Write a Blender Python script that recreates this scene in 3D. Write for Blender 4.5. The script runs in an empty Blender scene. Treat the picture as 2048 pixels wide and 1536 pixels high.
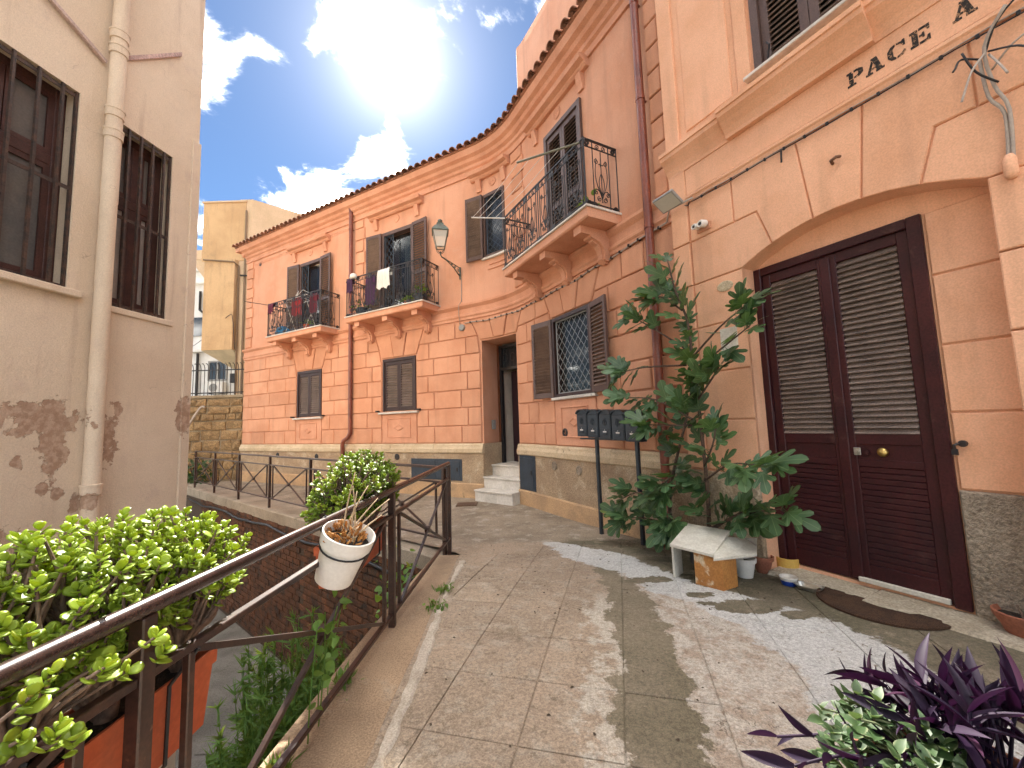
import bpy, math, random
from mathutils import Vector, Matrix
sc = bpy.context.scene
col = sc.collection
R_ = math.radians
rnd = random.Random(7)

# ---------------------------------------------------------------- camera
EYE = 1.55
FPX = 810.0
pitch, roll = R_(5.44), R_(1.9)
Fw = Vector((0, math.cos(pitch), math.sin(pitch)))
U0 = Vector((0, -math.sin(pitch), math.cos(pitch)))
R0 = Vector((1, 0, 0))
Rt = R0 * math.cos(roll) - U0 * math.sin(roll)
Up = U0 * math.cos(roll) + R0 * math.sin(roll)
cam = bpy.data.cameras.new('camera')
cam.sensor_fit = 'HORIZONTAL'; cam.sensor_width = 36.0
cam.lens = FPX / 2048 * 36.0
cam.clip_start = 0.05; cam.clip_end = 2000
camo = bpy.data.objects.new('camera', cam); col.objects.link(camo)
camo.matrix_world = Matrix(((Rt.x, Up.x, -Fw.x, 0), (Rt.y, Up.y, -Fw.y, 0), (Rt.z, Up.z, -Fw.z, EYE), (0, 0, 0, 1)))
sc.camera = camo
cy = sc.cycles
cy.use_denoising = True; cy.max_bounces = 6; cy.diffuse_bounces = 4; cy.glossy_bounces = 3; cy.transmission_bounces = 4; cy.transparent_max_bounces = 8
cy.use_adaptive_sampling = True; cy.adaptive_threshold = 0.03; cy.caustics_reflective = False; cy.caustics_refractive = False

# ---------------------------------------------------------------- light
SUN_AZ, SUN_EL = -16.3, 43.5        # azimuth from +Y towards +X
SKY_STRENGTH = 0.05
SUN_STRENGTH = 5.0
EXPOSURE = 1.80
CLOUD = 10.0  # cloud radiance, raised as added fill light for the shaded walls
sc.view_settings.view_transform = 'Standard'
sc.view_settings.look = 'None'
sc.view_settings.exposure = EXPOSURE
sc.view_settings.gamma = 1.0
sd = Vector((math.sin(R_(SUN_AZ)) * math.cos(R_(SUN_EL)), math.cos(R_(SUN_AZ)) * math.cos(R_(SUN_EL)), math.sin(R_(SUN_EL))))
sun = bpy.data.lights.new('sun', 'SUN'); sun.energy = SUN_STRENGTH; sun.angle = R_(0.9); sun.color = (1, .94, .84)
suno = bpy.data.objects.new('sun', sun); col.objects.link(suno)
suno.rotation_euler = (-sd).to_track_quat('-Z', 'Y').to_euler()
suno.location = sd * 60

world = bpy.data.worlds.new('World'); sc.world = world; world.use_nodes = True


class NT:
    """tiny node helper"""
    def __init__(s, tree): s.t = tree; tree.nodes.clear()
    def n(s, typ, **kw):
        nd = s.t.nodes.new(typ)
        for k, v in kw.items():
            if k == 'i':
                for a, b in v.items(): s.put(nd.inputs[a], b)
            else: setattr(nd, k, v)
        return nd
    def put(s, sock, v):
        if isinstance(v, bpy.types.NodeSocket): s.t.links.new(v, sock)
        else: sock.default_value = v
    def m(s, op, a, b=0.0, c=None, clamp=False):
        nd = s.n('ShaderNodeMath', operation=op); nd.use_clamp = clamp
        s.put(nd.inputs[0], a); s.put(nd.inputs[1], b)
        if c is not None: s.put(nd.inputs[2], c)
        return nd.outputs[0]
    def vm(s, op, a, b=None, out=0):
        nd = s.n('ShaderNodeVectorMath', operation=op)
        s.put(nd.inputs[0], a)
        if b is not None: s.put(nd.inputs[1], b)
        return nd.outputs[out]
    def mr(s, v, a, b, c=0.0, d=1.0, smooth=True):
        nd = s.n('ShaderNodeMapRange'); nd.interpolation_type = 'SMOOTHSTEP' if smooth else 'LINEAR'
        for i, x in enumerate((v, a, b, c, d)): s.put(nd.inputs[i], x)
        return nd.outputs[0]
    def mix(s, f, a, b, typ='MIX'):
        nd = s.n('ShaderNodeMix', data_type='RGBA', blend_type=typ)
        s.put(nd.inputs[0], f)
        for i, x in ((6, a), (7, b)):
            if not isinstance(x, bpy.types.NodeSocket): x = tuple(x[:3]) + (1,)
            s.put(nd.inputs[i], x)
        return nd.outputs[2]
    def noise(s, vec, scale, detail=4, rough=.55, dist=0):
        nd = s.n('ShaderNodeTexNoise'); s.put(nd.inputs['Vector'], vec)
        nd.inputs['Scale'].default_value = scale; nd.inputs['Detail'].default_value = detail
        nd.inputs['Roughness'].default_value = rough; nd.inputs['Distortion'].default_value = dist
        return nd.outputs[0]


def pixdir(x, y):
    return (Rt * ((x - 1024) / FPX) - Up * ((y - 768) / FPX) + Fw).normalized()


def build_world():
    N = NT(world.node_tree)
    sky = N.n('ShaderNodeTexSky', sky_type='NISHITA')
    sky.sun_disc = False; sky.sun_elevation = R_(SUN_EL); sky.sun_rotation = R_(SUN_AZ)
    sky.air_density = 1.0; sky.dust_density = 0.0; sky.ozone_density = 6.0; sky.altitude = 50
    tc = N.n('ShaderNodeTexCoord'); d = N.vm('NORMALIZE', tc.outputs['Generated'])
    sep = N.n('ShaderNodeSeparateXYZ'); N.put(sep.inputs[0], d)
    zz = N.m('ADD', N.m('MAXIMUM', sep.outputs[2], 0.0), 0.22)
    cmb = N.n('ShaderNodeCombineXYZ')
    N.put(cmb.inputs[0], N.m('DIVIDE', sep.outputs[0], zz)); N.put(cmb.inputs[1], N.m('DIVIDE', sep.outputs[1], zz))
    N.put(cmb.inputs[2], 3.7)  # noise offset picked for brighter clouds behind the camera, lighting the walls
    n1 = N.noise(cmb.outputs[0], 4.2, 9, .62, .3)
    n2 = N.noise(cmb.outputs[0], .9, 3, .5, .0)
    dens = N.m('ADD', N.m('ADD', N.m('MULTIPLY', n1, 1.7), N.m('MULTIPLY', n2, .42)), -.45)
    # cloud masses that the picture shows, as directions in the sky
    for px, py, rad, w in CLOUDS:
        b = pixdir(px, py)
        dt = N.vm('DOT_PRODUCT', d, tuple(b), out=1)
        dens = N.m('ADD', dens, N.mr(dt, math.cos(R_(rad)), 1.0, 0.0, w))
    fac = N.m('MULTIPLY', N.m('POWER', N.mr(dens, .595, .98), 2.6), N.mr(sep.outputs[2], -.02, .06))
    thick = N.mr(dens, .98, 1.22)
    cs = N.vm('DOT_PRODUCT', d, tuple(sd), out=1)
    near = N.mr(cs, math.cos(R_(30)), 1.0)
    glow = N.m('DIVIDE', 1.0, N.m('ADD', 1.0, N.m('MULTIPLY', N.m('SUBTRACT', 1.0, cs), 2 / .055 ** 2)))
    halo = N.m('POWER', N.m('MAXIMUM', cs, 0.0), 70)
    lum = N.m('ADD', N.m('MULTIPLY', N.m('SUBTRACT', 1.0, N.m('MULTIPLY', thick, .92)), CLOUD), N.m('MULTIPLY', near, CLOUD * .2))
    ccol = N.vm('SCALE', (1.0, .955, .87)); N.put(ccol.node.inputs['Scale'], lum)
    base = N.n('ShaderNodeVectorMath', operation='SCALE'); N.put(base.inputs[0], sky.outputs[0]); base.inputs['Scale'].default_value = SKY_STRENGTH
    base = N.vm('MULTIPLY', base.outputs[0], SKYTINT)
    c = N.mix(fac, base, ccol)
    g = N.n('ShaderNodeVectorMath', operation='SCALE'); g.inputs[0].default_value = (1, .96, .9)
    N.put(g.inputs['Scale'], N.m('ADD', N.m('MULTIPLY', glow, .75), N.m('MULTIPLY', halo, .04)))
    c = N.vm('ADD', c, g.outputs[0])
    bg = N.n('ShaderNodeBackground'); N.put(bg.inputs[0], c); bg.inputs[1].default_value = 1.0
    out = N.n('ShaderNodeOutputWorld'); N.put(out.inputs[0], bg.outputs[0])


SKYTINT = (.76, .82, .84)
CLOUDS = [(470, 150, 8, .17), (610, 100, 6, .20), (830, 130, 7, .14), (900, 165, 5, .16), (725, 35, 4, .10), (760, 290, 5, .20), (640, 300, 4, .16),
          (575, 385, 6, .36), (900, 275, 3, .16), (960, 230, 3, .16), (1005, 75, 3, .16), (400, 420, 4, .18), (690, 370, 4, .16), (430, 230, 4, .14),
          (600, 230, 7, -.34), (950, 60, 12, -.22), (480, 325, 7, -.34), (860, 250, 5, -.16), (500, 5, 6, -.26), (690, 200, 6, -.18), (560, 20, 4, -.2), (840, 225, 4, -.16), (730, 220, 4, -.12), (690, 110, 5, -.14), (1010, 150, 5, -.2), (700, 330, 3, -.12), (620, 350, 3, -.1)]
build_world()
world.cycles.sampling_method = 'MANUAL'; world.cycles.sample_map_resolution = 1024

# ---------------------------------------------------------------- helpers
WL = {}            # world location of each Empty (they are only translated)


def tag(o, label=None, cat=None, group=None, kind=None):
    if label: o['label'] = label
    if cat: o['category'] = cat
    if group: o['group'] = group
    if kind: o['kind'] = kind
    return o


def thing(name, loc, label, cat, group=None):
    o = bpy.data.objects.new(name, None); col.objects.link(o)
    o.location = loc; o.empty_display_size = .2
    WL[o] = Vector(loc)
    return tag(o, label, cat, group)


def link(name, me, parent=None, loc=None, rot=None, scale=None, local=False):
    """local=True: loc is in the parent's frame; else the mesh is in world coordinates"""
    o = bpy.data.objects.new(name, me); col.objects.link(o)
    if parent is not None:
        o.parent = parent
    base = Vector((0, 0, 0))
    if parent is not None and not local and parent in WL: base = -WL[parent]
    o.location = base + (Vector(loc) if loc is not None else Vector((0, 0, 0)))
    if rot is not None: o.rotation_euler = rot
    if scale is not None: o.scale = scale if hasattr(scale, '__len__') else (scale,) * 3
    return o


class MB:
    def __init__(s): s.v = []; s.f = []
    def add(s, vs, fs):
        b = len(s.v); s.v += [tuple(v) for v in vs]; s.f += [tuple(i + b for i in f) for f in fs]
        return s
    def quad(s, a, b, c, d): return s.add((a, b, c, d), ((0, 1, 2, 3),))
    def box(s, x0, x1, y0, y1, z0, z1, fn=None):
        c = [(x0, y0, z0), (x1, y0, z0), (x1, y1, z0), (x0, y1, z0), (x0, y0, z1), (x1, y0, z1), (x1, y1, z1), (x0, y1, z1)]
        if fn: c = [fn(*p) for p in c]
        return s.add(c, ((3, 2, 1, 0), (4, 5, 6, 7), (0, 1, 5, 4), (1, 2, 6, 5), (2, 3, 7, 6), (3, 0, 4, 7)))
    def bbox(s, x0, x1, y0, y1, z0, z1, b=.004, fn=None):
        """box with chamfered edges"""
        vs = []; idx = {}
        for ix, X in enumerate((x0, x1)):
            for iy, Y in enumerate((y0, y1)):
                for iz, Z in enumerate((z0, z1)):
                    sx, sy, sz = (1 - 2 * ix) * b, (1 - 2 * iy) * b, (1 - 2 * iz) * b
                    for a, p in (('x', (X, Y + sy, Z + sz)), ('y', (X + sx, Y, Z + sz)), ('z', (X + sx, Y + sy, Z))):
                        idx[(ix, iy, iz, a)] = len(vs); vs.append(fn(*p) if fn else p)
        g = lambda ix, iy, iz, a: idx[(ix, iy, iz, a)]
        fs = []
        fs.append([g(0, 0, 0, 'x'), g(0, 0, 1, 'x'), g(0, 1, 1, 'x'), g(0, 1, 0, 'x')])
        fs.append([g(1, 0, 0, 'x'), g(1, 1, 0, 'x'), g(1, 1, 1, 'x'), g(1, 0, 1, 'x')])
        fs.append([g(0, 0, 0, 'y'), g(1, 0, 0, 'y'), g(1, 0, 1, 'y'), g(0, 0, 1, 'y')])
        fs.append([g(0, 1, 0, 'y'), g(0, 1, 1, 'y'), g(1, 1, 1, 'y'), g(1, 1, 0, 'y')])
        fs.append([g(0, 0, 0, 'z'), g(0, 1, 0, 'z'), g(1, 1, 0, 'z'), g(1, 0, 0, 'z')])
        fs.append([g(0, 0, 1, 'z'), g(1, 0, 1, 'z'), g(1, 1, 1, 'z'), g(0, 1, 1, 'z')])
        for p in (0, 1):
            for q in (0, 1):
                fs.append([g(p, q, 0, 'x'), g(p, q, 1, 'x'), g(p, q, 1, 'y'), g(p, q, 0, 'y')])
                fs.append([g(p, 0, q, 'x'), g(p, 1, q, 'x'), g(p, 1, q, 'z'), g(p, 0, q, 'z')])
                fs.append([g(0, p, q, 'y'), g(1, p, q, 'y'), g(1, p, q, 'z'), g(0, p, q, 'z')])
        for ix in (0, 1):
            for iy in (0, 1):
                for iz in (0, 1): fs.append([g(ix, iy, iz, 'x'), g(ix, iy, iz, 'y'), g(ix, iy, iz, 'z')])
        return s.add(vs, fs)
    def tube(s, pts, r, n=6, cap=True, twist=0):
        pts = [Vector(p) for p in pts]; rs = r if hasattr(r, '__len__') else [r] * len(pts)
        ref = None; vs = []; fs = []
        for i, p in enumerate(pts):
            t = (pts[min(i + 1, len(pts) - 1)] - pts[max(i - 1, 0)])
            if t.length < 1e-9: t = Vector((0, 0, 1))
            t.normalize()
            if ref is None: ref = Vector((0, 0, 1)) if abs(t.z) < .9 else Vector((1, 0, 0))
            a = (ref - t * ref.dot(t))
            if a.length < 1e-6: a = t.orthogonal()
            a.normalize(); ref = a; b = t.cross(a)
            for k in range(n):
                an = 2 * math.pi * (k + .5) / n
                vs.append(p + (a * math.cos(an) + b * math.sin(an)) * rs[i])
        for i in range(len(pts) - 1):
            for k in range(n):
                k2 = (k + 1) % n
                fs.append((i * n + k, i * n + k2, (i + 1) * n + k2, (i + 1) * n + k))
        if cap:
            fs.append(tuple(range(n - 1, -1, -1))); fs.append(tuple((len(pts) - 1) * n + k for k in range(n)))
        return s.add(vs, fs)
    def bar(s, a, b, w, h=None):
        """square bar from a to b"""
        return s.tube([a, b], (w if h is None else max(w, h)) * .7071, 4)
    def lathe(s, prof, n=16, c=(0, 0, 0), fn=None, sx=1, sy=1):
        vs = []; fs = []
        for r, z in prof:
            for k in range(n):
                a = 2 * math.pi * k / n; p = (c[0] + r * math.cos(a) * sx, c[1] + r * math.sin(a) * sy, c[2] + z)
                vs.append(fn(*p) if fn else p)
        for i in range(len(prof) - 1):
            for k in range(n):
                k2 = (k + 1) % n; fs.append((i * n + k, i * n + k2, (i + 1) * n + k2, (i + 1) * n + k))
        if prof[0][0] > 1e-5: fs.append(tuple(range(n - 1, -1, -1)))
        if prof[-1][0] > 1e-5: fs.append(tuple((len(prof) - 1) * n + k for k in range(n)))
        return s.add(vs, fs)
    def mesh(s, name, mat=None, smooth=False, auto=None):
        me = bpy.data.meshes.new(name); me.from_pydata(s.v, [], s.f)
        if mat: me.materials.append(mat)
        if smooth:
            me.polygons.foreach_set('use_smooth', [True] * len(me.polygons))
            if auto: me.set_sharp_from_angle(angle=R_(auto))
        me.update(); return me
    def build(s, name, mat, parent=None, smooth=False, auto=None, **kw):
        return link(name, s.mesh(name, mat, smooth, auto), parent, **kw)


# ---------------------------------------------------------------- materials
def lin(h):
    h = h.lstrip('#'); c = [int(h[i:i + 2], 16) / 255 for i in (0, 2, 4)]
    return tuple(x / 12.92 if x <= .04045 else ((x + .055) / 1.055) ** 2.4 for x in c)


def sm(c, k): return tuple(min(1, x * k) for x in c[:3])


def mat(name, c, rough=.8, c2=None, scale=2.0, fine=60, finev=.12, bump=.0, bdist=.01, bscale=None, metal=0.0, spec=.4, rand=.0, transl=0.0, alpha=None, c3=None, s3=9, t3=(.58, .7), streak=0.0, vary=1.0, crack=0.0):
    m = bpy.data.materials.new(name); m.use_nodes = True
    N = NT(m.node_tree)
    geo = N.n('ShaderNodeNewGeometry'); pos = geo.outputs['Position']
    c2 = c2 or sm(c, .82)
    n = N.noise(pos, scale, 4, .6, .2)
    colr = N.mix(N.mr(n, .35, .68, 0, vary), c, c2)
    if streak:
        sp = N.n('ShaderNodeSeparateXYZ'); N.put(sp.inputs[0], pos)
        cb = N.n('ShaderNodeCombineXYZ'); N.put(cb.inputs[0], N.m('MULTIPLY', sp.outputs[0], 5)); N.put(cb.inputs[1], N.m('MULTIPLY', sp.outputs[1], 5)); N.put(cb.inputs[2], N.m('MULTIPLY', sp.outputs[2], .5))
        st = N.noise(cb.outputs[0], 1.0, 3, .6)
        colr = N.mix(N.mr(st, .5, .75, 0, streak), colr, sm(c, .55))
    if c3 is not None:
        n3 = N.noise(pos, s3, 6, .65, .3)
        colr = N.mix(N.mr(n3, t3[0], t3[1]), colr, c3)
    if crack:
        ck = N.n('ShaderNodeTexVoronoi', feature='DISTANCE_TO_EDGE'); ck.inputs['Scale'].default_value = .9
        wv = N.n('ShaderNodeTexNoise', i={'Vector': pos, 'Scale': 3.5, 'Detail': 3.0}); N.put(ck.inputs['Vector'], N.vm('ADD', pos, wv.outputs[1]))
        colr = N.mix(N.m('MULTIPLY', N.mr(ck.outputs[0], .0, .0045, crack, 0), N.mr(n, .50, .56)), colr, sm(c, .35))
    if finev:
        nf = N.noise(pos, fine, 3, .6)
        colr = N.mix(1.0, colr, N.mix(N.mr(nf, .3, .7, 0, 1), (1 - finev,) * 3, (1 + finev * .6,) * 3), 'MULTIPLY')
    if rand:
        oi = N.n('ShaderNodeObjectInfo')
        v = N.mr(oi.outputs['Random'], 0, 1, 1 - rand, 1 + rand * .6, smooth=False)
        sc_ = N.n('ShaderNodeVectorMath', operation='SCALE'); N.put(sc_.inputs[0], colr); N.put(sc_.inputs['Scale'], v)
        colr = sc_.outputs[0]
    p = N.n('ShaderNodeBsdfPrincipled')
    N.put(p.inputs['Base Color'], colr); p.inputs['Roughness'].default_value = rough
    p.inputs['Metallic'].default_value = metal; p.inputs['Specular IOR Level'].default_value = spec
    if bump:
        nb = N.noise(pos, bscale or fine, 3, .65)
        bp = N.n('ShaderNodeBump'); bp.inputs['Strength'].default_value = bump; bp.inputs['Distance'].default_value = bdist
        N.put(bp.inputs['Height'], nb); N.put(p.inputs['Normal'], bp.outputs[0])
    sh = p.outputs[0]
    if transl:
        tr = N.n('ShaderNodeBsdfTranslucent'); N.put(tr.inputs[0], N.mix(.35, colr, (.75, .85, .1)))
        mx = N.n('ShaderNodeMixShader'); mx.inputs[0].default_value = transl
        N.put(mx.inputs[1], sh); N.put(mx.inputs[2], tr.outputs[0]); sh = mx.outputs[0]
    out = N.n('ShaderNodeOutputMaterial'); N.put(out.inputs[0], sh)
    return m


def glass(name, tint=(.9, .95, .95), rough=.05, transp=.8, spec=.5, base=None):
    m = bpy.data.materials.new(name); m.use_nodes = True; N = NT(m.node_tree)
    p = N.n('ShaderNodeBsdfPrincipled'); p.inputs['Base Color'].default_value = tuple(base or tint) + (1,)
    p.inputs['Roughness'].default_value = rough; p.inputs['Specular IOR Level'].default_value = spec
    t = N.n('ShaderNodeBsdfTransparent'); t.inputs[0].default_value = tuple(tint) + (1,)
    mx = N.n('ShaderNodeMixShader'); mx.inputs[0].default_value = transp
    N.put(mx.inputs[1], p.outputs[0]); N.put(mx.inputs[2], t.outputs[0])
    o = N.n('ShaderNodeOutputMaterial'); N.put(o.inputs[0], mx.outputs[0]); return m


SALMON = (.65, .345, .225)
K = {}
K['salmon'] = mat('salmon_stucco', SALMON, .9, (.60, .29, .175), 1.1, fine=90, finev=.10, bump=.25, bdist=.006, bscale=70, streak=.32, c3=(.60, .33, .22), s3=2.2, t3=(.55, .75))
K['salmon_block'] = mat('salmon_stucco_blocks', (.66, .34, .21), .9, (.58, .275, .16), 1.6, fine=90, finev=.10, bump=.3, bdist=.006, bscale=60, rand=.10, streak=.30)
K['salmon_trim'] = mat('salmon_trim', (.67, .345, .22), .85, (.58, .275, .165), 2.0, fine=60, finev=.1, bump=.2, bdist=.004, streak=.2)
K['peach'] = mat('peach_stucco', (.82, .465, .295), .9, (.74, .395, .235), 1.2, fine=90, finev=.10, bump=.3, bdist=.006, bscale=80, streak=.26, c3=(.5, .27, .15), s3=26, t3=(.70, .76))
K['peach_block'] = mat('peach_stucco_blocks', (.82, .465, .295), .9, (.74, .395, .235), 1.5, fine=90, finev=.10, bump=.3, bdist=.006, bscale=80, rand=.06, streak=.28, c3=(.45, .24, .13), s3=30, t3=(.71, .76))
K['roughcast'] = mat('tan_roughcast', (.46, .34, .22), .95, (.36, .26, .17), 2.2, fine=50, finev=.3, bump=1.0, bdist=.02, bscale=45, c3=(.55, .45, .32), s3=3, t3=(.5, .7))
K['roughgrey'] = mat('grey_roughcast', (.36, .30, .23), .95, (.27, .22, .165), 2.2, fine=50, finev=.3, bump=1.0, bdist=.03, bscale=30)
K['plinthcap'] = mat('yellow_stone_cap', (.62, .50, .34), .85, (.50, .38, .24), 2.5, fine=60, finev=.2, bump=.5, bdist=.01, bscale=30, c3=(.25, .19, .13), s3=8, t3=(.60, .72))
K['plinthbase'] = mat('tan_plinth_base', (.55, .36, .2), .9, (.4, .27, .16), 2.5, fine=60, finev=.2, bump=.6, bdist=.012, bscale=25, c3=(.2, .16, .1), s3=6, t3=(.6, .75))
K['cream'] = None
K['brown'] = mat('dark_brown_paint', (.042, .019, .015), .45, (.032, .014, .012), 4, fine=120, finev=.25, spec=.35)
K['brown_slat_skylit'] = mat('brown_slats_skylit', (.22, .165, .135), .42, (.16, .118, .095), 6, fine=90, finev=.35, spec=.6, rand=.15)  # paler than the frames: skylight on the tilted slats put into the colour
K['shutter'] = mat('brown_shutter', (.105, .060, .048), .5, (.08, .044, .035), 5, fine=100, finev=.25, spec=.5)
K['shutter_slat_skylit'] = mat('shutter_slats_skylit', (.18, .118, .088), .5, (.13, .085, .065), 6, fine=100, finev=.25, spec=.5, rand=.12)  # lightened against the frame colour to carry skylight on the louvres
K['door'] = mat('maroon_door_paint', (.056, .013, .015), .38, (.036, .010, .013), 3, fine=70, finev=.3, spec=.32, c3=(.085, .038, .035), s3=5, t3=(.6, .75))
K['iron'] = mat('black_wrought_iron', (.022, .021, .024), .5, (.03, .024, .022), 9, fine=60, finev=.3, spec=.5, metal=.2)
K['fence'] = mat('brown_rusty_fence_paint', (.030, .015, .013), .36, (.055, .025, .016), 7, fine=80, finev=.3, spec=.55, c3=(.13, .06, .035), s3=22, t3=(.64, .7), bump=.2, bdist=.003)
K['fencerail'] = mat('worn_handrail_paint', (.050, .027, .023), .25, (.032, .017, .015), 7, fine=80, finev=.3, spec=.9, c3=(.12, .06, .04), s3=22, t3=(.64, .7))
K['copper'] = mat('copper_brown_pipe', (.24, .065, .035), .35, (.17, .045, .028), 3, fine=50, finev=.2, spec=.6)
K['tile'] = mat('terracotta_tile', (.36, .17, .10), .9, (.24, .12, .08), 3, fine=40, finev=.3, rand=.3, bump=.3, c3=(.14, .11, .08), s3=10, t3=(.56, .7))
K['marble'] = mat('pale_marble', (.66, .63, .58), .4, (.52, .49, .44), 2.5, fine=30, finev=.12, c3=(.36, .33, .29), s3=6, t3=(.62, .75))
K['dark'] = mat('dark_interior', (.02, .018, .017), .9)
K['glass'] = glass('window_glass', (.75, .82, .86), .04, .6, .6, (.03, .035, .04))
K['glassdark'] = mat('dark_window_glass', (.035, .04, .045), .08, spec=.8, finev=0)
K['curtain'] = mat('white_lace_curtain', (.36, .34, .29), .9, (.28, .26, .22), 12, fine=150, finev=.25)
K['metalgrey'] = mat('blue_grey_metal', (.045, .062, .085), .5, (.035, .048, .066), 5, fine=60, finev=.2, metal=.3)
K['mailbox'] = mat('dark_slate_mailbox', (.030, .042, .055), .42, (.022, .03, .04), 8, fine=60, finev=.2, metal=.2, spec=.6)
K['silver'] = mat('worn_steel', (.55, .54, .50), .35, metal=.9, finev=.15)
K['brass'] = mat('brass', (.62, .43, .14), .3, metal=.9, finev=.1)
K['white'] = mat('white_plastic', (.78, .76, .72), .45, (.72, .69, .63), 5, finev=.05)
K['offwhite'] = mat('offwhite_board', (.66, .63, .55), .6, (.55, .51, .43), 6, finev=.12, c3=(.3, .24, .17), s3=14, t3=(.66, .76))
K['greyplastic'] = mat('grey_plastic', (.30, .30, .29), .5, finev=.08)
K['cable'] = mat('black_cable', (.018, .018, .02), .5, finev=.05)
K['cablegrey'] = mat('pale_grey_cable', (.42, .36, .31), .6, finev=.1)
K['lampgreen'] = mat('weathered_green_metal', (.12, .15, .12), .5, (.09, .085, .07), 9, finev=.25, metal=.2)
K['lampglass'] = glass('lantern_glass', (.93, .88, .78), .25, .45)
K['terracotta'] = mat('terracotta_plastic', (.50, .115, .045), .5, (.42, .09, .035), 5, fine=50, finev=.12)
K['clay'] = mat('clay_pot', (.33, .12, .07), .8, finev=.2)
K['concrete'] = mat('worn_concrete', (.34, .29, .225), .95, (.25, .21, .16), 1.6, fine=70, finev=.25, bump=.5, bdist=.01, bscale=40, c3=(.17, .15, .10), s3=3.2, t3=(.56, .7))
K['soil'] = mat('dark_soil', (.03, .022, .016), .95, finev=.4, fine=90, bump=1, bdist=.02)
# ---------------------------------------------------------------- curved street front: s along the wall, d outwards, z up
def dv(a): return Vector((math.sin(R_(a)), math.cos(R_(a))))
PI_ = Vector((0.03, 8.26)); uA = -dv(-61); uC = -dv(-28)
RC = 2.5; TL = RC * math.tan(R_(16.5)); LA = 10.2
PS0 = PI_ - uA * LA; SA = LA - TL; SB = SA + RC * R_(33)
nA = Vector((uA.y, -uA.x)); nC = Vector((uC.y, -uC.x))
PCEN = PI_ - uA * TL + nA * RC
# travelling left to right the wall turns towards the viewer
TURN = 1 if uA.x * uC.y - uA.y * uC.x > 0 else -1


def frame(s):
    """point on the wall line, tangent, outward normal"""
    if s <= SA: return PS0 + uA * s, uA, nA
    if s >= SB: return PI_ + uC * (TL + s - SB), uC, nC
    a = (s - SA) / RC * TURN; c, q = math.cos(a), math.sin(a)
    rot = lambda v: Vector((c * v.x - q * v.y, q * v.x + c * v.y))
    n = rot(nA); return PCEN - n * RC, rot(uA), n


def PT(s, d, z):
    p, t, n = frame(s); p = p + n * d
    return (p.x, p.y, z)


def rotz(s):
    p, t, n = frame(s); return math.atan2(t.y, t.x)


def ssplit(a, b, step=.11):
    """break points along s so that curved stretches stay curved"""
    pts = [a]
    lo, hi = max(a, SA), min(b, SB)
    if hi > lo:
        if lo > a: pts.append(lo)
        n = max(1, math.ceil((hi - lo) / step))
        pts += [lo + (hi - lo) * k / n for k in range(1, n + 1)]
        if pts[-1] < b - 1e-6: pts.append(b)
    else: pts.append(b)
    return pts


def fquad(mb, q, d0, d1, b=.012):
    """raised block: q = (sl0, sr0, sr1, sl1, z0, z1) quadrilateral, chamfered front edge"""
    sl0, sr0, sr1, sl1, z0, z1 = q
    w = max(1e-3, min(sr0 - sl0, sr1 - sl1))
    ts = [(s - sl0) / (sr0 - sl0) for s in ssplit(sl0, sr0)] if abs(sr0 - sl0) > .02 else [0, 1]
    cols = []
    for t in ts:
        row = []
        for (d, ins) in ((d0, 0), (d1 - b, 0), (d1, b)):
            tt = t
            L0, R0_, L1, R1 = sl0 + ins, sr0 - ins, sl1 + ins, sr1 - ins
            row.append((PT(L0 + (R0_ - L0) * tt, d, z0 + ins), PT(L1 + (R1 - L1) * tt, d, z1 - ins)))
        cols.append(row)
    n = len(ts); base = len(mb.v); vs = []; fs = []
    for row in cols:
        for a, c in row: vs += [a, c]
    g = lambda i, k, u: i * 6 + k * 2 + u
    for i in range(n - 1):
        fs.append((g(i, 2, 0), g(i + 1, 2, 0), g(i + 1, 2, 1), g(i, 2, 1)))
        for k in (0, 1):
            fs.append((g(i, k, 0), g(i + 1, k, 0), g(i + 1, k + 1, 0), g(i, k + 1, 0)))
            fs.append((g(i, k, 1), g(i, k + 1, 1), g(i + 1, k + 1, 1), g(i + 1, k, 1)))
    for i, fl in ((0, 0), (n - 1, 1)):
        for k in (0, 1):
            f = (g(i, k, 0), g(i, k + 1, 0), g(i, k + 1, 1), g(i, k, 1))
            fs.append(f if not fl else f[::-1])
    return mb.add(vs, fs)


def fbox(mb, s0, s1, d0, d1, z0, z1, b=.006): return fquad(mb, (s0, s1, s1, s0, z0, z1), d0, d1, b)


def fpoly(mb, poly, d0, d1, b=.012):
    """raised polygonal block on a straight stretch of wall, poly = [(s, z)] counter-clockwise"""
    n = len(poly); ins = []
    for i in range(n):
        p0, p1, p2 = Vector(poly[i - 1]), Vector(poly[i]), Vector(poly[(i + 1) % n])
        e1 = (p1 - p0).normalized(); e2 = (p2 - p1).normalized()
        m1 = Vector((-e1.y, e1.x)); m2 = Vector((-e2.y, e2.x))
        k = 1 + m1.dot(m2)
        ins.append(p1 + (m1 + m2) * (b / max(.35, k)))
    vs = [PT(p[0], d0, p[1]) for p in poly] + [PT(p[0], d1 - b, p[1]) for p in poly] + [PT(p.x, d1, p.y) for p in ins]
    fs = [tuple(2 * n + i for i in range(n))]
    for i in range(n):
        j = (i + 1) % n
        fs.append((i, j, n + j, n + i)); fs.append((n + i, n + j, 2 * n + j, 2 * n + i))
    return mb.add(vs, fs)


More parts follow.
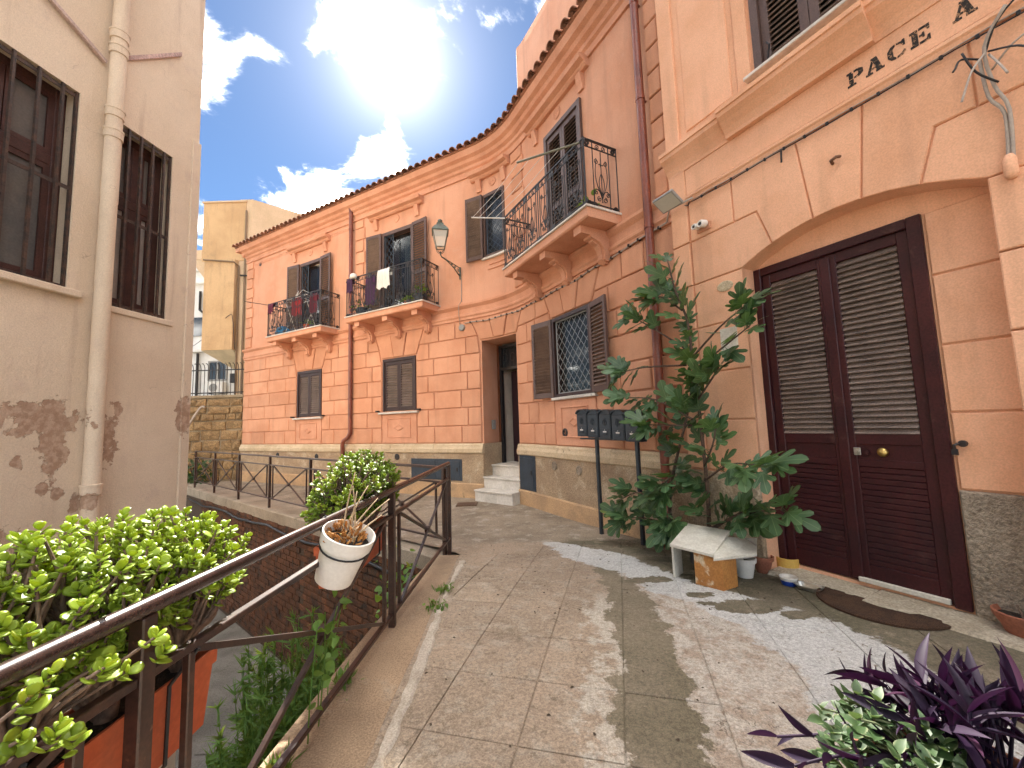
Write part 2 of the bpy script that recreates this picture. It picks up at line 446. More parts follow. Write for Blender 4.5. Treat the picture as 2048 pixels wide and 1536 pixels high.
def fprofile(mb, s0, s1, prof, cap=True, step=.11):
    """moulding: prof = [(d, z)] swept along the wall"""
    ss = ssplit(s0, s1, step); n = len(prof); vs = []; fs = []
    for s in ss: vs += [PT(s, d, z) for d, z in prof]
    for i in range(len(ss) - 1):
        for k in range(n - 1): fs.append((i * n + k, (i + 1) * n + k, (i + 1) * n + k + 1, i * n + k + 1))
    if cap: fs.append(tuple(range(n - 1, -1, -1))); fs.append(tuple((len(ss) - 1) * n + k for k in range(n)))
    return mb.add(vs, fs)


def fwall(mb, s0, s1, z0, z1, d, holes, reveal=.2):
    """wall face with rectangular holes (s0,s1,z0,z1[,reveal]) and their reveals"""
    ss = {s0, s1}; zs = {z0, z1}
    for h in holes: ss |= {h[0], h[1]}; zs |= {h[2], h[3]}
    ss = sorted(ss); zs = sorted(zs); full = []
    for a, b in zip(ss, ss[1:]): full += ssplit(a, b)[:-1]
    full.append(ss[-1])
    for a, b in zip(full, full[1:]):
        m = (a + b) / 2
        for z, y in zip(zs, zs[1:]):
            k = (z + y) / 2
            if any(h[0] < m < h[1] and h[2] < k < h[3] for h in holes): continue
            mb.quad(PT(a, d, z), PT(b, d, z), PT(b, d, y), PT(a, d, y))
    for h in holes:
        r = h[4] if len(h) > 4 else reveal
        for a, b in zip(ssplit(h[0], h[1]), ssplit(h[0], h[1])[1:]):
            mb.quad(PT(a, d, h[3]), PT(b, d, h[3]), PT(b, d - r, h[3]), PT(a, d - r, h[3]))
            mb.quad(PT(a, d - r, h[2]), PT(b, d - r, h[2]), PT(b, d, h[2]), PT(a, d, h[2]))
        mb.quad(PT(h[0], d, h[2]), PT(h[0], d, h[3]), PT(h[0], d - r, h[3]), PT(h[0], d - r, h[2]))
        mb.quad(PT(h[1], d - r, h[2]), PT(h[1], d - r, h[3]), PT(h[1], d, h[3]), PT(h[1], d, h[2]))
    return mb


# ---------------------------------------------------------------- joinery used on all fronts
_slat = {}


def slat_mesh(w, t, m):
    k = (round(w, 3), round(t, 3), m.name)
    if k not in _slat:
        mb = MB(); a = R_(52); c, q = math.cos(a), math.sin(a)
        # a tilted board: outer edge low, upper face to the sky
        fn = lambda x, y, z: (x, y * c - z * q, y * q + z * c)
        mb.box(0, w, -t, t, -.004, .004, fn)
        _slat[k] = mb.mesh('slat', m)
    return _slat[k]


def shutter(parent, pos, ang, w, h, fm, sm_, stile=.07, rails=(0, 1), pitch_=.062, thick=.04, name='shutter', lower_panel=None):
    """louvred leaf hinged at pos (world), local x along the leaf, -y outwards; rails = heights (fractions) of cross rails"""
    mb = MB(); t = thick / 2
    mb.bbox(0, stile, -t, t, 0, h, .005); mb.bbox(w - stile, w, -t, t, 0, h, .005)
    zs = []
    for k, r in enumerate(rails):
        rh = .09
        z0 = min(max(r * h - rh / 2, 0), h - rh); zs.append((z0, z0 + rh)); mb.bbox(stile - .001, w - stile + .001, -t + .003, t - .003, z0, z0 + rh, .004)
    o = link(name, mb.mesh(name, fm), parent, loc=pos, rot=(0, 0, ang))
    me = slat_mesh(w - 2 * stile + .006, .034, sm_)
    for (a0, a1), (b0, b1) in zip(zs, zs[1:]):
        if lower_panel is not None and a0 < lower_panel: continue
        n = int((b0 - a1) / pitch_); st = (b0 - a1) / n
        for i in range(n): link('slat', me, o, loc=(stile - .003, 0, a1 + st * (i + .5)), local=True)
    return o


def lattice(mb, fn, x0, x1, z0, z1, nx, nz, r=.007, frame_=.012):
    """folding security grille: diamonds in a frame"""
    for a, b in (((x0, z0), (x1, z0)), ((x0, z1), (x1, z1)), ((x0, z0), (x0, z1)), ((x1, z0), (x1, z1))):
        mb.bar(fn(a[0], 0, a[1]), fn(b[0], 0, b[1]), frame_ * 1.6)
    dx = (x1 - x0) / nx; dz = (z1 - z0) / nz
    for i in range(nx):
        for j in range(nz):
            a, b = x0 + i * dx, z0 + j * dz
            mb.bar(fn(a, 0, b), fn(a + dx, 0, b + dz), r); mb.bar(fn(a, .006, b + dz), fn(a + dx, .006, b), r)
    return mb


def local_fn(s, d=0.0):
    p, t, n = frame(s)
    return lambda x, y, z: (p.x + t.x * x - n.x * (y - d), p.y + t.y * x - n.y * (y - d), z)


# ================================================================ APARTMENT BUILDING (curved front)
apt = thing('apartment_building', PT(5, -.3, 0), 'salmon pink two storey apartment building with concave curved front and balconies', 'building')
S_L, S_R = .2, 14.36
GW = [(3.04, 4.12, 1.90, 3.22), (6.50, 7.58, 1.92, 3.22), (11.70, 12.73, 1.95, 3.30)]
ENT = (9.45, 10.42, .0, 3.33, .62)
UW = [(3.09, 4.08, 4.26, 6.45), (6.50, 7.55, 4.26, 6.50), (9.57, 10.20, 5.14, 6.57), (11.70, 12.75, 4.36, 6.64)]
mb = MB()
fwall(mb, S_L, S_R, 0, 7.9, 0, [h + (.16,) for h in GW] + [ENT] + [h + (.16,) for h in UW])
wall = mb.build('wall', K['salmon'], apt)
# mass behind the front: end wall, back wall
mb = MB()
mb.quad(PT(S_L, 0, -.3), PT(S_L, 0, 7.9), PT(S_L, -6, 7.9), PT(S_L, -6, -.3))
mb.quad(PT(S_R, -6, -.3), PT(S_R, -6, 9.4), PT(S_R, 0, 9.4), PT(S_R, 0, -.3))
fprofile(mb, S_L, S_R, [(-6, -.3), (-6, 9)], cap=False)
mb.build('rear_wall', K['salmon'], apt)

# --- plinth
HP = (9.45, 10.42)
for (a, b) in ((S_L - .03, HP[0]), (HP[1], 14.36)):
    mb = MB(); fbox(mb, a, b, -.05, .05, -.2, .93, .01); mb.build('plinth', K['roughcast'], apt)
    mb = MB(); fbox(mb, a - .0, b + .0, -.05, .085, -.22, .27 if a > 5 else .30, .02); mb.build('plinth_base', K['plinthbase'], apt)
    n = max(2, round((b - a) / 1.25)); w = (b - a) / n
    for i in range(n):
        mb = MB(); e0 = a + i * w + (.004 if i else 0); e1 = a + (i + 1) * w - (.004 if i < n - 1 else 0)
        fprofile(mb, e0, e1, [(-.03, .925), (.062, .925), (.082, .945), (.085, 1.02), (.06, 1.07), (.055, 1.105), (.03, 1.135), (-.03, 1.135)])
        mb.build('cap_stone', K['plinthcap'], apt)

# --- rusticated blocks of the ground floor, each a piece of the wall
ROWS = [1.14, 1.515, 1.905, 2.295, 2.685, 3.07, 3.45, 3.82]
G = .010


def row_edges(z, side, h):
    """edge of the opening h as seen by the blocks (splayed above the head)"""
    base = h[0] if side == 0 else h[1]
    if z <= h[3]: return base - (.035 if side == 0 else -.035)
    k = (z - h[3]) / (3.82 - h[3]); e = .035 + .22 * k
    return base - e if side == 0 else base + e


spans = [(S_L, None, GW[0]), (None, GW[0], GW[1]), (None, GW[1], ENT), (None, ENT, GW[2]), (None, GW[2], S_R)]
for si, (a, ha, hb) in enumerate(spans):
    for ri, (z0, z1) in enumerate(zip(ROWS, ROWS[1:])):
        def E(h, side, z):
            if isinstance(h, tuple): return row_edges(z, side, h)
            return h
        L0 = a if a is not None else E(ha, 1, z0); L1 = a if a is not None else E(ha, 1, z1)
        R0_ = E(hb, 0, z0); R1 = E(hb, 0, z1)
        if not isinstance(hb, tuple): R0_ = R1 = hb
        lo, hi = (L0 + L1) / 2, (R0_ + R1) / 2
        W = hi - lo
        # joints: short returns beside openings, alternate rows offset
        short = .34 if ri % 2 else .52
        cuts = []
        if W > 1.0:
            cuts.append(lo + short)
            x = lo + short; end = hi - (.34 if (ri + si) % 2 else .52)
            n = max(1, round((end - x) / 1.05))
            for k in range(1, n + 1):
                cuts.append(x + (end - x) * k / n + ((.10 if ri % 2 else -.12) + rnd.uniform(-.07, .07) if k < n else 0))
        elif W > .55: cuts.append(lo + W * (.42 if ri % 2 else .6))
        # windows have aprons: no blocks there; spans already end at the window
        eds = [(L0, L1)] + [(c, c) for c in cuts] + [(R0_, R1)]
        for (p0, p1), (q0, q1) in zip(eds, eds[1:]):
            if min(q0 - p0, q1 - p1) < .05: continue
            mb = MB(); fquad(mb, (p0 + G, q0 - G, q1 - G, p1 + G, z0 + G, z1 - G), -.01, .030 + rnd.uniform(-.002, .004), .012)
            mb.build('stone_block', K['salmon_block'], wall)
for h in GW + [ENT]:        # flat arches of splayed blocks
    zt, zb = 3.82, h[3] + .03
    W = h[1] - h[0]; n = 3
    for k in range(n):
        fr = [(0, 0), (.36, .33), (.64, .67), (1, 1)]
        b0 = h[0] - .035 + (W + .07) * fr[k][0]; b1 = h[0] - .035 + (W + .07) * fr[k + 1][0]
        t0 = h[0] - .255 + (W + .51) * fr[k][1]; t1 = h[0] - .255 + (W + .51) * fr[k + 1][1]
        mb = MB(); fquad(mb, (b0 + G, b1 - G, t1 - G, t0 + G, zb, zt - G), -.01, .030 if k != 1 else .045, .012)
        mb.build('keystone' if k == 1 else 'stone_block', K['salmon_block'], wall)
for h in GW:                # aprons with a diamond below the ground floor windows
    m_ = (h[0] + h[1]) / 2; z0, z1 = 1.14, h[2] - .07
    mb = MB(); fbox(mb, h[0] - .02, h[1] + .02, -.01, .03, z0 + .008, z1, .01); ap = mb.build('window_apron', K['salmon_trim'], apt)
    mb = MB(); i = .16; zt_, zb_ = z1 - .1, z0 + .14
    for q in ((h[0] + i, h[1] - i, zt_ - .022, zt_), (h[0] + i, h[1] - i, zb_, zb_ + .022), (h[0] + i, h[0] + i + .022, zb_ + .0222, zt_ - .0222), (h[1] - i - .022, h[1] - i, zb_ + .0222, zt_ - .0222)):
        fbox(mb, q[0], q[1], .025, .048, q[2], q[3], .006)
    mb.build('panel_moulding', K['salmon_trim'], ap)
    mb = MB(); zc = (zt_ + zb_) / 2
    f = local_fn(m_, .03); pts = [(-.17, 0), (0, -.085), (.17, 0), (0, .085)]
    vs = [f(x, 0, zc + z) for x, z in pts] + [f(x * .7, -.022, zc + z * .7) for x, z in pts] + [f(x * .55, -.012, zc + z * .55) for x, z in pts]
    mb.add(vs, [(0, 1, 5, 4), (1, 2, 6, 5), (2, 3, 7, 6), (3, 0, 4, 7), (4, 5, 9, 8), (5, 6, 10, 9), (6, 7, 11, 10), (7, 4, 8, 11), (8, 9, 10, 11)])
    mb.build('diamond_ornament', K['salmon_trim'], ap)
# --- string course between the floors
mb = MB(); fprofile(mb, S_L - .03, S_R, [(-.02, 3.85), (.03, 3.85), (.032, 3.9), (.055, 3.93), (.055, 3.965), (.03, 3.985), (.03, 4.10), (.06, 4.13), (.085, 4.16), (.085, 4.2), (.0, 4.225), (-.02, 4.225)])
mb.build('string_course', K['salmon_trim'], apt)
# --- cornice under the eaves
mb = MB(); fprofile(mb, S_L - .04, S_R, [(-.02, 7.13), (.035, 7.13), (.035, 7.17), (.02, 7.19), (.02, 7.27), (.06, 7.30), (.07, 7.36), (.13, 7.40), (.16, 7.46), (.23, 7.50), (.26, 7.585), (.27, 7.62), (-.02, 7.62)])
mb.build('cornice', K['salmon_trim'], apt)
mb = MB()       # return of the cornice round the far corner
f = local_fn(S_L)
for a, b, z0, z1 in ((-.27, -.0402, 7.5, 7.62), (-.14, -.0402, 7.36, 7.4999)): mb.box(a, b, -.26 if z0 > 7.45 else -.13, 2.0, z0, z1, f)
mb.build('cornice_return', K['salmon_trim'], apt)
# dropped dentil band of the far bay (tiny, more than can be told apart)
mb = MB(); fbox(mb, .62, 5.2, -.01, .012, 7.02, 7.055, .004)
k = .66
while k < 5.18:
    fbox(mb, k, k + .035, -.01, .014, 6.955, 7.0195, .004); k += .075
tag(mb.build('dentil_band', K['salmon_trim'], apt), kind='stuff')
# --- quoins of the upper floor
for a, b in ((.22, .62), (5.5, 5.86), (10.46, 10.9), (14.08, 14.35)):
    z = 4.24; k = 0
    while z < 7.1:
        zz = min(z + .33, 7.115); w = .0 if k % 2 else .05
        mb = MB(); fbox(mb, a + G, b - G - w, -.01, .036, z + G, zz - G, .012); mb.build('stone_block', K['salmon_block'], wall); z += .33; k += 1
# --- window hoods
for (a, b, zb) in ((2.62, 4.44, 6.86), (6.08, 7.88, 6.93), (9.30, 10.42, 6.95), (11.2, 12.98, 7.0)):
    mb = MB(); zt = zb + .16
    fprofile(mb, a, b, [(-.01, zb), (.06, zb), (.09, zb + .03), (.10, zb + .06), (.18, zb + .09), (.20, zb + .15), (.03, zb + .17), (-.01, zb + .17)])
    hd = mb.build('window_hood', K['salmon_trim'], apt)
    for x in (a + .14, b - .14 - .12):
        mb = MB(); fprofile(mb, x, x + .12, [(-.01, zb - .27), (.04, zb - .27), (.045, zb - .2), (.07, zb - .12), (.085, zb - .001), (-.01, zb - .001)])
        mb.build('bracket', K['salmon_trim'], hd)
    mb = MB(); f = local_fn((a + b) / 2); mb.lathe([(.10, 0), (.10, .012), (.085, .02), (.07, .012), (.03, .012), (.025, .02), (0.0, .022)], 18, fn=lambda x, y, z: f(x, -z - .001, zb - .13 + y))
    mb.build('roundel', K['salmon_trim'], hd, smooth=True, auto=40)

# --- roof: tiled eaves following the curve
mb = MB(); fprofile(mb, S_L - .25, S_R, [(.27, 7.622), (.30, 7.635), (.30, 7.66), (-6.2, 9.25), (-6.2, 9.0), (-.0, 7.622)], step=.2)
roof = mb.build('roof', K['tile'], apt)


def tile_mesh(L=.46, r0=.088, r1=.07):
    mb = MB(); vs = []; fs = []; n = 7
    for y, r in ((0, r0), (L, r1)):
        for rr in (r, r - .014):
            for k in range(n + 1):
                a = math.pi * k / n; vs.append((rr * math.cos(a), y, rr * math.sin(a) * .85))
    m = n + 1; g = lambda y, q, k: (y * 2 + q) * m + k
    for k in range(n):
        fs.append((g(0, 0, k), g(0, 0, k + 1), g(1, 0, k + 1), g(1, 0, k))); fs.append((g(0, 1, k), g(1, 1, k), g(1, 1, k + 1), g(0, 1, k + 1)))
        fs.append((g(0, 0, k), g(0, 1, k), g(0, 1, k + 1), g(0, 0, k + 1)))
    mb.add(vs, fs); return mb.mesh('roof_tile', K['tile'])


tm = tile_mesh(); slope = math.atan((9.25 - 7.66) / 6.5)
s = S_L - .2
while s < 14.3:
    for k in range(2):
        d = .36 - k * .42
        p = PT(s, d, 7.655 + (0.30 - d) * math.tan(slope) + .012)
        link('roof_tile', tm, roof, loc=Vector(p) + WL[apt] * 1 if False else p, rot=(slope, 0, rotz(s) + rnd.uniform(-.03, .03)), scale=(rnd.uniform(.95, 1.05), 1, rnd.uniform(.92, 1.08)))
    st = .205
    s += st * (1 if not SA < s < SB else 1.12)
# channel tiles between the covers
tm2 = MB(); vs = []
n = 6
for y in (0, .46):
    for k in range(n + 1):
        a = math.pi * (1 + k / n); vs.append((.085 * math.cos(a), y, .06 * math.sin(a) + .05))
tm2.add(vs, [(k, k + 1, n + 2 + k, n + 1 + k) for k in range(n)]); tm2 = tm2.mesh('channel_tile', K['tile'])
s = S_L - .1
while s < 14.3:
    p = PT(s, .33, 7.655 - .012); link('roof_tile', tm2, roof, loc=p, rot=(slope, 0, rotz(s)))
    s += .205 * (1 if not SA < s < SB else 1.12)
# --- raised terrace parapet above the right hand wing
mb = MB(); P0 = 10.62
prof = [(-.14, 7.4), (-.14, 9.50), (-.18, 9.56), (-.36, 9.56), (-.42, 9.5), (-.42, 7.4)]
fprofile(mb, P0, 14.36, prof)
c0 = PT(P0, -.28, 0); mb.lathe([(.14, 7.4), (.14, 9.52), (.10, 9.558), (0, 9.56)], 18, c=(c0[0], c0[1], 0))
f = local_fn(P0); mb.box(.0, .28, .28, 5, 7.4, 9.55, f)
mb.build('terrace_parapet', K['salmon'], apt, smooth=True, auto=35)
mb = MB(); p = PT(12.0, .02, 7.84); mb.lathe([(.05, -.12), (.11, .0), (.13, .08), (.11, .1), (.09, .17), (.05, .22), (0, .23)], 12, c=p); mb.build('roof_vent', K['tile'], apt, smooth=True)

# --- ground floor windows with closed shutters (first two)
for h in GW[:2]:
    W = h[1] - h[0]; H = h[3] - h[2]
    mb = MB(); f = local_fn(h[0])
    for q in ((0, .06, 0, H), (W - .06, W, 0, H), (.0601, W - .0601, H - .07, H)): mb.box(q[0], q[1], -.03, .06, h[2] + q[2], h[2] + q[3], f)
    win = mb.build('window_frame', K['brown'], apt)
    mb = MB(); mb.box(.05, W - .05, .10, .12, h[2], h[3], f); mb.build('window_backing', mat('cream_roller_blind', (.55, .47, .32), .9), win)
    w2 = (W - .12) / 2
    for k in (0, 1):
        shutter(apt, f(.06 + k * w2, .012, h[2] + .012), rotz(h[0]), w2 - .004, H - .085, K['brown'], K['brown_slat_skylit'], stile=.062, pitch_=.058)
    mb = MB(); fbox(mb, h[0] - .1, h[1] + .1, -.12, .10, h[2] - .065, h[2] - .02, .008); mb.build('window_sill', K['marble'], apt)
    mb = MB()
    for x in (-.16, W + .1): mb.box(x, x + .06, -.12, -.02, h[2] - .01, h[2] + .03, f)
    mb.build('shutter_catch', K['iron'], apt)
# third: open shutters, diamond grille, lace curtain
h = GW[2]; f = local_fn(h[0]); W = h[1] - h[0]; H = h[3] - h[2]
mb = MB()
for q in ((0, .06, 0, H), (W - .06, W, 0, H), (.0601, W - .0601, H - .06, H), (.0601, W - .0601, 0, .05)): mb.box(q[0], q[1], -.05, .10, h[2] + q[2], h[2] + q[3], f)
win = mb.build('window_frame', K['brown'], apt)
mb = MB(); lattice(mb, f, .08, W - .08, h[2] + .06, h[3] - .07, 6, 7, .0065); mb.build('security_grille', K['greyplastic'], win)
mb = MB(); vs = []; n = 40
for i in range(n + 1):
    x = .05 + (W - .1) * i / n; y = .14 + .018 * math.sin(i * 1.35) + .008 * math.sin(i * 3.1)
    vs += [f(x, y, h[2] + .02), f(x, y, h[3] - .02)]
mb.add(vs, [(2 * i, 2 * i + 2, 2 * i + 3, 2 * i + 1) for i in range(n)]); mb.build('lace_curtain', K['curtain'], win, smooth=True)
mb = MB(); mb.box(.06, W - .06, .07, .078, h[2] + .05, h[3] - .06, f); mb.build('pane', K['glass'], win)
for k, a in ((0, R_(176)), (1, R_(-9))):
    o = shutter(apt, f(0 if k == 0 else W, -.045, h[2] + .0), rotz(h[0]) + (math.pi + R_(12) if k == 0 else -R_(10)), .50 if k == 0 else .46, H, K['shutter'], K['shutter_slat_skylit'], stile=.06, pitch_=.055)
mb = MB(); fbox(mb, h[0] - .06, h[1] + .06, -.12, .075, h[2] - .05, h[2] - .004, .006); mb.build('window_sill', K['marble'], apt)

# --- balcony doors with open shutters (left wing)
for h, op in ((UW[0], .60), (UW[1], .62)):
    f = local_fn(h[0]); W = h[1] - h[0]; H = h[3] - h[2]
    mb = MB()
    for q in ((0, .07, 0, H), (W - .07, W, 0, H), (.0701, W - .0701, H - .09, H)): mb.box(q[0], q[1], -.04, .10, h[2] + q[2], h[2] + q[3], f)
    win = mb.build('door_frame', K['shutter'], apt)
    mb = MB(); lattice(mb, f, .075, .36, h[2] + .03, h[3] - .1, 2, 11, .010); mb.build('security_grille', K['metalgrey'], win)
    mb = MB(); lattice(mb, lambda x, y, z: f(W - .075 + (x) * .55, -x * .75 + y, z), -.26, 0, h[2] + .03, h[3] - .1, 2, 11, .010); mb.build('security_grille', K['metalgrey'], win)
    mb = MB(); mb.box(.07, W - .07, .5, .52, h[2], h[3], f); mb.build('room_backing', K['dark'], win)
    mb = MB(); vs = []; n = 24
    for i in range(n + 1):
        x = .56 + .26 * i / n; y = .2 + .02 * math.sin(i * 1.2); vs += [f(x, y, h[2] + .02), f(x, y, h[3] - .12)]
    mb.add(vs, [(2 * i, 2 * i + 2, 2 * i + 3, 2 * i + 1) for i in range(n)]); mb.build('curtain', K['curtain'], win, smooth=True)
    mb = MB(); mb.box(.07, W - .07, .12, .128, h[2], h[3] - .09, f); mb.build('pane', K['glass'], win)
    for k in (0, 1):
        o = shutter(apt, f(0 if k == 0 else W, -.06, h[2] + .02), rotz(h[0]) + (math.pi + R_(5) if k == 0 else -R_(6)), .50, H - .02, K['shutter'], K['shutter_slat_skylit'], stile=.06, rails=(0, .42, 1), pitch_=.06)
# --- window in the curve, one shutter folded back
h = UW[2]; f = local_fn((h[0] + h[1]) / 2); W2 = (h[1] - h[0]) / 2
mb = MB()
for q in ((-W2, -W2 + .07, 0, 1.43), (W2 - .06, W2, 0, 1.43), (-W2 + .0701, W2 - .0601, 1.36, 1.43), (-W2 + .0701, W2 - .0601, 0, .05)): mb.box(q[0], q[1], -.04, .10, h[2] + q[2], h[2] + q[3], f)
win = mb.build('window_frame', K['shutter'], apt)
mb = MB(); lattice(mb, f, -W2 + .1, W2 - .07, h[2] + .06, h[3] - .08, 3, 9, .010); mb.build('security_grille', K['metalgrey'], win)
mb = MB(); mb.box(-W2 + .06, W2 - .05, .08, .088, h[2], h[3], f); mb.build('pane', K['glassdark'], win)
shutter(apt, PT(h[0] + .02, .05, h[2] - .02), rotz(h[0]) + math.pi + R_(4), .44, 1.46, K['shutter'], K['shutter_slat_skylit'], stile=.055, pitch_=.055)
mb = MB(); fbox(mb, h[0] - .03, h[1] + .06, -.12, .06, h[2] - .05, h[2] - .004, .006); mb.build('window_sill', K['marble'], apt)
mb = MB(); zc = 4.92; fs_ = local_fn(9.95)
fbox(mb, 9.68, 10.2, -.01, .025, 4.86, 4.89, .005); fbox(mb, 9.72, 10.16, -.01, .022, 4.96, 4.985, .005)
mb.build('sill_ornament', K['salmon_trim'], apt)
# --- balcony door of the right wing: shut louvres
h = UW[3]; f = local_fn(h[0]); W = h[1] - h[0]; H = h[3] - h[2]
mb = MB()
for q in ((0, .07, 0, H), (W - .07, W, 0, H), (.0701, W - .0701, H - .08, H)): mb.box(q[0], q[1], -.05, .10, h[2] + q[2], h[2] + q[3], f)
win = mb.build('door_frame', K['shutter'], apt)
mb = MB(); mb.box(.05, W - .05, .12, .14, h[2], h[3], f); mb.build('door_backing', K['dark'], win)
w2 = (W - .14) / 2
for k in (0, 1): shutter(apt, f(.07 + k * w2, -.005, h[2] + .01), rotz(h[0]), w2 - .004, H - .10, K['shutter'], K['shutter_slat_skylit'], stile=.065, rails=(0, .4, 1), pitch_=.062)

# --- entrance: reveal, steps, open door, hallway
f = local_fn(9.935); E0, E1 = -.485, .485
mb = MB()     # hallway box
pal = mat('hall_plaster', (.62, .55, .46), .8)
mb.quad(f(E0, .62, .68), f(E0, 3.2, .68), f(E0, 3.2, 3.33), f(E0, .62, 3.33)); mb.quad(f(E1, .62, .68), f(E1, .62, 3.33), f(E1, 3.2, 3.33), f(E1, 3.2, .68))
mb.quad(f(E0, 3.2, .68), f(E1, 3.2, .68), f(E1, 3.2, 3.33), f(E0, 3.2, 3.33)); mb.quad(f(E0, .62, 3.33), f(E0, 3.2, 3.33), f(E1, 3.2, 3.33), f(E1, .62, 3.33))
mb.build('hallway', pal, apt)
mb = MB(); mb.box(E0, E1, .35, 3.2, .60, .68, f); mb.build('threshold', K['marble'], apt)
mb = MB(); mb.box(E0 - .02, E0 + .005, -.04, .6, -.1, 1.13, f); mb.build('entrance_plinth', K['roughcast'], apt)
for k in range(3):
    y0 = -.36 + k * .27; zt = .225 * (k + 1) + (.0 if k < 2 else .0)
    mb = MB(); mb.box(E0 + .01, E1 + .02 if k else E1 + .03, y0, .62 if k == 2 else y0 + .30, 0 if k == 0 else zt - .225 + .002, zt - .03, f)
    st = mb.build('step', K['marble'], apt)
    mb = MB(); mb.bbox(E0 - .0, E1 + .03, y0 - .025, .63 if k == 2 else y0 + .30, zt - .0295, zt, .004, f); mb.build('tread', K['marble'], st)
mb = MB()
for q in ((E0, E0 + .06, .68, 3.28), (E1 - .06, E1, .68, 3.28), (E0 + .0601, E1 - .0601, 3.22, 3.28), (E0 + .0601, E1 - .0601, 2.72, 2.78)): mb.box(q[0], q[1], .50, .58, q[2], q[3], f)
ed = mb.build('entrance_frame', K['iron'], apt)
mb = MB()
for i in range(9): mb.bar(f(E0 + .1 + i * .098, .54, 2.78), f(E0 + .1 + i * .098, .54, 3.22), .009)
for i in range(4):
    c = E0 + .17 + i * .21
    mb.tube([f(c + .07 * math.cos(a), .53, 3.0 + .09 * math.sin(a)) for a in [k * math.pi / 7 for k in range(15)]], .007, 4)
mb.build('transom_grille', K['iron'], ed)
mb = MB(); mb.box(E0 + .06, E1 - .06, .6, .606, 2.78, 3.22, f); mb.build('transom_pane', K['glassdark'], ed)
mb = MB(); mb.bbox(0, .80, -.02, .02, 0, 2.02, .006)
for x in (.1, .45): mb.bbox(x, x + .27, -.03, -.0195, .15, 1.9, .004); mb.bbox(x, x + .27, .0195, .03, .15, 1.9, .004)
dl = mb.build('door_leaf', mat('dark_violet_door', (.035, .016, .022), .4), apt, loc=f(E1 - .075, .62, .69), rot=(0, 0, rotz(9.935) + R_(167)))
mb = MB(); mb.box(E0 + .005, E0 + .03, .2, .3, 1.42, 1.62, f); mb.build('door_entry_phone', K['greyplastic'], apt)
for s0, s1, z0, z1, n in ((7.45, 8.9, .34, .80, 2), (10.46, 11.0, .28, .93, 1)):      # meter cupboards in the plinth
    mb = MB(); fbox(mb, s0, s1, .0, .062, z0, z1, .006); mc = mb.build('meter_cupboard', K['metalgrey'], apt)
    w = (s1 - s0 - .1) / n
    for k in range(n):
        mb = MB(); fbox(mb, s0 + .05 + k * w + .008, s0 + .05 + (k + 1) * w - .008, .055, .073, z0 + .05, z1 - .05, .004); dr = mb.build('cupboard_door', K['metalgrey'], mc)
        mb = MB(); fbox(mb, s0 + (k + 1) * w - .04, s0 + (k + 1) * w + .0, .07, .085, (z0 + z1) / 2 - .03, (z0 + z1) / 2 + .05, .003); mb.build('latch', K['iron'], mc)
for s0, z in ((11.62, .80), (12.30, .78), (7.0, .83), (4.0, .80), (2.2, .82)):
    mb = MB(); f = local_fn(s0, .05); mb.lathe([(.075, 0), (.075, .012), (.06, .02), (.05, .012), (0, .014)], 16, fn=lambda x, y, z_: f(x, -z_, z + y)); mb.build('vent_cover', K['roughgrey'] if s0 > 9 else K['iron'], apt, smooth=True, auto=40)
mb = MB(); f = local_fn(11.95, .03); mb.lathe([(.07, 0), (.07, .01), (.045, .014), (.04, .0), (0, -.005)], 16, fn=lambda x, y, z_: f(x, -z_, 1.36 + y)); mb.build('vent_cover', K['iron'], apt)

# --- downpipes
for s0, zt, zb, elbow in ((5.4, 7.5, 1.42, True), (14.02, 7.55, .78, True)):
    mb = MB(); pts = [PT(s0, .20, zt + .1), PT(s0, .12, zt - .02), PT(s0, .10, zt - .12)] + [PT(s0, .10, zt - .12 - (zt - .12 - zb - .1) * k / 8) for k in range(1, 9)]
    if s0 < 9: pts += [PT(s0, .10, zb), PT(s0 - .06, .12, zb - .12), PT(s0 - .2, .14, zb - .2), PT(s0 - .24, .14, zb - .3), PT(s0 - .24, .13, zb - .5), PT(s0 - .24, .13, .1)]
    else: pts += [PT(s0, .10, zb), PT(s0 + .02, .16, zb - .1), PT(s0 + .03, .17, .25), PT(s0 + .03, .17, .02)]
    mb.tube(pts, .052, 12); dp = mb.build('downpipe', K['copper'], apt, smooth=True, auto=50)
    for z in (zt - .6, 5.6, 3.9, 2.3):
        mb = MB(); mb.lathe([(.06, -.02), (.06, .02), (.05, .021), (.05, -.021), (.06, -.02)], 12, c=PT(s0, .10, z)); b_ = local_fn(s0); mb.box(-.012, .012, -.06, .0, z - .01, z + .01, b_); mb.build('pipe_bracket', K['copper'], dp)


# --- balconies
def spiral(mb, fn, cx, cz, r0, turns, a0, sgn=1, rad=.006, n=14):
    pts = []
    for k in range(n + 1):
        t = k / n; r = r0 * (1 - .8 * t); a = a0 + sgn * turns * 2 * math.pi * t
        pts.append(fn(cx + r * math.cos(a), 0, cz + r * math.sin(a)))
    mb.tube(pts, rad, 4); return pts[0]


def curve(mb, fn, pts, rad=.006, n=7):
    """quadratic through three points"""
    a, b, c = [Vector(p) for p in pts]
    out = []
    for k in range(n + 1):
        t = k / n; p = a * (1 - t) ** 2 + b * 2 * t * (1 - t) + c * t * t; out.append(fn(p.x, 0, p.y))
    mb.tube(out, rad, 4)


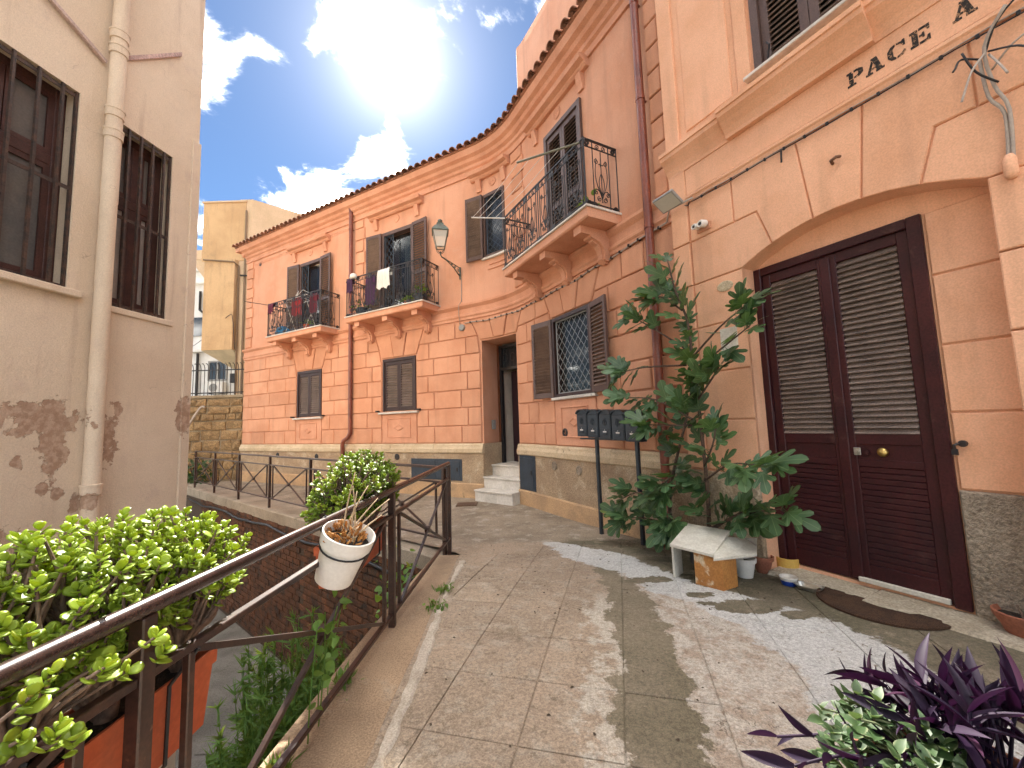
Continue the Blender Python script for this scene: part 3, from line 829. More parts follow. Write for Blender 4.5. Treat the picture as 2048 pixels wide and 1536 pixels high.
def motif_mesh(H):
    """wrought lyre ornament, width .30, local x along the rail, z up"""
    mb = MB(); fn = lambda x, y, z: (x, y, z)
    z0, z1 = .10, H - .12
    mb.tube([fn(0, 0, z0), fn(0, 0, z1)], .007, 5)
    for g in (-1, 1):
        curve(mb, fn, ((0, z0 + .10), (g * .16, z0 + .30), (g * .075, z1 - .12)))
        spiral(mb, fn, g * .075, z1 - .155, .04, 1.3, math.pi / 2, -g)
        curve(mb, fn, ((0, z0 + .12), (g * .09, z0 + .26), (0, z0 + .42)))
        curve(mb, fn, ((0, z0 + .04), (g * .04, z0 + .20), (g * .10, z0 + .17)))
        spiral(mb, fn, g * .10, z0 + .13, .035, 1.4, math.pi / 2, -g)
        spiral(mb, fn, g * .05, z0 + .045, .04, 1.4, math.pi / 2, -g)
        spiral(mb, fn, g * .05, z1 + .055, .04, 1.4, -math.pi / 2, g)
        curve(mb, fn, ((0, z1 - .22), (g * .012, z1 - .16), (g * .04, z1 - .19)))
    for x in (-.14, .14): mb.tube([fn(x, 0, .02), fn(x, 0, H - .01)], .0075, 4)
    return mb.mesh('scroll_ornament', K['iron'])


RH = .95
MOT = motif_mesh(RH)
BARM = MB().tube([(0, 0, .02), (0, 0, RH - .01)], .0075, 4).mesh('baluster', K['iron'])
SPM = MB(); spiral(SPM, lambda x, y, z: (x, y, z), 0, 0, .042, 1.5, 0, 1); spiral(SPM, lambda x, y, z: (x, y, z), 0, 0, .042, 1.5, math.pi, 1); SPM = SPM.mesh('scroll', K['iron'])


def balcony(s0, s1, z, dep, corb):
    mb = MB(); f = local_fn(s0)
    L = s1 - s0
    fprofile(mb, s0, s1, [(-.02, z - .16), (dep - .05, z - .16), (dep - .03, z - .14), (dep - .03, z - .03), (-.02, z - .03)])
    b = mb.build('balcony', K['salmon_trim'], apt)
    mb = MB(); fbox(mb, s0 - .02, s1 + .02, -.01, dep, z - .0295, z, .006); mb.build('balcony_edge_stone', K['marble'], b)
    for c in corb:
        mb = MB()
        prof = [(-.02, z - .60), (.10, z - .60), (.13, z - .57), (.12, z - .50), (.14, z - .42), (.20, z - .35), (.29, z - .315), (.35, z - .30), (.36, z - .285), (.36, z - .27), (dep - .09, z - .27), (dep - .09, z - .162), (-.02, z - .162)]
        fprofile(mb, c - .08, c + .08, prof)
        fprofile(mb, c - .04, c + .04, [(-.02, z - .63), (.08, z - .63), (.148, z - .57), (.138, z - .50), (.16, z - .43), (.21, z - .37), (.30, z - .335), (.30, z - .30), (.05, z - .30)])
        mb.build('corbel', K['salmon_trim'], b)
    # railing
    dr = dep - .045; p00 = PT(s0 + .03, dr, z)
    mb = MB()
    A_ = f(.03, -dr, z); B_ = f(L - .03, -dr, z); A0 = f(.03, -.0, z); B0 = f(L - .03, -.0, z)
    def pt(p, h): return (p[0], p[1], z + h)
    for a, c in ((A_, B_), (A_, A0), (B_, B0)):
        mb.tube([pt(a, RH), pt(c, RH)], .016, 4)
        for h in (.055, RH - .10): mb.tube([pt(a, h), pt(c, h)], .009, 4)
    for p in (A_, B_): mb.tube([pt(p, 0), pt(p, RH + .02)], .016, 4)
    for p in (A0, B0): mb.tube([pt(p, 0), pt(p, RH)], .011, 4)
    rl = mb.build('balcony_railing', K['iron'], apt)
    a = rotz(s0)
    n = 6; w = (L - .06) / n
    for i in range(n):
        c = .03 + w * (i + .5)
        link('scroll_ornament', MOT, rl, loc=f(c, -dr, z), rot=(0, 0, a))
        for q in (-.5, ) if i else (): link('baluster', BARM, rl, loc=f(.03 + w * i, -dr, z), rot=(0, 0, a))
        for q in (-.20, .20): link('scroll', SPM, rl, loc=f(c + q, -dr, z + RH - .05), rot=(0, 0, a)); link('scroll', SPM, rl, loc=f(c + q, -dr, z + .05), rot=(0, 0, a)); 
        link('baluster', BARM, rl, loc=f(c + .20, -dr, z), rot=(0, 0, a))
    for q in (.03, L - .03):
        link('scroll_ornament', MOT, rl, loc=f(q, -dr / 2, z), rot=(0, 0, a + math.pi / 2))
        for y in (.06, dr - .06):
            link('scroll', SPM, rl, loc=f(q, -y, z + RH - .05), rot=(0, 0, a + math.pi / 2)); link('scroll', SPM, rl, loc=f(q, -y, z + .05), rot=(0, 0, a + math.pi / 2))
    return f, dr


BAL = [(2.44, 4.86, 4.25, .62, (2.72, 3.62, 4.52)), (5.82, 8.32, 4.30, .62, (6.15, 7.1, 8.02)), (11.04, 13.46, 4.37, .62, (11.34, 12.25, 13.15))]
BF = [balcony(*b) for b in BAL]
# ================================================================ ARCHED HOUSE (nearer, to the right)
arc = thing('arched_house', PT(16, -.3, .1), 'peach house with a segmental arch over a big maroon louvred door', 'building')
DF = .12          # front face of this house
DN = -.08         # back of the door niche
D0, D1 = 14.38, 21.0
N0, N1, NS, NA = 15.14, 16.73, 2.965, 3.175
def arch_z(s):
    # segmental arch through the springings and the crown
    c = (N1 - N0) / 2; h = NA - NS; r = (c * c + h * h) / (2 * h); x = s - (N0 + N1) / 2
    return NA - r + math.sqrt(max(0, r * r - x * x))
na = 16; AS = [N0 + (N1 - N0) * k / na for k in range(na + 1)]
UH = (15.44, 16.36, 4.73, 6.75, .16)
mb = MB(); dB = DF - .02
mb.quad(PT(D0, dB, -.3), PT(N0, dB, -.3), PT(N0, dB, 4.3), PT(D0, dB, 4.3))
mb.quad(PT(N1, dB, -.3), PT(D1, dB, -.3), PT(D1, dB, 4.3), PT(N1, dB, 4.3))
for a, b in zip(AS, AS[1:]):
    mb.quad(PT(a, dB, arch_z(a)), PT(b, dB, arch_z(b)), PT(b, dB, 4.3), PT(a, dB, 4.3))
fwall(mb, D0, D1, 4.3, 9.5, DF, [UH])
mb.quad(PT(D0, -.1, -.3), PT(D0, dB, -.3), PT(D0, dB, 9.5), PT(D0, -.1, 9.5))
mb.quad(PT(D0, -5, 9.5), PT(D0, DF, 9.5), PT(D1, DF, 9.5), PT(D1, -5, 9.5)); mb.quad(PT(D1, DF, -.3), PT(D1, -5, -.3), PT(D1, -5, 9.5), PT(D1, DF, 9.5)); mb.quad(PT(D1, -5, -.3), PT(D0, -5, -.3), PT(D0, -5, 9.5), PT(D1, -5, 9.5))
awall = mb.build('wall', K['peach'], arc)
# niche: jambs, soffit, back wall
mb = MB()
mb.quad(PT(N0, DF, .0), PT(N0, DF, NS), PT(N0, DN, NS), PT(N0, DN, .0)); mb.quad(PT(N1, DN, .0), PT(N1, DN, NS), PT(N1, DF, NS), PT(N1, DF, .0))
for a, b in zip(AS, AS[1:]): mb.quad(PT(a, DF, arch_z(a)), PT(b, DF, arch_z(b)), PT(b, DN, arch_z(b)), PT(a, DN, arch_z(a)))
mb.build('niche_reveal', K['peach'], arc, smooth=True, auto=30)
DO = (15.14, 16.36, .20, 2.96)
mb = MB(); fwall(mb, N0, N1 + .02, -.1, 3.2, DN, [DO + (.10,)]); nb = mb.build('niche_wall', K['peach'], arc)
# blocks of the front
RW = [1.0, 1.51, 2.0, 2.485, 2.965, 3.45]
g2 = .006
def pblk(poly, parent=awall, d0=None, d1=DF, name='stone_block', m='peach_block', b=.008):
    mb = MB(); fpoly(mb, poly, DF - .03 if d0 is None else d0, d1, b); return mb.build(name, K[m], parent)
def rect(a, b, z0, z1, g=g2): return [(a + g, z0 + g), (b - g, z0 + g), (b - g, z1 - g), (a + g, z1 - g)]
for k, (z0, z1) in enumerate(zip(RW, RW[1:])):
    if k < 4: pblk(rect(14.6, N0 + g2, z0, z1))
    if k < 4:
        x = N1 - g2; cuts = [17.25, 18.2, 19.1, 20.0, 20.9] if k % 2 else [17.6, 18.5, 19.4, 20.3, 20.9]
        for c in cuts: pblk(rect(x, c, z0, z1), d1=DF + .02); x = c
    pblk(rect(D0 - g2, 14.6, z0, z1), d1=DF + .018)
def av(*q): return list(q)
i_ = .006
pblk([(14.606, 2.971), (15.14, 2.971), (15.30, arch_z(15.30) + .002), (15.424, arch_z(15.424)), (15.315, 3.444), (14.606, 3.444)])
pblk([(15.436, arch_z(15.436)), (15.60, arch_z(15.6)), (15.764, arch_z(15.764)), (15.69, 3.894), (15.106, 3.894), (15.106, 3.456), (15.325, 3.456)])
pblk([(15.776, arch_z(15.776)), (15.94, arch_z(15.94)), (16.094, arch_z(16.094)), (16.165, 3.894), (15.702, 3.894)])
pblk([(16.106, arch_z(16.106)), (16.27, arch_z(16.27)), (16.424, arch_z(16.424)), (16.53, 3.456), (16.724, 3.456), (16.724, 3.894), (16.177, 3.894)])
pblk([(16.436, arch_z(16.436)), (16.6, arch_z(16.6)), (16.73, 2.971), (17.24, 2.971), (17.24, 3.444), (16.54, 3.444)])
pblk(rect(14.6, 15.1, 3.45, 3.9)); pblk(rect(16.73, 17.6, 3.45, 3.9)); pblk(rect(17.25, 18.2, 2.965, 3.45)); pblk(rect(18.2, 19.2, 2.965, 3.45)); pblk(rect(17.6, 18.6, 3.45, 3.9)); pblk(rect(18.6, 19.6, 3.45, 3.9)); pblk(rect(19.2, 20.2, 2.965, 3.45)); pblk(rect(19.6, 20.6, 3.45, 3.9))
pblk(rect(D0 - g2, 14.6, 3.45, 4.3), d1=DF + .018)
for z0, z1 in ((1.0, 1.52), (1.52, 1.99), (1.99, 2.49), (2.49, 2.955)): pblk(rect(16.37, N1 + .01, z0, z1), nb, DN - .02, DN + .016)
for z0, z1 in zip((1.0, 1.51, 2.0, 2.485), (1.51, 2.0, 2.485, 2.965)): pass
# grey roughcast foot
mb = MB(); fbox(mb, 16.37, N1 + .01, DN - .02, DN + .035, -.1, .995, .012); mb.build('plinth', K['roughgrey'], arc)
mb = MB(); fbox(mb, N1 + .012, D1, DF - .03, DF + .045, -.1, .985, .012); mb.build('plinth', K['roughgrey'], arc)
mb = MB(); fbox(mb, D0 + .01, N0 - .002, DF - .03, DF + .04, -.1, .985, .012); mb.build('plinth', K['roughcast'], arc)
# mouldings
prof = [(-.02, 4.28), (.015, 4.28), (.02, 4.31), (.045, 4.36), (.09, 4.42), (.13, 4.46), (.135, 4.5), (.15, 4.505), (.15, 4.545), (-.02, 4.565)]
for a, b, e in ((D0 - .0, 15.13, 0), (15.13, 16.30, .045), (16.30, D1, 0)):
    mb = MB(); fprofile(mb, a, b, [(DF + d + (e if d > 0 else 0), z + (.002 if e else 0)) for d, z in prof]); mb.build('string_course', K['peach'], arc)
mb = MB(); fprofile(mb, 14.6, D1, [(DF - .02, 3.90), (DF + .012, 3.90), (DF + .02, 3.93), (DF + .035, 3.945), (DF + .035, 3.965), (DF + .01, 3.985), (DF - .02, 3.99)]); mb.build('thin_moulding', K['peach'], arc)
mb = MB(); fprofile(mb, 14.6, D1, [(DF - .025, 3.992), (DF + .004, 3.992), (DF + .004, 4.279), (DF - .025, 4.279)]); mb.build('frieze', K['peach'], arc)
for a, b in ((D0, 14.57), (15.27, 15.40)): mb = MB(); fbox(mb, a, b, DF - .01, DF + .025, 4.57, 9.4, .008); mb.build('pilaster', K['peach'], arc)
mb = MB(); fbox(mb, 14.66, 15.2, DF - .01, DF + .012, 4.70, 9.3, .008); mb.build('wall_panel', K['peach_block'], arc)
# upper window with closed louvres
f = local_fn(UH[0], DF); W = UH[1] - UH[0]; H = UH[3] - UH[2]
mb = MB()
for q in ((0, .07, 0, H), (W - .07, W, 0, H)): mb.box(q[0], q[1], -.02, .10, UH[2] + q[2], UH[2] + q[3], f)
wf = mb.build('window_frame', K['shutter'], arc)
mb = MB(); mb.box(.05, W - .05, .12, .13, UH[2], UH[3], f); mb.build('window_backing', K['dark'], wf)
w2 = (W - .14) / 2
for k in (0, 1): shutter(arc, f(.07 + k * w2, .03, UH[2] + .012), rotz(16), w2 - .004, H - .02, K['shutter'], K['shutter_slat_skylit'], stile=.075, pitch_=.052)
mb = MB(); fbox(mb, UH[0] - .07, UH[1] + .07, DF - .1, DF + .10, UH[2] - .035, UH[2] - .002, .006); mb.build('window_sill', K['marble'], arc)
mb = MB(); mb.tube([f(.13, -.03, UH[2] + .06), f(.16, -.05, UH[2] + .16), f(.13, -.03, UH[2] + .22)], .008, 5); mb.build('tie_wire', K['cable'], arc)

# --- the big door
f = local_fn(DO[0], DN); W = DO[1] - DO[0]; H = DO[3] - DO[2]
mb = MB()
for q in ((0, .065, 0, H), (W - .085, W, 0, H), (.0651, W - .0851, H - .075, H)): mb.bbox(q[0], q[1], -.03, .09, DO[2] + q[2], DO[2] + q[3], .006, f)
df = mb.build('door_frame', K['door'], arc)
mb = MB(); mb.box(.03, W - .03, .095, .10, DO[2], DO[3], f); mb.build('door_backing', K['dark'], df)
lw = (W - .15) / 2; LH = H - .085
sl = slat_mesh(lw - .145, .036, K['brown_slat_skylit'])
for k in (0, 1):
    x0 = .066 + k * (lw + .001); mb = MB(); t = .022; st = .072
    z_a, z_b = 1.20 - .04, 2.66      # louvre field (leaf heights)
    for q in ((0, st, 0, LH), (lw - st, lw, 0, LH)): mb.bbox(q[0], q[1], -t, t, q[2], q[3], .005)
    for z0, z1 in ((0, .14), (.90, .955), (1.075, 1.165), (LH - .085, LH)): mb.bbox(st - .001, lw - st + .001, -t + .002, t - .002, z0, z1, .004)
    mb.box(st - .002, lw - st + .002, -.010, .010, .955, 1.075)
    if k == 1: mb.bbox(-.045, .03, -.036, -.0215, .02, LH - .02, .006)
    leaf = link('door_leaf', mb.mesh('door_leaf', K['door']), arc, loc=f(x0, .02, DO[2] + .01), rot=(0, 0, rotz(16)))
    n = 32; a0, a1 = 1.165, LH - .085
    for i in range(n): link('slat', sl, leaf, loc=(st - .001, 0, a0 + (a1 - a0) * (i + .5) / n), local=True)
    pm = MB().bbox(0, lw - 2 * st, -.014, .010, 0, (.90 - .14) / 17 - .003, .004).mesh('plank', K['door'])
    for i in range(17): link('plank', pm, leaf, loc=(st, 0, .14 + (.90 - .14) * i / 17 + .0015), local=True)
    for z in (.5, 1.25, 2.35):
        mb = MB(); mb.tube([(-.004 if k == 0 else lw + .004, -.03, z), (-.004 if k == 0 else lw + .004, -.03, z + .13)], .009, 6); link('hinge', mb.mesh('hinge', K['door']), leaf, local=True)
    if k == 1:
        mb = MB(); mb.lathe([(.014, -.02), (.014, .02), (.03, .028), (.036, .045), (.03, .062), (.0, .068)], 16, fn=lambda x, y, z: (.245 + x, -z, 1.02 + y)); link('door_knob', mb.mesh('door_knob', K['brass'], True), leaf, local=True)
        mb = MB(); mb.bbox(.055, .10, -.032, -.02, .99, 1.05, .003); mb.lathe([(.016, 0), (.016, .016), (0, .018)], 12, fn=lambda x, y, z: (.077 + x, -.03 - z, 1.02 + y)); link('lock', mb.mesh('lock', K['silver']), leaf, local=True)
        mb = MB(); mb.lathe([(.018, 0), (.018, .012), (0, .014)], 12, fn=lambda x, y, z: (.14 + x, -.02 - z, 1.01 + y)); link('lock', mb.mesh('lock', K['door']), leaf, local=True)
        mb = MB(); mb.bbox(.0, lw - .02, -.05, -.021, .0, .035, .004); link('kick_strip', mb.mesh('kick_strip', K['offwhite']), leaf, local=True)
# stone door sill, two worn pieces
for a, b, d1, zt in ((15.17, 15.86, .20, .175), (15.875, 16.75, .27, .185)):
    mb = MB()
    n = 8; vs = []; fs = []
    for i in range(n + 1):
        s = a + (b - a) * i / n; j = rnd.uniform(-.02, .015)
        for d, z in ((-.16, zt), (d1 - .03 + j, zt - .006 + rnd.uniform(-.004, .004)), (d1 + j, zt - .035), (d1 + j + .01, .02)): vs.append(PT(s, d, z))
    for i in range(n):
        for k in range(3): fs.append((i * 4 + k, i * 4 + k + 1, (i + 1) * 4 + k + 1, (i + 1) * 4 + k))
    fs += [(0, 3, 2, 1), (n * 4, n * 4 + 1, n * 4 + 2, n * 4 + 3)]
    mb.add(vs, [q[::-1] for q in fs]); mb.build('door_sill', mat('worn_stone_sill', (.46, .40, .31), .9, (.36, .30, .22), 5, fine=60, finev=.3, bump=.8, bdist=.02, bscale=25), arc)
# painted words on the frieze, stencilled slab letters
def letter(ch, x, w, h):
    t = .24; P = []
    q = lambda a, b, c, d: P.append([(a, c), (b, c), (b, d), (a, d)])
    if ch == 'P':
        q(.0, .52, 0, .14); q(.0, .30, .86, 1); q(.12, .38, .14, .47); q(.12, .38, .52, .86)
        P.append([(.44, .86), (.44, 1), (.72, 1), (.98, .86), (.98, .58), (.74, .44), (.44, .44), (.44, .56), (.60, .57), (.70, .64), (.70, .80), (.62, .86)])
    elif ch == 'A':
        q(-.02, .38, 0, .13); q(.56, 1.04, 0, .13)
        P.append([(.08, .13), (.24, .13), (.44, .70), (.36, .86)]); P.append([(.60, .13), (.92, .13), (.66, 1), (.34, 1), (.32, .90), (.40, .88)]); q(.28, .62, .27, .38)
    elif ch == 'C':
        P.append([(.44, .98), (.20, .92), (.02, .70), (.02, .30), (.20, .08), (.44, .02), (.44, .14), (.32, .26), (.32, .74), (.44, .86)])
        P.append([(.52, .98), (.78, .93), (.84, 1), (.96, 1), (.96, .62), (.84, .62), (.74, .82), (.52, .87)]); P.append([(.52, .02), (.80, .07), (.98, .28), (.88, .36), (.76, .2), (.52, .13)])
    elif ch == 'E':
        q(.0, .40, 0, .14); q(.0, .40, .86, 1); q(.10, .40, .14, .86)
        P.append([(.46, 0), (.98, 0), (.98, .34), (.86, .34), (.80, .14), (.46, .14)]); P.append([(.46, .86), (.80, .86), (.86, .68), (.98, .68), (.98, 1), (.46, 1)])
        P.append([(.46, .44), (.58, .44), (.62, .34), (.72, .34), (.72, .66), (.62, .66), (.58, .56), (.46, .56)])
    return [[(x + a * w, 4.065 + b * h) for a, b in p] for p in P]
ink = mat('black_stencil_paint', (.018, .016, .016), .9, (.05, .04, .035), 40, finev=.3, c3=(.5, .28, .16), s3=45, t3=(.53, .64))
for ch, x in (('P', 16.105), ('A', 16.222), ('C', 16.350), ('E', 16.475), ('A', 16.685)):
    mb = MB()
    for p in letter(ch, x, .105, .118):
        n = len(p); mb.add([PT(a, DF + .0046, z) for a, z in p] + [PT(a, DF + .0075, z) for a, z in p], [tuple(range(n, 2 * n))] + [(i, (i + 1) % n, n + (i + 1) % n, n + i) for i in range(n)])
    mb.build('painted_letter', ink, arc)
# house number plate, wall vent, lock hook
mb = MB(); f = local_fn(14.955, DF); mb.lathe([(.085, 0), (.085, .006), (.075, .010), (0, .011)], 20, fn=lambda x, y, z: f(x, -z, 2.845 + y), sy=.62); mb.build('number_plate', mat('worn_number_plate', (.62, .52, .36), .8, (.50, .40, .26), 30, fine=90, finev=.3), arc)
mb = MB(); f = local_fn(14.95, DF); mb.bbox(-.09, .09, -.004, 0, 2.20, 2.42, .001, f); tag(mb.build('paper_notice', K['offwhite'], arc))
f = local_fn(17.02, DF + .045)
mb = MB(); mb.lathe([(.125, 0), (.125, .012), (.108, .02), (.10, .006), (0, .006)], 22, fn=lambda x, y, z: f(x, -z, .58 + y)); vt = mb.build('wall_vent', K['greyplastic'], arc, smooth=True, auto=40)
for i in range(11):
    z = -.085 + i * .017; w = math.sqrt(max(0, .1 ** 2 - z * z)); mb = MB(); mb.box(-w, w, -.014, -.007, .58 + z - .005, .58 + z + .005, f); mb.build('vent_louvre', K['greyplastic'], vt)
f = local_fn(16.42, DN + .016)
mb = MB(); mb.lathe([(.022, 0), (.022, .03), (0, .032)], 10, fn=lambda x, y, z: f(x, -z, 1.31 + y)); mb.tube([f(-.015, -.03, 1.31), f(-.035, -.045, 1.30), f(-.035, -.045, 1.26)], .009, 6); mb.box(-.05, -.02, -.055, -.035, 1.235, 1.275, f); mb.build('hasp', K['iron'], arc)

# ================================================================ CREAM BUILDING on the left
AL = 7.2; uL = dv(AL); nL = Vector((uL.y, -uL.x)); L0 = Vector((-4.13, 3.7))
def PL(u, d, z):
    p = L0 + uL * u + nL * d; return (p.x, p.y, z)
def fL(u0=0): return lambda x, y, z: PL(u0 + x, -y, z)     # y into the wall
# seen from the yard, u runs away from the viewer
def cream_mat():
    m = bpy.data.materials.new('cream_peeling_stucco'); m.use_nodes = True; N = NT(m.node_tree)
    pos = N.n('ShaderNodeNewGeometry').outputs['Position']
    sp = N.n('ShaderNodeSeparateXYZ'); N.put(sp.inputs[0], pos)
    c = N.mix(N.mr(N.noise(pos, .9, 5, .6), .35, .7), (.75, .615, .475), (.67, .535, .40))
    cb = N.n('ShaderNodeCombineXYZ'); N.put(cb.inputs[0], sp.outputs[0]); N.put(cb.inputs[1], N.m('MULTIPLY', sp.outputs[1], 6)); N.put(cb.inputs[2], N.m('MULTIPLY', sp.outputs[2], .45))
    c = N.mix(N.mr(N.noise(cb.outputs[0], 1, 5, .65), .52, .8, 0, .55), c, (.40, .27, .20))
    c = N.mix(N.mr(N.noise(pos, 3.2, 6, .65), .56, .75, 0, .4), c, (.55, .42, .36))
    # fallen plaster: patches low on the wall, with ragged edges
    wob = N.noise(pos, 7, 6, .7)
    patch = None
    for (y, z, ry, rz) in ((3.55, 1.72, .26, .16), (3.66, 1.52, .10, .30), (4.08, 1.58, .11, .26), (3.42, 1.35, .05, .05), (4.88, 1.75, .10, .22), (3.72, 1.05, .05, .06), (3.60, 1.12, .04, .05), (3.85, .95, .05, .08), (4.17, 1.82, .05, .06), (2.9, 1.3, .2, .2), (3.2, .7, .3, .12)):
        dy = N.m('DIVIDE', N.m('SUBTRACT', sp.outputs[1], y), ry); dz = N.m('DIVIDE', N.m('SUBTRACT', sp.outputs[2], z), rz)
        e = N.m('SQRT', N.m('ADD', N.m('MULTIPLY', dy, dy), N.m('MULTIPLY', dz, dz)))
        patch = e if patch is None else N.m('MINIMUM', patch, e)
    pk = N.mr(N.m('ADD', patch, N.m('MULTIPLY', N.m('SUBTRACT', wob, .5), 3.4)), .92, 1.0, 1, 0)
    c = N.mix(pk, c, N.mix(N.mr(N.noise(pos, 20, 4), .4, .6), (.40, .26, .18), (.52, .37, .27)))
    ck = N.n('ShaderNodeTexVoronoi', feature='DISTANCE_TO_EDGE'); N.put(ck.inputs['Vector'], N.vm('ADD', pos, N.vm('SCALE', N.n('ShaderNodeTexNoise', i={'Vector': pos, 'Scale': 4.0}).outputs[1]))); ck.inputs['Scale'].default_value = .75
    c = N.mix(N.m('MULTIPLY', N.mr(ck.outputs[0], .0, .005, .55, 0), N.mr(N.noise(pos, 1.3, 2), .55, .62)), c, (.25, .16, .12))
    nf = N.noise(pos, 110, 3, .6); c = N.mix(1, c, N.mix(N.mr(nf, .3, .7), (.9,) * 3, (1.06,) * 3), 'MULTIPLY')
    p = N.n('ShaderNodeBsdfPrincipled'); N.put(p.inputs['Base Color'], c); p.inputs['Roughness'].default_value = .92; p.inputs['Specular IOR Level'].default_value = .3
    bp = N.n('ShaderNodeBump'); bp.inputs['Strength'].default_value = .6; bp.inputs['Distance'].default_value = .03
    N.put(bp.inputs['Height'], N.m('SUBTRACT', N.m('ADD', N.m('MULTIPLY', N.noise(pos, 60, 5), .3), N.m('MULTIPLY', N.noise(pos, 5, 4), .5)), N.m('MULTIPLY', pk, 1.2)))
    N.put(p.inputs['Normal'], bp.outputs[0])
    N.put(N.n('ShaderNodeOutputMaterial').inputs[0], p.outputs[0]); return m
K['cream'] = cream_mat()
K['oldwood'] = mat('old_red_brown_wood', (.075, .028, .022), .55, (.05, .02, .016), 6, fine=90, finev=.3)
K['rustbar'] = mat('rusty_iron_bar', (.045, .032, .028), .6, (.09, .05, .035), 14, finev=.3)
K['frosted'] = mat('dusty_frosted_glass', (.33, .29, .26), .35, (.27, .24, .22), 3, finev=.08)
K['dimglass'] = mat('dim_dusty_glass', (.10, .10, .10), .25, (.14, .13, .12), 3, finev=.1)
crm = thing('cream_building', PL(0, -.4, -2.5), 'cream stucco building with barred windows, peeling plaster and a fat drainpipe', 'building')
UE, UB = 1.26, -9.0
W1 = (-.98, -.03, 2.93, 4.90); W2 = (.34, .92, 2.88, 4.88)
def lwall(mb, u0, u1, z0, z1, holes, r=.22):
    us = sorted({u0, u1} | {h[0] for h in holes} | {h[1] for h in holes}); zs = sorted({z0, z1} | {h[2] for h in holes} | {h[3] for h in holes})
    for a, b in zip(us, us[1:]):
        for c, d in zip(zs, zs[1:]):
            if any(h[0] < (a + b) / 2 < h[1] and h[2] < (c + d) / 2 < h[3] for h in holes): continue
            mb.quad(PL(a, 0, c), PL(a, 0, d), PL(b, 0, d), PL(b, 0, c))
    for h in holes:
        a, b, c, d = h
        mb.quad(PL(a, 0, c), PL(b, 0, c), PL(b, -r, c), PL(a, -r, c)); mb.quad(PL(a, 0, d), PL(a, -r, d), PL(b, -r, d), PL(b, 0, d))
        mb.quad(PL(a, 0, c), PL(a, -r, c), PL(a, -r, d), PL(a, 0, d)); mb.quad(PL(b, 0, c), PL(b, 0, d), PL(b, -r, d), PL(b, -r, c))
mb = MB(); lwall(mb, UB, UE, -2.6, 9.5, [W1, W2])
mb.quad(PL(UE, 0, -2.6), PL(UE, 0, 9.5), PL(UE, -6, 9.5), PL(UE, -6, -2.6))
mb.quad(PL(UB, 0, -2.6), PL(UB, -6, -2.6), PL(UB, -6, 9.5), PL(UB, 0, 9.5)); mb.quad(PL(UB, -6, -2.6), PL(UE, -6, -2.6), PL(UE, -6, 9.5), PL(UB, -6, 9.5)); mb.quad(PL(UB, 0, 9.5), PL(UB, -6, 9.5), PL(UE, -6, 9.5), PL(UE, 0, 9.5))
cw = mb.build('wall', K['cream'], crm)
mb = MB()       # thin proud edge strip below the ledge mark
mb.bbox(UE - .10, UE + .02, -.10, .018, -2.6, 5.30, .008, lambda u, d, z: PL(u, d, z)); mb.build('corner_strip', K['cream'], crm)
for wi, h in enumerate((W1, W2)):
    w = h[1] - h[0]; f = fL(h[0])
    mb = MB(); mb.bbox(-.09, w + .09, -.07 if wi == 0 else -.02, .1, h[2] - .07, h[2] - .003, .008, f); mb.build('window_sill', K['cream'], crm)
    mb = MB(); y0, y1 = .15, .21
    fr = .085
    for q in ((0, fr, h[2], h[3]), (w - fr, w, h[2], h[3]), (fr, w - fr, h[3] - fr, h[3]), (fr, w - fr, h[2], h[2] + fr), (fr, w - fr, h[2] + 1.18, h[2] + 1.28)): mb.bbox(q[0], q[1], y0, y1, q[2], q[3], .006, f)
    mb.bbox(w * .5 - .045, w * .5 + .045, y0 + .005, y1, h[2] + fr, h[2] + 1.18, .006, f); mb.bbox(w * .5 - .04, w * .5 + .04, y0 + .005, y1, h[2] + 1.28, h[3] - fr, .006, f)
    wn = mb.build('window_frame', K['oldwood'], crm)
    for a, b in ((fr, w * .5 - .045), (w * .5 + .045, w - fr)):
        for z0, z1, kk in ((h[2] + fr, h[2] + 1.18, 'frosted' if wi else 'dimglass'), (h[2] + 1.28, h[3] - fr, 'dimglass')):
            mb = MB(); mb.box(a, b, .175, .183, z0, z1, f); mb.build('pane', K[kk], wn)
            mb = MB()
            for q in ((a, a + .05, z0, z1), (b - .05, b, z0, z1), (a + .05, b - .05, z1 - .05, z1), (a + .05, b - .05, z0, z0 + .05)): mb.box(q[0], q[1], .155, .19, q[2], q[3], f)
            mb.build('sash', K['oldwood'], wn)
    mb = MB(); mb.box(0, w, .24, .26, h[2], h[3], f); mb.build('window_backing', K['dark'], wn)
    # bars
    bw = .022; n = 5 if wi == 0 else 4
    mb = MB()
    for z in (h[2] + .02, h[2] + .98, h[3] - .04): mb.box(0, w, .02, .028, z - .018, z + .018, f)
    for x in (.012, w - .012): mb.bar(f(x, .025, h[2]), f(x, .025, h[3]), .026)
    gr = mb.build('window_grille', K['rustbar'], crm)
    bm = MB().bar((0, 0, 0), (0, 0, h[3] - h[2]), bw).mesh('bar', K['rustbar'])
    for i in range(n): link('bar', bm, gr, loc=f(w * (i + .75) / (n + .5), .012, h[2]))
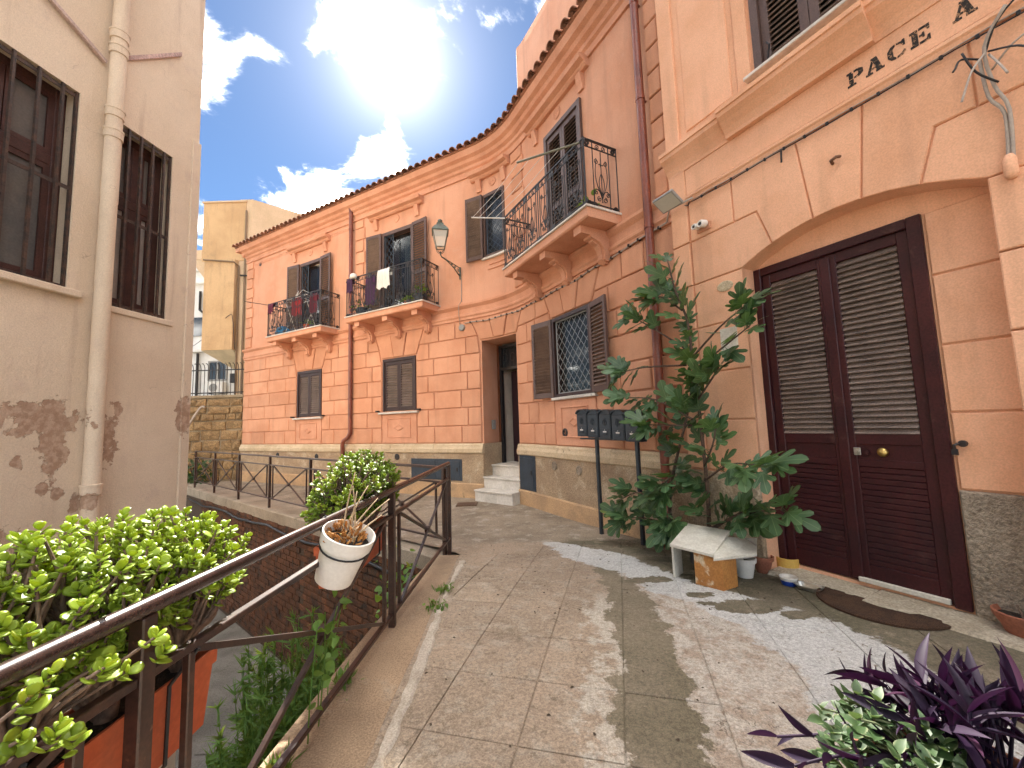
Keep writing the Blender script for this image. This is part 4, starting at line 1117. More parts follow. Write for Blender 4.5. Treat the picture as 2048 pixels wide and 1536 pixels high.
# drainpipe with collars
mb = MB(); pu = .20
mb.tube([PL(pu, .10, -2.5)] + [PL(pu + .005 * math.sin(k), .10, -2.4 + 1.2 * k) for k in range(0, 10)] + [PL(pu, .10, 9.3)], .066, 14); dp = mb.build('drainpipe', K['cream'], crm, smooth=True, auto=50)
for z in (.72, 1.05, 4.62, 4.85, 5.55, 5.72, 7.4):
    mb = MB(); c = PL(pu, .10, z); mb.lathe([(.066, -.05), (.076, -.045), (.078, .03), (.083, .032), (.083, .05), (.066, .052)], 14, c=c); mb.build('pipe_collar', K['cream'], dp, smooth=True, auto=40)
mb = MB(); mb.tube([PL(pu + .12, .03, 3.95), PL(pu + .125, .03, 9)], .014, 6); mb.build('conduit', K['cream'], crm)
mb = MB(); mb.bar(PL(-.70, .03, 5.74), PL(.14, .03, 5.39), .035); mb.build('diagonal_conduit', mat('pinkish_painted_pipe', (.58, .43, .38), .8, finev=.2), crm)
mb = MB(); mb.bbox(.36, .95, .0, .03, 5.62, 5.68, .006, lambda u, d, z: PL(u, d, z + (u - .36) * 1.05)); mb.build('bracket_stub', mat('pinkish_stub', (.55, .38, .34), .8, finev=.3, fine=30), crm)

# ================================================================ FAR GROUP: stone wall, railing, ochre house, white house
K['tuff'] = mat('ochre_tuff_stone', (.36, .24, .12), .95, (.25, .155, .075), 3.5, fine=30, finev=.35, bump=1.0, bdist=.05, bscale=14, rand=.22, c3=(.16, .11, .065), s3=6, t3=(.55, .7))
K['mortar'] = mat('grey_mortar', (.34, .27, .18), .95, (.22, .17, .11), 3, fine=40, finev=.3, bump=.8, bdist=.03)
SW0 = Vector((-8.78, 13.2)); uS = Vector((-1.6, -.02)).normalized(); nS = Vector((uS.y, -uS.x))
if nS.y > 0: nS = -nS
def PS(u, d, z): p = SW0 + uS * u + nS * d; return (p.x, p.y, z)
stw = thing('stone_wall', PS(2, 0, 0), 'rough tuff stone wall carrying an iron railing beside the pink building', 'wall')
mb = MB(); mb.box(0, 6.5, -.5, 0, -.6, 2.66, PS); mb.build('wall_core', K['mortar'], stw)
z = 0; k = 0
while z < 2.6:
    hh = rnd.uniform(.20, .38); hh = min(hh, 2.64 - z); u = -.01 - rnd.uniform(0, .4)
    while u < 3.6:
        w = rnd.uniform(.28, .80); a, b = max(u, .005), min(u + w, 6.4)
        if b - a > .1:
            mb = MB(); j = lambda q=.026: rnd.uniform(-q, q)
            p4 = [(a + .012 + j(), z + .012 + j()), (b - .012 + j(), z + .012 + j()), (b - .012 + j(), z + hh - .012 + j()), (a + .012 + j(), z + hh - .012 + j())]
            d1 = .03 + rnd.uniform(0, .05); c = ((a + b) / 2 + j(.05), z + hh / 2 + j(.03))
            vs = [PS(x, -.02, y) for x, y in p4] + [PS(x + (c[0] - x) * .07, d1 * .7 + j(.01), y + (c[1] - y) * .12) for x, y in p4] + [PS(c[0], d1 + .02, c[1])]
            mb.add(vs, [(0, 1, 5, 4), (1, 2, 6, 5), (2, 3, 7, 6), (3, 0, 4, 7), (4, 5, 8), (5, 6, 8), (6, 7, 8), (7, 4, 8)]); mb.build('stone', K['tuff'], stw)
        u += w
    z += hh
mb = MB(); mb.bbox(-.02, 6.5, -.52, .06, 2.66, 2.76, .02, PS); mb.build('coping', K['mortar'], stw)
ter = MB().box(-40, 2, .5, 60, 2.2, 2.62, lambda x, y, z: (-8.8 + x, 13.2 + y, z)); tag(ter.build('upper_terrace', K['concrete']), kind='structure')
rl = thing('iron_railing', PS(1.2, -.2, 2.76), 'black iron railing with outcurved tops standing on the stone wall', 'railing')
mb = MB()
for z in (2.86, 3.62): mb.box(.05, 3.4, -.215, -.195, z - .018, z + .018, PS)
mb.build('rail', K['iron'], rl)
rb = MB().tube([(0, 0, 0), (0, 0, .92), (0, -.03, 1.02), (0, -.09, 1.08), (0, -.13, 1.06)], .011, 5).mesh('bar', K['iron'])
u = .08
while u < 3.3: link('bar', rb, rl, loc=PS(u, -.205, 2.76)); u += .125
K['ochre'] = mat('ochre_render', (.62, .41, .22), .92, (.52, .33, .17), .8, fine=40, finev=.15, streak=.45, bump=.3, bdist=.02, c3=(.40, .27, .15), s3=1.6, t3=(.58, .78))
K['ochre_pale'] = mat('pale_ochre_render', (.64, .47, .31), .92, (.56, .41, .26), 1.0, fine=40, finev=.12, streak=.3)
och = thing('ochre_house', (-12, 18, 2.62), 'tall ochre rendered house with an overhanging bay behind the stone wall', 'building')
mb = MB()
X0, X1 = -13.32, -11.45; Y0 = 17.0; e = Vector((1.6, 1.45)).normalized()
R1_ = (X1 + .25, Y0); R2_ = (R1_[0] + e.x * 9, R1_[1] + e.y * 9); B1 = (X0, Y0 + 9)
def prism(mb, pts, z0, z1):
    n = len(pts)
    mb.add([(x, y, z0) for x, y in pts] + [(x, y, z1) for x, y in pts], [(i, (i + 1) % n, n + (i + 1) % n, n + i) for i in range(n)] + [tuple(range(n, 2 * n)), tuple(range(n - 1, -1, -1))])
prism(mb, [(X0 + .0, Y0), (X1, Y0), (X1, Y0 + 8), (X0, Y0 + 8)], 8.95, 11.62); mb.build('upper_block', K['ochre'], och)
mb = MB(); prism(mb, [(X0 + .30, Y0 - .22), (X1 - .28, Y0 - .22), (X1 - .28, Y0 + 6), (X0 + .30, Y0 + 6)], 5.0, 8.94); mb.build('bay', K['ochre'], och)
mb = MB(); prism(mb, [(X1 - .275, Y0 + .02), (X1 + .25, Y0 + .02), R2_, (X1 - .275, Y0 + 9)], 2.5, 11.75); mb.build('side_wing', K['ochre_pale'], och)
mb = MB(); vs = [(X0 + .30, Y0 - .22, 4.995), (X1 - .28, Y0 - .22, 4.995), (X1 - .28, Y0 + 1.2, 4.2), (X0 + 1.0, Y0 + 1.2, 4.2), (X0 + .30, Y0 + 6, 4.995), (X1 - .28, Y0 + 6, 4.995)]
mb.add(vs, [(0, 1, 2, 3), (0, 3, 4), (1, 5, 2), (3, 2, 5, 4)]); mb.build('bay_soffit', mat('cream_soffit', (.70, .62, .46), .9), och)
mb = MB(); mb.bbox(X0 - .5, X0 + .0, Y0, Y0 + 3, 9.05, 9.5, .02); mb.add([(X0 - .5, Y0 + .01, 9.05), (X0 + .3, Y0 + .01, 9.05), (X0 + .3, Y0 + .01, 8.0)], [(0, 2, 1)]); mb.build('roof_ledge', K['ochre_pale'], och)
mb = MB(); mb.box(X0 - .05, X1 + .02, Y0 - .05, Y0 + 8, 11.622, 11.69)
mb.build('roof_coping', K['ochre_pale'], och)
mb = MB(); mb.tube([(X0 + .28, Y0 - .27, 8.93), (X1 - .30, Y0 - .27, 8.80), (X1 - .22, Y0 - .05, 8.7), (X1 - .2, Y0 - .05, 3.0)], .035, 6); mb.tube([(X1 + .05, Y0 - .05, 11.2), (X1 + .05, Y0 - .05, 2.7)], .04, 6)
mb.build('wall_pipe', mat('brown_pipe', (.22, .15, .09), .6), och)
mb = MB(); mb.tube([(X1 - .1, Y0 - .1, 8.25), (X1 + .55, Y0 - .1, 8.2)], .04, 6); mb.build('pipe_stub', K['cable'], och)
mb = MB(); mb.bbox(X1 - .95 + .55, X1 - .2, Y0 - .12, Y0 + .02, 3.6, 4.0, .01); mb.build('meter_box', K['cable'], och)
whi = thing('white_house', (-15, 20, 2.62), 'white house with a dark window seen through the iron railing', 'building')
wm = mat('white_render', (.78, .78, .76), .9, (.68, .68, .66), 1.5, finev=.06, streak=.2)
mb = MB(); mb.bbox(-19.5, -11.6, 20, 24, 2.6, 5.55, .02); mb.build('wall', wm, whi)
mb = MB(); mb.bbox(-19.5, -15.3, 20.9, 24.5, 5.56, 10.1, .02); mb.build('tower', wm, whi)
for q in ((-15.0, 19.8, 5.551, 5.72), (-15.1, 20.7, 9.4, 9.62), (-15.15, 20.75, 10.101, 10.25)): MB().bbox(-19.6, q[0], q[1], 24.6, q[2], q[3], .02).build('ledge', wm, whi)
for x0, x1, z0, z1 in ((-15.1, -14.15, 4.1, 5.1), (-17.0, -16.2, 3.6, 5.0)):
    mb = MB()
    for a, b, c, d in ((x0, x0 + .07, z0, z1), (x1 - .07, x1, z0, z1), (x0 + .07, x1 - .07, z1 - .07, z1), (x0 + .07, x1 - .07, z0, z0 + .07), ((x0 + x1) / 2 - .04, (x0 + x1) / 2 + .04, z0 + .07, z1 - .07)): mb.box(a, b, 19.94, 20.02, c, d)
    w_ = mb.build('window', K['greyplastic'], whi)
    mb = MB(); mb.box(x0 + .05, x1 - .05, 19.97, 19.99, z0 + .05, z1 - .05); mb.build('pane', K['glassdark'], w_)
mb = MB(); mb.box(-16.7, -16.1, 20.84, 20.895, 6.6, 7.6); mb.build('window', K['glassdark'], whi)
mb = MB(); mb.tube([(-16.3, 20.8, 9.0), (-16.3, 20.8, 8.0), (-15.55, 20.7, 7.4), (-15.55, 20.7, 5.75)], .06, 8); mb.tube([(-15.6, 19.9, 5.5), (-15.6, 19.9, 2.7)], .06, 8); mb.build('drainpipe', K['cable'], whi)
ac = thing('air_conditioner', (-14.5, 19.8, 3.3), 'white air conditioner unit under the window of the white house', 'air conditioner')
mb = MB(); mb.bbox(-14.85, -14.1, 19.6, 19.9, 3.45, 4.0, .02); mb.build('casing', K['white'], ac)
mb = MB(); mb.lathe([(.2, 0), (.2, .02), (.16, .02), (.15, .005), (.05, .005), (.04, .02), (0, .02)], 18, fn=lambda x, y, z: (-14.55 + x, 19.6 - z, 3.72 + y)); mb.build('fan_grille', K['greyplastic'], ac)
mb = MB()
for x in (-14.75, -14.2): mb.bar((x, 19.95, 3.43), (x, 19.6, 3.43), .03)
mb.build('bracket', K['iron'], ac)
# ================================================================ GROUND
def gz(y):
    t = min(1, max(0, (7 - y) / 4.5)); return .16 * t * t * (3 - 2 * t)
def near_x(y): return -.79 - .0559 * (4.89 - y)          # line of the near fence
def far_x(y): return -.80 - (y - 4.92) * 1.224           # line of the far fence


def ground_mat(slab=True):
    m = bpy.data.materials.new('worn_paving' if slab else 'patched_concrete'); m.use_nodes = True; N = NT(m.node_tree)
    pos = N.n('ShaderNodeNewGeometry').outputs['Position']
    nA_ = N.noise(pos, 4.5, 6, .68); nB_ = N.noise(pos, 1.7, 5, .6); nC_ = N.noise(pos, 16, 4, .7); nF = N.noise(pos, 150, 2, .6); nG = N.noise(pos, 48, 4, .75); nD_ = N.noise(N.vm('ADD', pos, (5, 9, 2)), 7.5, 5, .72)
    sp = N.n('ShaderNodeSeparateXYZ'); N.put(sp.inputs[0], pos)
    wob = N.m('ADD', N.m('MULTIPLY', N.m('SUBTRACT', nA_, .5), .42), N.m('MULTIPLY', N.m('SUBTRACT', nC_, .5), .10))
    x = N.m('ADD', sp.outputs[0], wob); y = sp.outputs[1]
    yn = N.m('DIVIDE', N.m('SUBTRACT', y, 1.0), 5.0, clamp=True)
    def crv(pts):
        c = N.n('ShaderNodeFloatCurve'); cm = c.mapping.curves[0]
        pts = sorted(((p[0] - 1) / 5, (p[1] + 1) / 4) for p in pts)
        cm.points[0].location = (0, pts[0][1]); cm.points[1].location = (1, pts[-1][1])
        for a, b in pts:
            q = cm.points.new(max(.001, min(.999, a)), b); q.handle_type = 'VECTOR'
        c.mapping.update(); N.put(c.inputs['Value'], yn)
        return N.m('SUBTRACT', N.m('MULTIPLY', c.outputs[0], 4), 1)
    xl = crv([(4.5, .72), (4.24, .75), (3.33, .69), (2.75, .61), (2.42, .55), (2.25, .46), (1.9, .43), (1.7, .38), (1.2, .3)])
    xr = crv([(4.5, .74), (4.09, .87), (3.38, 1.05), (2.78, .95), (2.46, .92), (2.2, .88), (1.95, .77), (1.7, .75), (1.2, .7)])
    xw = crv([(5.6, .22), (5.27, .3), (4.49, .51), (4.17, .72), (3.89, .96), (3.47, 1.1), (3.28, 1.26), (2.89, 1.46), (2.4, 1.5), (2.0, 1.35), (1.5, 1.3)])
    xu = crv([(5.6, .25), (5.26, .45), (4.9, .80), (4.58, 1.12), (4.18, 1.28), (3.84, 1.42), (3.62, 1.52), (3.24, 1.8), (2.9, 2.08), (2.5, 2.2), (2.0, 2.15), (1.5, 2.1)])
    step = lambda a, b, w=.012: N.mr(N.m('SUBTRACT', a, b), -w, w)
    base = N.mix(N.mr(nB_, .3, .7), (0.371, 0.286, 0.209), (0.280, 0.218, 0.158))
    base = N.mix(N.mr(nD_, .48, .64, 0, .7), base, (0.381, 0.325, 0.256))
    base = N.mix(N.mr(nC_, .56, .70, 0, .75), base, (0.181, 0.142, 0.102))
    # lime bloom along the left edge of the bare channel
    near = N.mr(N.m('SUBTRACT', xl, x), .0, .38, 1, 0)
    base = N.mix(N.m('MULTIPLY', N.mr(N.m('ADD', near, N.m('MULTIPLY', N.m('SUBTRACT', nD_, .5), 2.6)), .55, .95), N.mr(y, 3.2, 3.6, .85, 0)), base, (0.470, 0.426, 0.356))
    chan = N.mix(N.mr(nB_, .35, .65), (0.223, 0.186, 0.131), (0.166, 0.142, 0.094))
    chan = N.mix(N.mr(nC_, .55, .75, 0, .5), chan, (0.305, 0.252, 0.186))
    pale = N.mix(N.mr(nD_, .42, .62), (0.485, 0.441, 0.380), (0.371, 0.299, 0.233))
    pale = N.mix(N.mr(nC_, .60, .72, 0, .7), pale, (0.239, 0.178, 0.125))
    white = N.mix(N.mr(nD_, .50, .72), (0.514, 0.510, 0.489), (0.381, 0.364, 0.332))
    white = N.mix(N.mr(nC_, .63, .70, 0, .9), white, (0.215, 0.186, 0.143))
    damp = N.mix(N.mr(nB_, .35, .65), (0.181, 0.152, 0.107), (0.115, 0.104, 0.066))
    damp = N.mix(N.mr(nD_, .5, .7, 0, .8), damp, (0.280, 0.230, 0.167))
    c = base
    c = N.mix(step(x, xl), c, chan)
    c = N.mix(step(x, xr), c, pale)
    c = N.mix(step(x, xw, .02), c, white)
    c = N.mix(step(x, xu, .02), c, damp)
    # olive damp islands inside the white band
    isl = None
    for (ix, iy, rx, ry) in ((1.62, 3.12, .30, .12), (1.42, 3.36, .12, .07), (1.95, 2.95, .14, .07), (1.12, 3.72, .22, .10)):
        dx = N.m('DIVIDE', N.m('SUBTRACT', sp.outputs[0], ix), rx); dy = N.m('DIVIDE', N.m('SUBTRACT', y, iy), ry)
        e = N.m('ADD', N.m('MULTIPLY', dx, dx), N.m('MULTIPLY', dy, dy)); isl = e if isl is None else N.m('MINIMUM', isl, e)
    c = N.mix(N.mr(N.m('ADD', isl, N.m('MULTIPLY', N.m('SUBTRACT', nA_, .5), 5)), .8, 1.0, 1, 0), c, damp)
    # beyond the slabs: screed with lime runs
    far = N.mr(N.m('ADD', y, N.m('MULTIPLY', wob, 1.2)), 5.15, 5.35)
    fc = N.mix(N.mr(nB_, .3, .7), (0.329, 0.269, 0.200), (0.223, 0.182, 0.135))
    fc = N.mix(N.mr(nA_, .53, .63, 0, .75), fc, (0.405, 0.364, 0.306)); fc = N.mix(N.mr(nD_, .58, .72, 0, .8), fc, (0.124, 0.112, 0.084))
    c = N.mix(far, c, fc)
    # hairline cracks
    ck = N.n('ShaderNodeTexVoronoi', feature='DISTANCE_TO_EDGE'); ck.inputs['Scale'].default_value = 1.1
    N.put(ck.inputs['Vector'], N.vm('ADD', pos, N.vm('SCALE', N.n('ShaderNodeTexNoise', i={'Vector': pos, 'Scale': 5.0, 'Detail': 4.0}).outputs[1])))
    c = N.mix(N.m('MULTIPLY', N.mr(ck.outputs[0], .0, .007, .8, 0), N.mr(nB_, .50, .60)), c, (.10, .08, .055))
    # pebbly grain
    c = N.mix(1, c, N.mix(N.mr(nF, .3, .7), (.76,) * 3, (1.16,) * 3), 'MULTIPLY'); c = N.mix(1, c, N.mix(N.mr(nG, .32, .68), (.74,) * 3, (1.18,) * 3), 'MULTIPLY')
    oi = N.n('ShaderNodeObjectInfo'); sc_ = N.n('ShaderNodeVectorMath', operation='SCALE'); N.put(sc_.inputs[0], c); N.put(sc_.inputs['Scale'], N.mr(oi.outputs['Random'], 0, 1, .93, 1.05, False))
    p = N.n('ShaderNodeBsdfPrincipled'); N.put(p.inputs['Base Color'], sc_.outputs[0]); p.inputs['Specular IOR Level'].default_value = .35
    N.put(p.inputs['Roughness'], N.mr(nB_, .3, .7, .72, .95))
    bp = N.n('ShaderNodeBump'); bp.inputs['Strength'].default_value = .55; bp.inputs['Distance'].default_value = .008
    N.put(bp.inputs['Height'], N.m('ADD', N.m('MULTIPLY', nG, .6), N.m('MULTIPLY', nF, .4))); N.put(p.inputs['Normal'], bp.outputs[0])
    N.put(N.n('ShaderNodeOutputMaterial').inputs[0], p.outputs[0]); return m


K['paving'] = ground_mat(True)
K['screed'] = K['paving']
gr = MB().quad((-400, -400, -2.75), (400, -400, -2.75), (400, 400, -2.75), (-400, 400, -2.75)); tag(gr.build('ground', K['concrete']), kind='structure')
# the path, a sheet that rises gently towards the viewer
mb = MB(); ys = [-9 + .3 * k for k in range(0, 78)]
def prow(y):
    x0 = near_x(y) + .14 if y < 4.9 else far_x(y) + .1
    x0 = max(x0, -14.5)
    x1 = 3.45 + (1.83 - y) * .532 + .4 if y < 8.6 else .03 + 1.6 - (y - 8.3) * 1.80
    return x0, max(x1, x0 + .02)
vs = []; fs = []
for i, y in enumerate(ys):
    a, b = prow(y)
    for k in range(13):
        x = a + (b - a) * k / 12; vs.append((x, y, gz(y) - .006 + .006 * math.sin(x * 2.3 + y) * (1 if y > 5.6 else 0)))
    if i:
        for k in range(12): fs.append(((i - 1) * 13 + k, (i - 1) * 13 + k + 1, i * 13 + k + 1, i * 13 + k))
mb.add(vs, fs); path = tag(mb.build('path', K['screed'], smooth=True), kind='structure')


def clip(poly, a, b, c):
    """keep a*x+b*y <= c"""
    out = []
    for i in range(len(poly)):
        p, q = poly[i], poly[(i + 1) % len(poly)]
        vp, vq = a * p[0] + b * p[1] - c, a * q[0] + b * q[1] - c
        if vp <= 0: out.append(p)
        if vp * vq < 0: t = vp / (vp - vq); out.append((p[0] + (q[0] - p[0]) * t, p[1] + (q[1] - p[1]) * t))
    return out


e1 = Vector((.2504, .9681)); e2 = Vector((.9681, -.2504))
nslab = 0
for i in range(-6, 12):
    for j in range(-7, 10):
        a0, a1 = -.5 + .45 * i, -.05 + .45 * i; b0, b1 = 2.27 + .45 * j, 2.72 + .45 * j
        g_ = .003
        poly = [tuple(e2 * u + e1 * v) for u, v in ((a0 + g_, b0 + g_), (a1 - g_, b0 + g_), (a1 - g_, b1 - g_), (a0 + g_, b1 - g_))]
        poly = clip(poly, -1, 0.012, .585)                      # kerb side
        if len(poly) > 2: poly = clip(poly, -.42, 1, 4.88)      # far limit
        if len(poly) > 2: poly = clip(poly, .12, 1, 5.3)
        if len(poly) > 2:
            q = PI_ + nC * .1; poly = clip(poly, -nC.x, -nC.y, -(nC @ q))     # wall side
        if len(poly) < 3: continue
        ar = abs(sum(poly[k - 1][0] * poly[k][1] - poly[k][0] * poly[k - 1][1] for k in range(len(poly)))) / 2
        if ar < .012: continue
        cx = sum(p[0] for p in poly) / len(poly); cy = sum(p[1] for p in poly) / len(poly)
        dz = rnd.uniform(-.0012, .0015); tx, ty = rnd.uniform(-.003, .003), rnd.uniform(-.003, .003); ch = .003
        top = lambda x, y: gz(y) + .002 + dz + tx * (x - cx) + ty * (y - cy)
        n = len(poly); vs = [(x, y, gz(y) - .03) for x, y in poly] + [(x, y, top(x, y) - ch) for x, y in poly] + [(x + (cx - x) * .018, y + (cy - y) * .018, top(x, y)) for x, y in poly]
        mb = MB().add(vs, [tuple(range(2 * n, 3 * n))] + [(k, (k + 1) % n, n + (k + 1) % n, n + k) for k in range(n)] + [(n + k, n + (k + 1) % n, 2 * n + (k + 1) % n, 2 * n + k) for k in range(n)])
        mb.build('paving_slab', K['paving'], path); nslab += 1
# kerb under the near fence, mortar strip between kerb and slabs
K['kerb'] = mat('brown_kerb_concrete', (.38, .27, .175), .95, (.28, .20, .13), 1.8, fine=120, finev=.3, bump=.5, bdist=.008, bscale=60, c3=(.38, .31, .23), s3=4, t3=(.55, .72))
mb = MB(); vs = []; fs = []; yy = [-6 + .25 * k for k in range(44)]
for i, y in enumerate(yy):
    xo = near_x(y) - .16; xi = -.648 + .006 * math.sin(y * 5)
    vs += [(xo, y, gz(y) - .35), (xo, y, gz(y) - .02), (xo + .02, y, gz(y) + .002), (xi - .015, y, gz(y) - .004), (xi, y, gz(y) - .02), (xi, y, gz(y) - .08)]
    if i: fs += [((i - 1) * 6 + k, i * 6 + k, i * 6 + k + 1, (i - 1) * 6 + k + 1) for k in range(5)]
mb.add(vs, [f[::-1] for f in fs]); tag(mb.build('kerb', K['kerb']), kind='structure')
mb = MB(); vs = []; fs = []; yy = [-3 + .05 * k for k in range(151)]
for i, y in enumerate(yy):
    a = -.63 + rnd.uniform(-.008, .008); b = -.585 + .022 * math.sin(y * 3.1) + rnd.uniform(-.012, .012)
    vs += [(a, y, gz(y) - .03), (a + .006, y, gz(y) + .003), (b, y, gz(y) + .0075), (b + .012, y, gz(y) - .005)]
    if i: fs += [((i - 1) * 4 + k, i * 4 + k, i * 4 + k + 1, (i - 1) * 4 + k + 1) for k in range(3)]
mb.add(vs, [f[::-1] for f in fs]); tag(mb.build('mortar_strip', mat('pale_mortar', (.52, .46, .38), .9, (.40, .34, .27), 6, fine=90, finev=.25, bump=.6, bdist=.01)), kind='structure')

# ---------------- sunken yard
K['yard'] = mat('grey_yard_concrete_shaded', (.19, .18, .16), .95, (.12, .115, .10), 1.4, fine=60, finev=.25, bump=.5, bdist=.02, bscale=30, c3=(.12, .115, .09), s3=4, t3=(.58, .7), rand=.08)  # concrete darkened so its colour carries the shade of the deep yard
FL = -2.5
mb = MB().quad((-15, -6, FL - .03), (-.9, -6, FL - .03), (-.9, 12.5, FL - .03), (-15, 12.5, FL - .03)); yard = tag(mb.build('yard_floor', K['yard']), kind='structure')
for i in range(9):
    for j in range(9):
        x0, y0 = -4.2 + i * .36 + rnd.uniform(-.01, .01), 1.2 + j * .62
        if y0 > 4.92 + (-.8 - x0) / 1.224 - .9: continue
        g_ = .008; MB().bbox(x0 + g_, x0 + .36 - g_, y0 + g_, y0 + .62 - g_, FL - .06, FL + rnd.uniform(-.006, .006), .006).build('paving_slab', K['yard'], yard)
# far retaining wall of brick, under the far fence
uF = Vector((-.7745, .6326)); nF_ = Vector((-.6326, -.7745)); F0 = Vector((-.80, 4.92)) + nF_ * .12
def PF(u, d, z): p = F0 + uF * u + nF_ * d; return (p.x, p.y, z)
rw = thing('brick_retaining_wall', PF(4, -.2, FL), 'dark brick retaining wall below the far fence of the sunken yard', 'wall')
K['brick'] = mat('dirty_orange_brick', (.14, .056, .024), .95, (.075, .034, .018), 5, fine=50, finev=.35, rand=.35, bump=.8, bdist=.015, bscale=40, c3=(.05, .035, .025), s3=5, t3=(.5, .68))
K['bmortar'] = mat('dark_joint_mortar', (.085, .06, .042), .95, finev=.3, bump=.6, bdist=.02)
mb = MB(); mb.box(-.3, 12, -.4, -.02, FL - .2, -.16, PF); core = mb.build('wall_core', K['bmortar'], rw)
bm_ = [MB().bbox(-.125, .125, -.03, .012 + .006 * k, -.042, .042, .006).mesh('brick', K['brick']) for k in range(3)]
ang = math.atan2(uF.y, uF.x); z = -.215; r_ = 0; nb_ = 0
while z > FL + .02:
    u = .1 + (.13 if r_ % 2 else 0)
    while u < 3.55:
        if nb_ < 300 and not (u > 2.6 and z > -.7 and False):
            link('brick', bm_[rnd.randrange(3)], rw, loc=PF(u, -.02 , z + rnd.uniform(-.004, .004)), rot=(rnd.uniform(-.02, .02), rnd.uniform(-.015, .015), ang + math.pi + rnd.uniform(-.02, .02))); nb_ += 1
        u += .262
    z -= .1; r_ += 1
mb = MB(); z = -.215; r_ = 0            # the rest of the wall, too dark and far to tell bricks apart
while z > FL + .02:
    u = 3.68 + (.13 if r_ % 2 else 0)
    while u < 9.5: mb.box(u - .122, u + .122, -.03, rnd.uniform(-.008, .006), z - .042, z + .042, PF); u += .262
    z -= .1; r_ += 1
tag(mb.build('far_bricks', K['brick'], rw), kind='stuff')
mb = MB(); mb.bbox(-.25, 12, -.55, .0, -.2, .012, .015, PF); tag(mb.build('kerb', K['concrete']), kind='structure')
MB().bbox(-1.16, -.95, -6, 4.75, FL, -.34, .02).build('yard_wall', K['kerb']); tag(bpy.data.objects['yard_wall'], 'plain concrete wall holding up the path below the near fence', 'wall')
mb = MB(); mb.tube([PF(.2 + .4 * k, .03 + .01 * math.sin(k * 2.1), -.28 - .03 * math.sin(k * .9) - .012 * (k % 3)) for k in range(27)], .022, 7); tag(mb.build('black_hose', K['cable'], smooth=True), 'black hose slung along the brick wall under the path slab', 'hose')

# ================================================================ FENCES
def fence(pts, label, top, mid, bot, round_top, group, name='iron_fence', ext=None, r=.024):
    """pts = main post positions (x, y, zground)"""
    root = thing(name, pts[len(pts) // 2], label, 'fence', group)
    for p in pts:
        mb = MB(); mb.bbox(-.022, .022, -.022, .022, -.05, top - p[2] - .02, .004)
        d = Vector(pts[1]) - Vector(pts[0]); link('post', mb.mesh('post', K['fence']), root, loc=Vector(p), rot=(0, 0, math.atan2(d.y, d.x)))
    for a, b in zip(pts, pts[1:]):
        A, B = Vector(a), Vector(b); L = (B - A).xy.length; u = (B - A).xy / L; an = math.atan2(u.y, u.x)
        def part(nm, mb, m=K['fence']): return link(nm, mb.mesh(nm, m, nm == 'handrail', 40 if nm == 'handrail' else None), root, loc=(A.x, A.y, 0), rot=(0, 0, an))
        if round_top: mb = MB().tube([(-.0, 0, top), (L, 0, top)], r, 12)
        else: mb = MB().bbox(0, L, -.024, .024, top - .025, top + .005, .004)
        part('handrail', mb, K['fencerail'] if round_top else K['fence'])
        part('mid_rail', MB().bbox(.0225, L - .0225, -.016, .016, mid - .012, mid + .012, .003)); part('bottom_rail', MB().bbox(.0225, L - .0225, -.016, .016, bot - .012, bot + .012, .003))
        i = .15
        for x in (i, L - i): part('panel_bar', MB().bbox(x - .012, x + .012, -.012, .012, bot + .0125, mid - .0125, .003))
        for q in ((i + .013, bot + .013, L - i - .013, mid - .013, .0), (i + .013, mid - .013, L - i - .013, bot + .013, .013)): part('diagonal_bar', MB().bar((q[0], q[4] - .006, q[1]), (q[2], q[4] - .006, q[3]), .02))
        part('centre_plate', MB().lathe([(.034, -.02), (.034, .02), (0, .021)], 10, fn=lambda x, y, z: (L / 2 + x, z, (bot + mid) / 2 + y)))
    return root


npts = [(near_x(y), y, gz(y) + .0) for y in (4.89, 2.99, 1.13, -.75, -2.6)]
fence(npts, 'rusty brown iron fence with a worn shiny tubular handrail, hung with planters', 1.09, .915, .235, True, 'iron fences round the yard')
fpts = [(-.80 + uF.x * 1.79 * k, 4.92 + uF.y * 1.79 * k, 0.012) for k in range(0, 7)]
fpts[0] = (-.86, 4.969, .05)
fence(fpts, 'brown iron fence with crossed panels along the path before the pink building', 1.045, .86, .2, False, 'iron fences round the yard')
# ================================================================ PLANTS
def orient(axis, normal):
    """euler that turns local +y to axis and local +z as near as can be to normal"""
    y = Vector(axis).normalized(); z = Vector(normal); z = z - y * z.dot(y)
    if z.length < 1e-4: z = y.orthogonal()
    z.normalize(); x = y.cross(z)
    return Matrix(((x.x, y.x, z.x), (x.y, y.y, z.y), (x.z, y.z, z.z))).to_euler()


def rv(r, s=1.0): return Vector((r.gauss(0, s), r.gauss(0, s), r.gauss(0, s)))


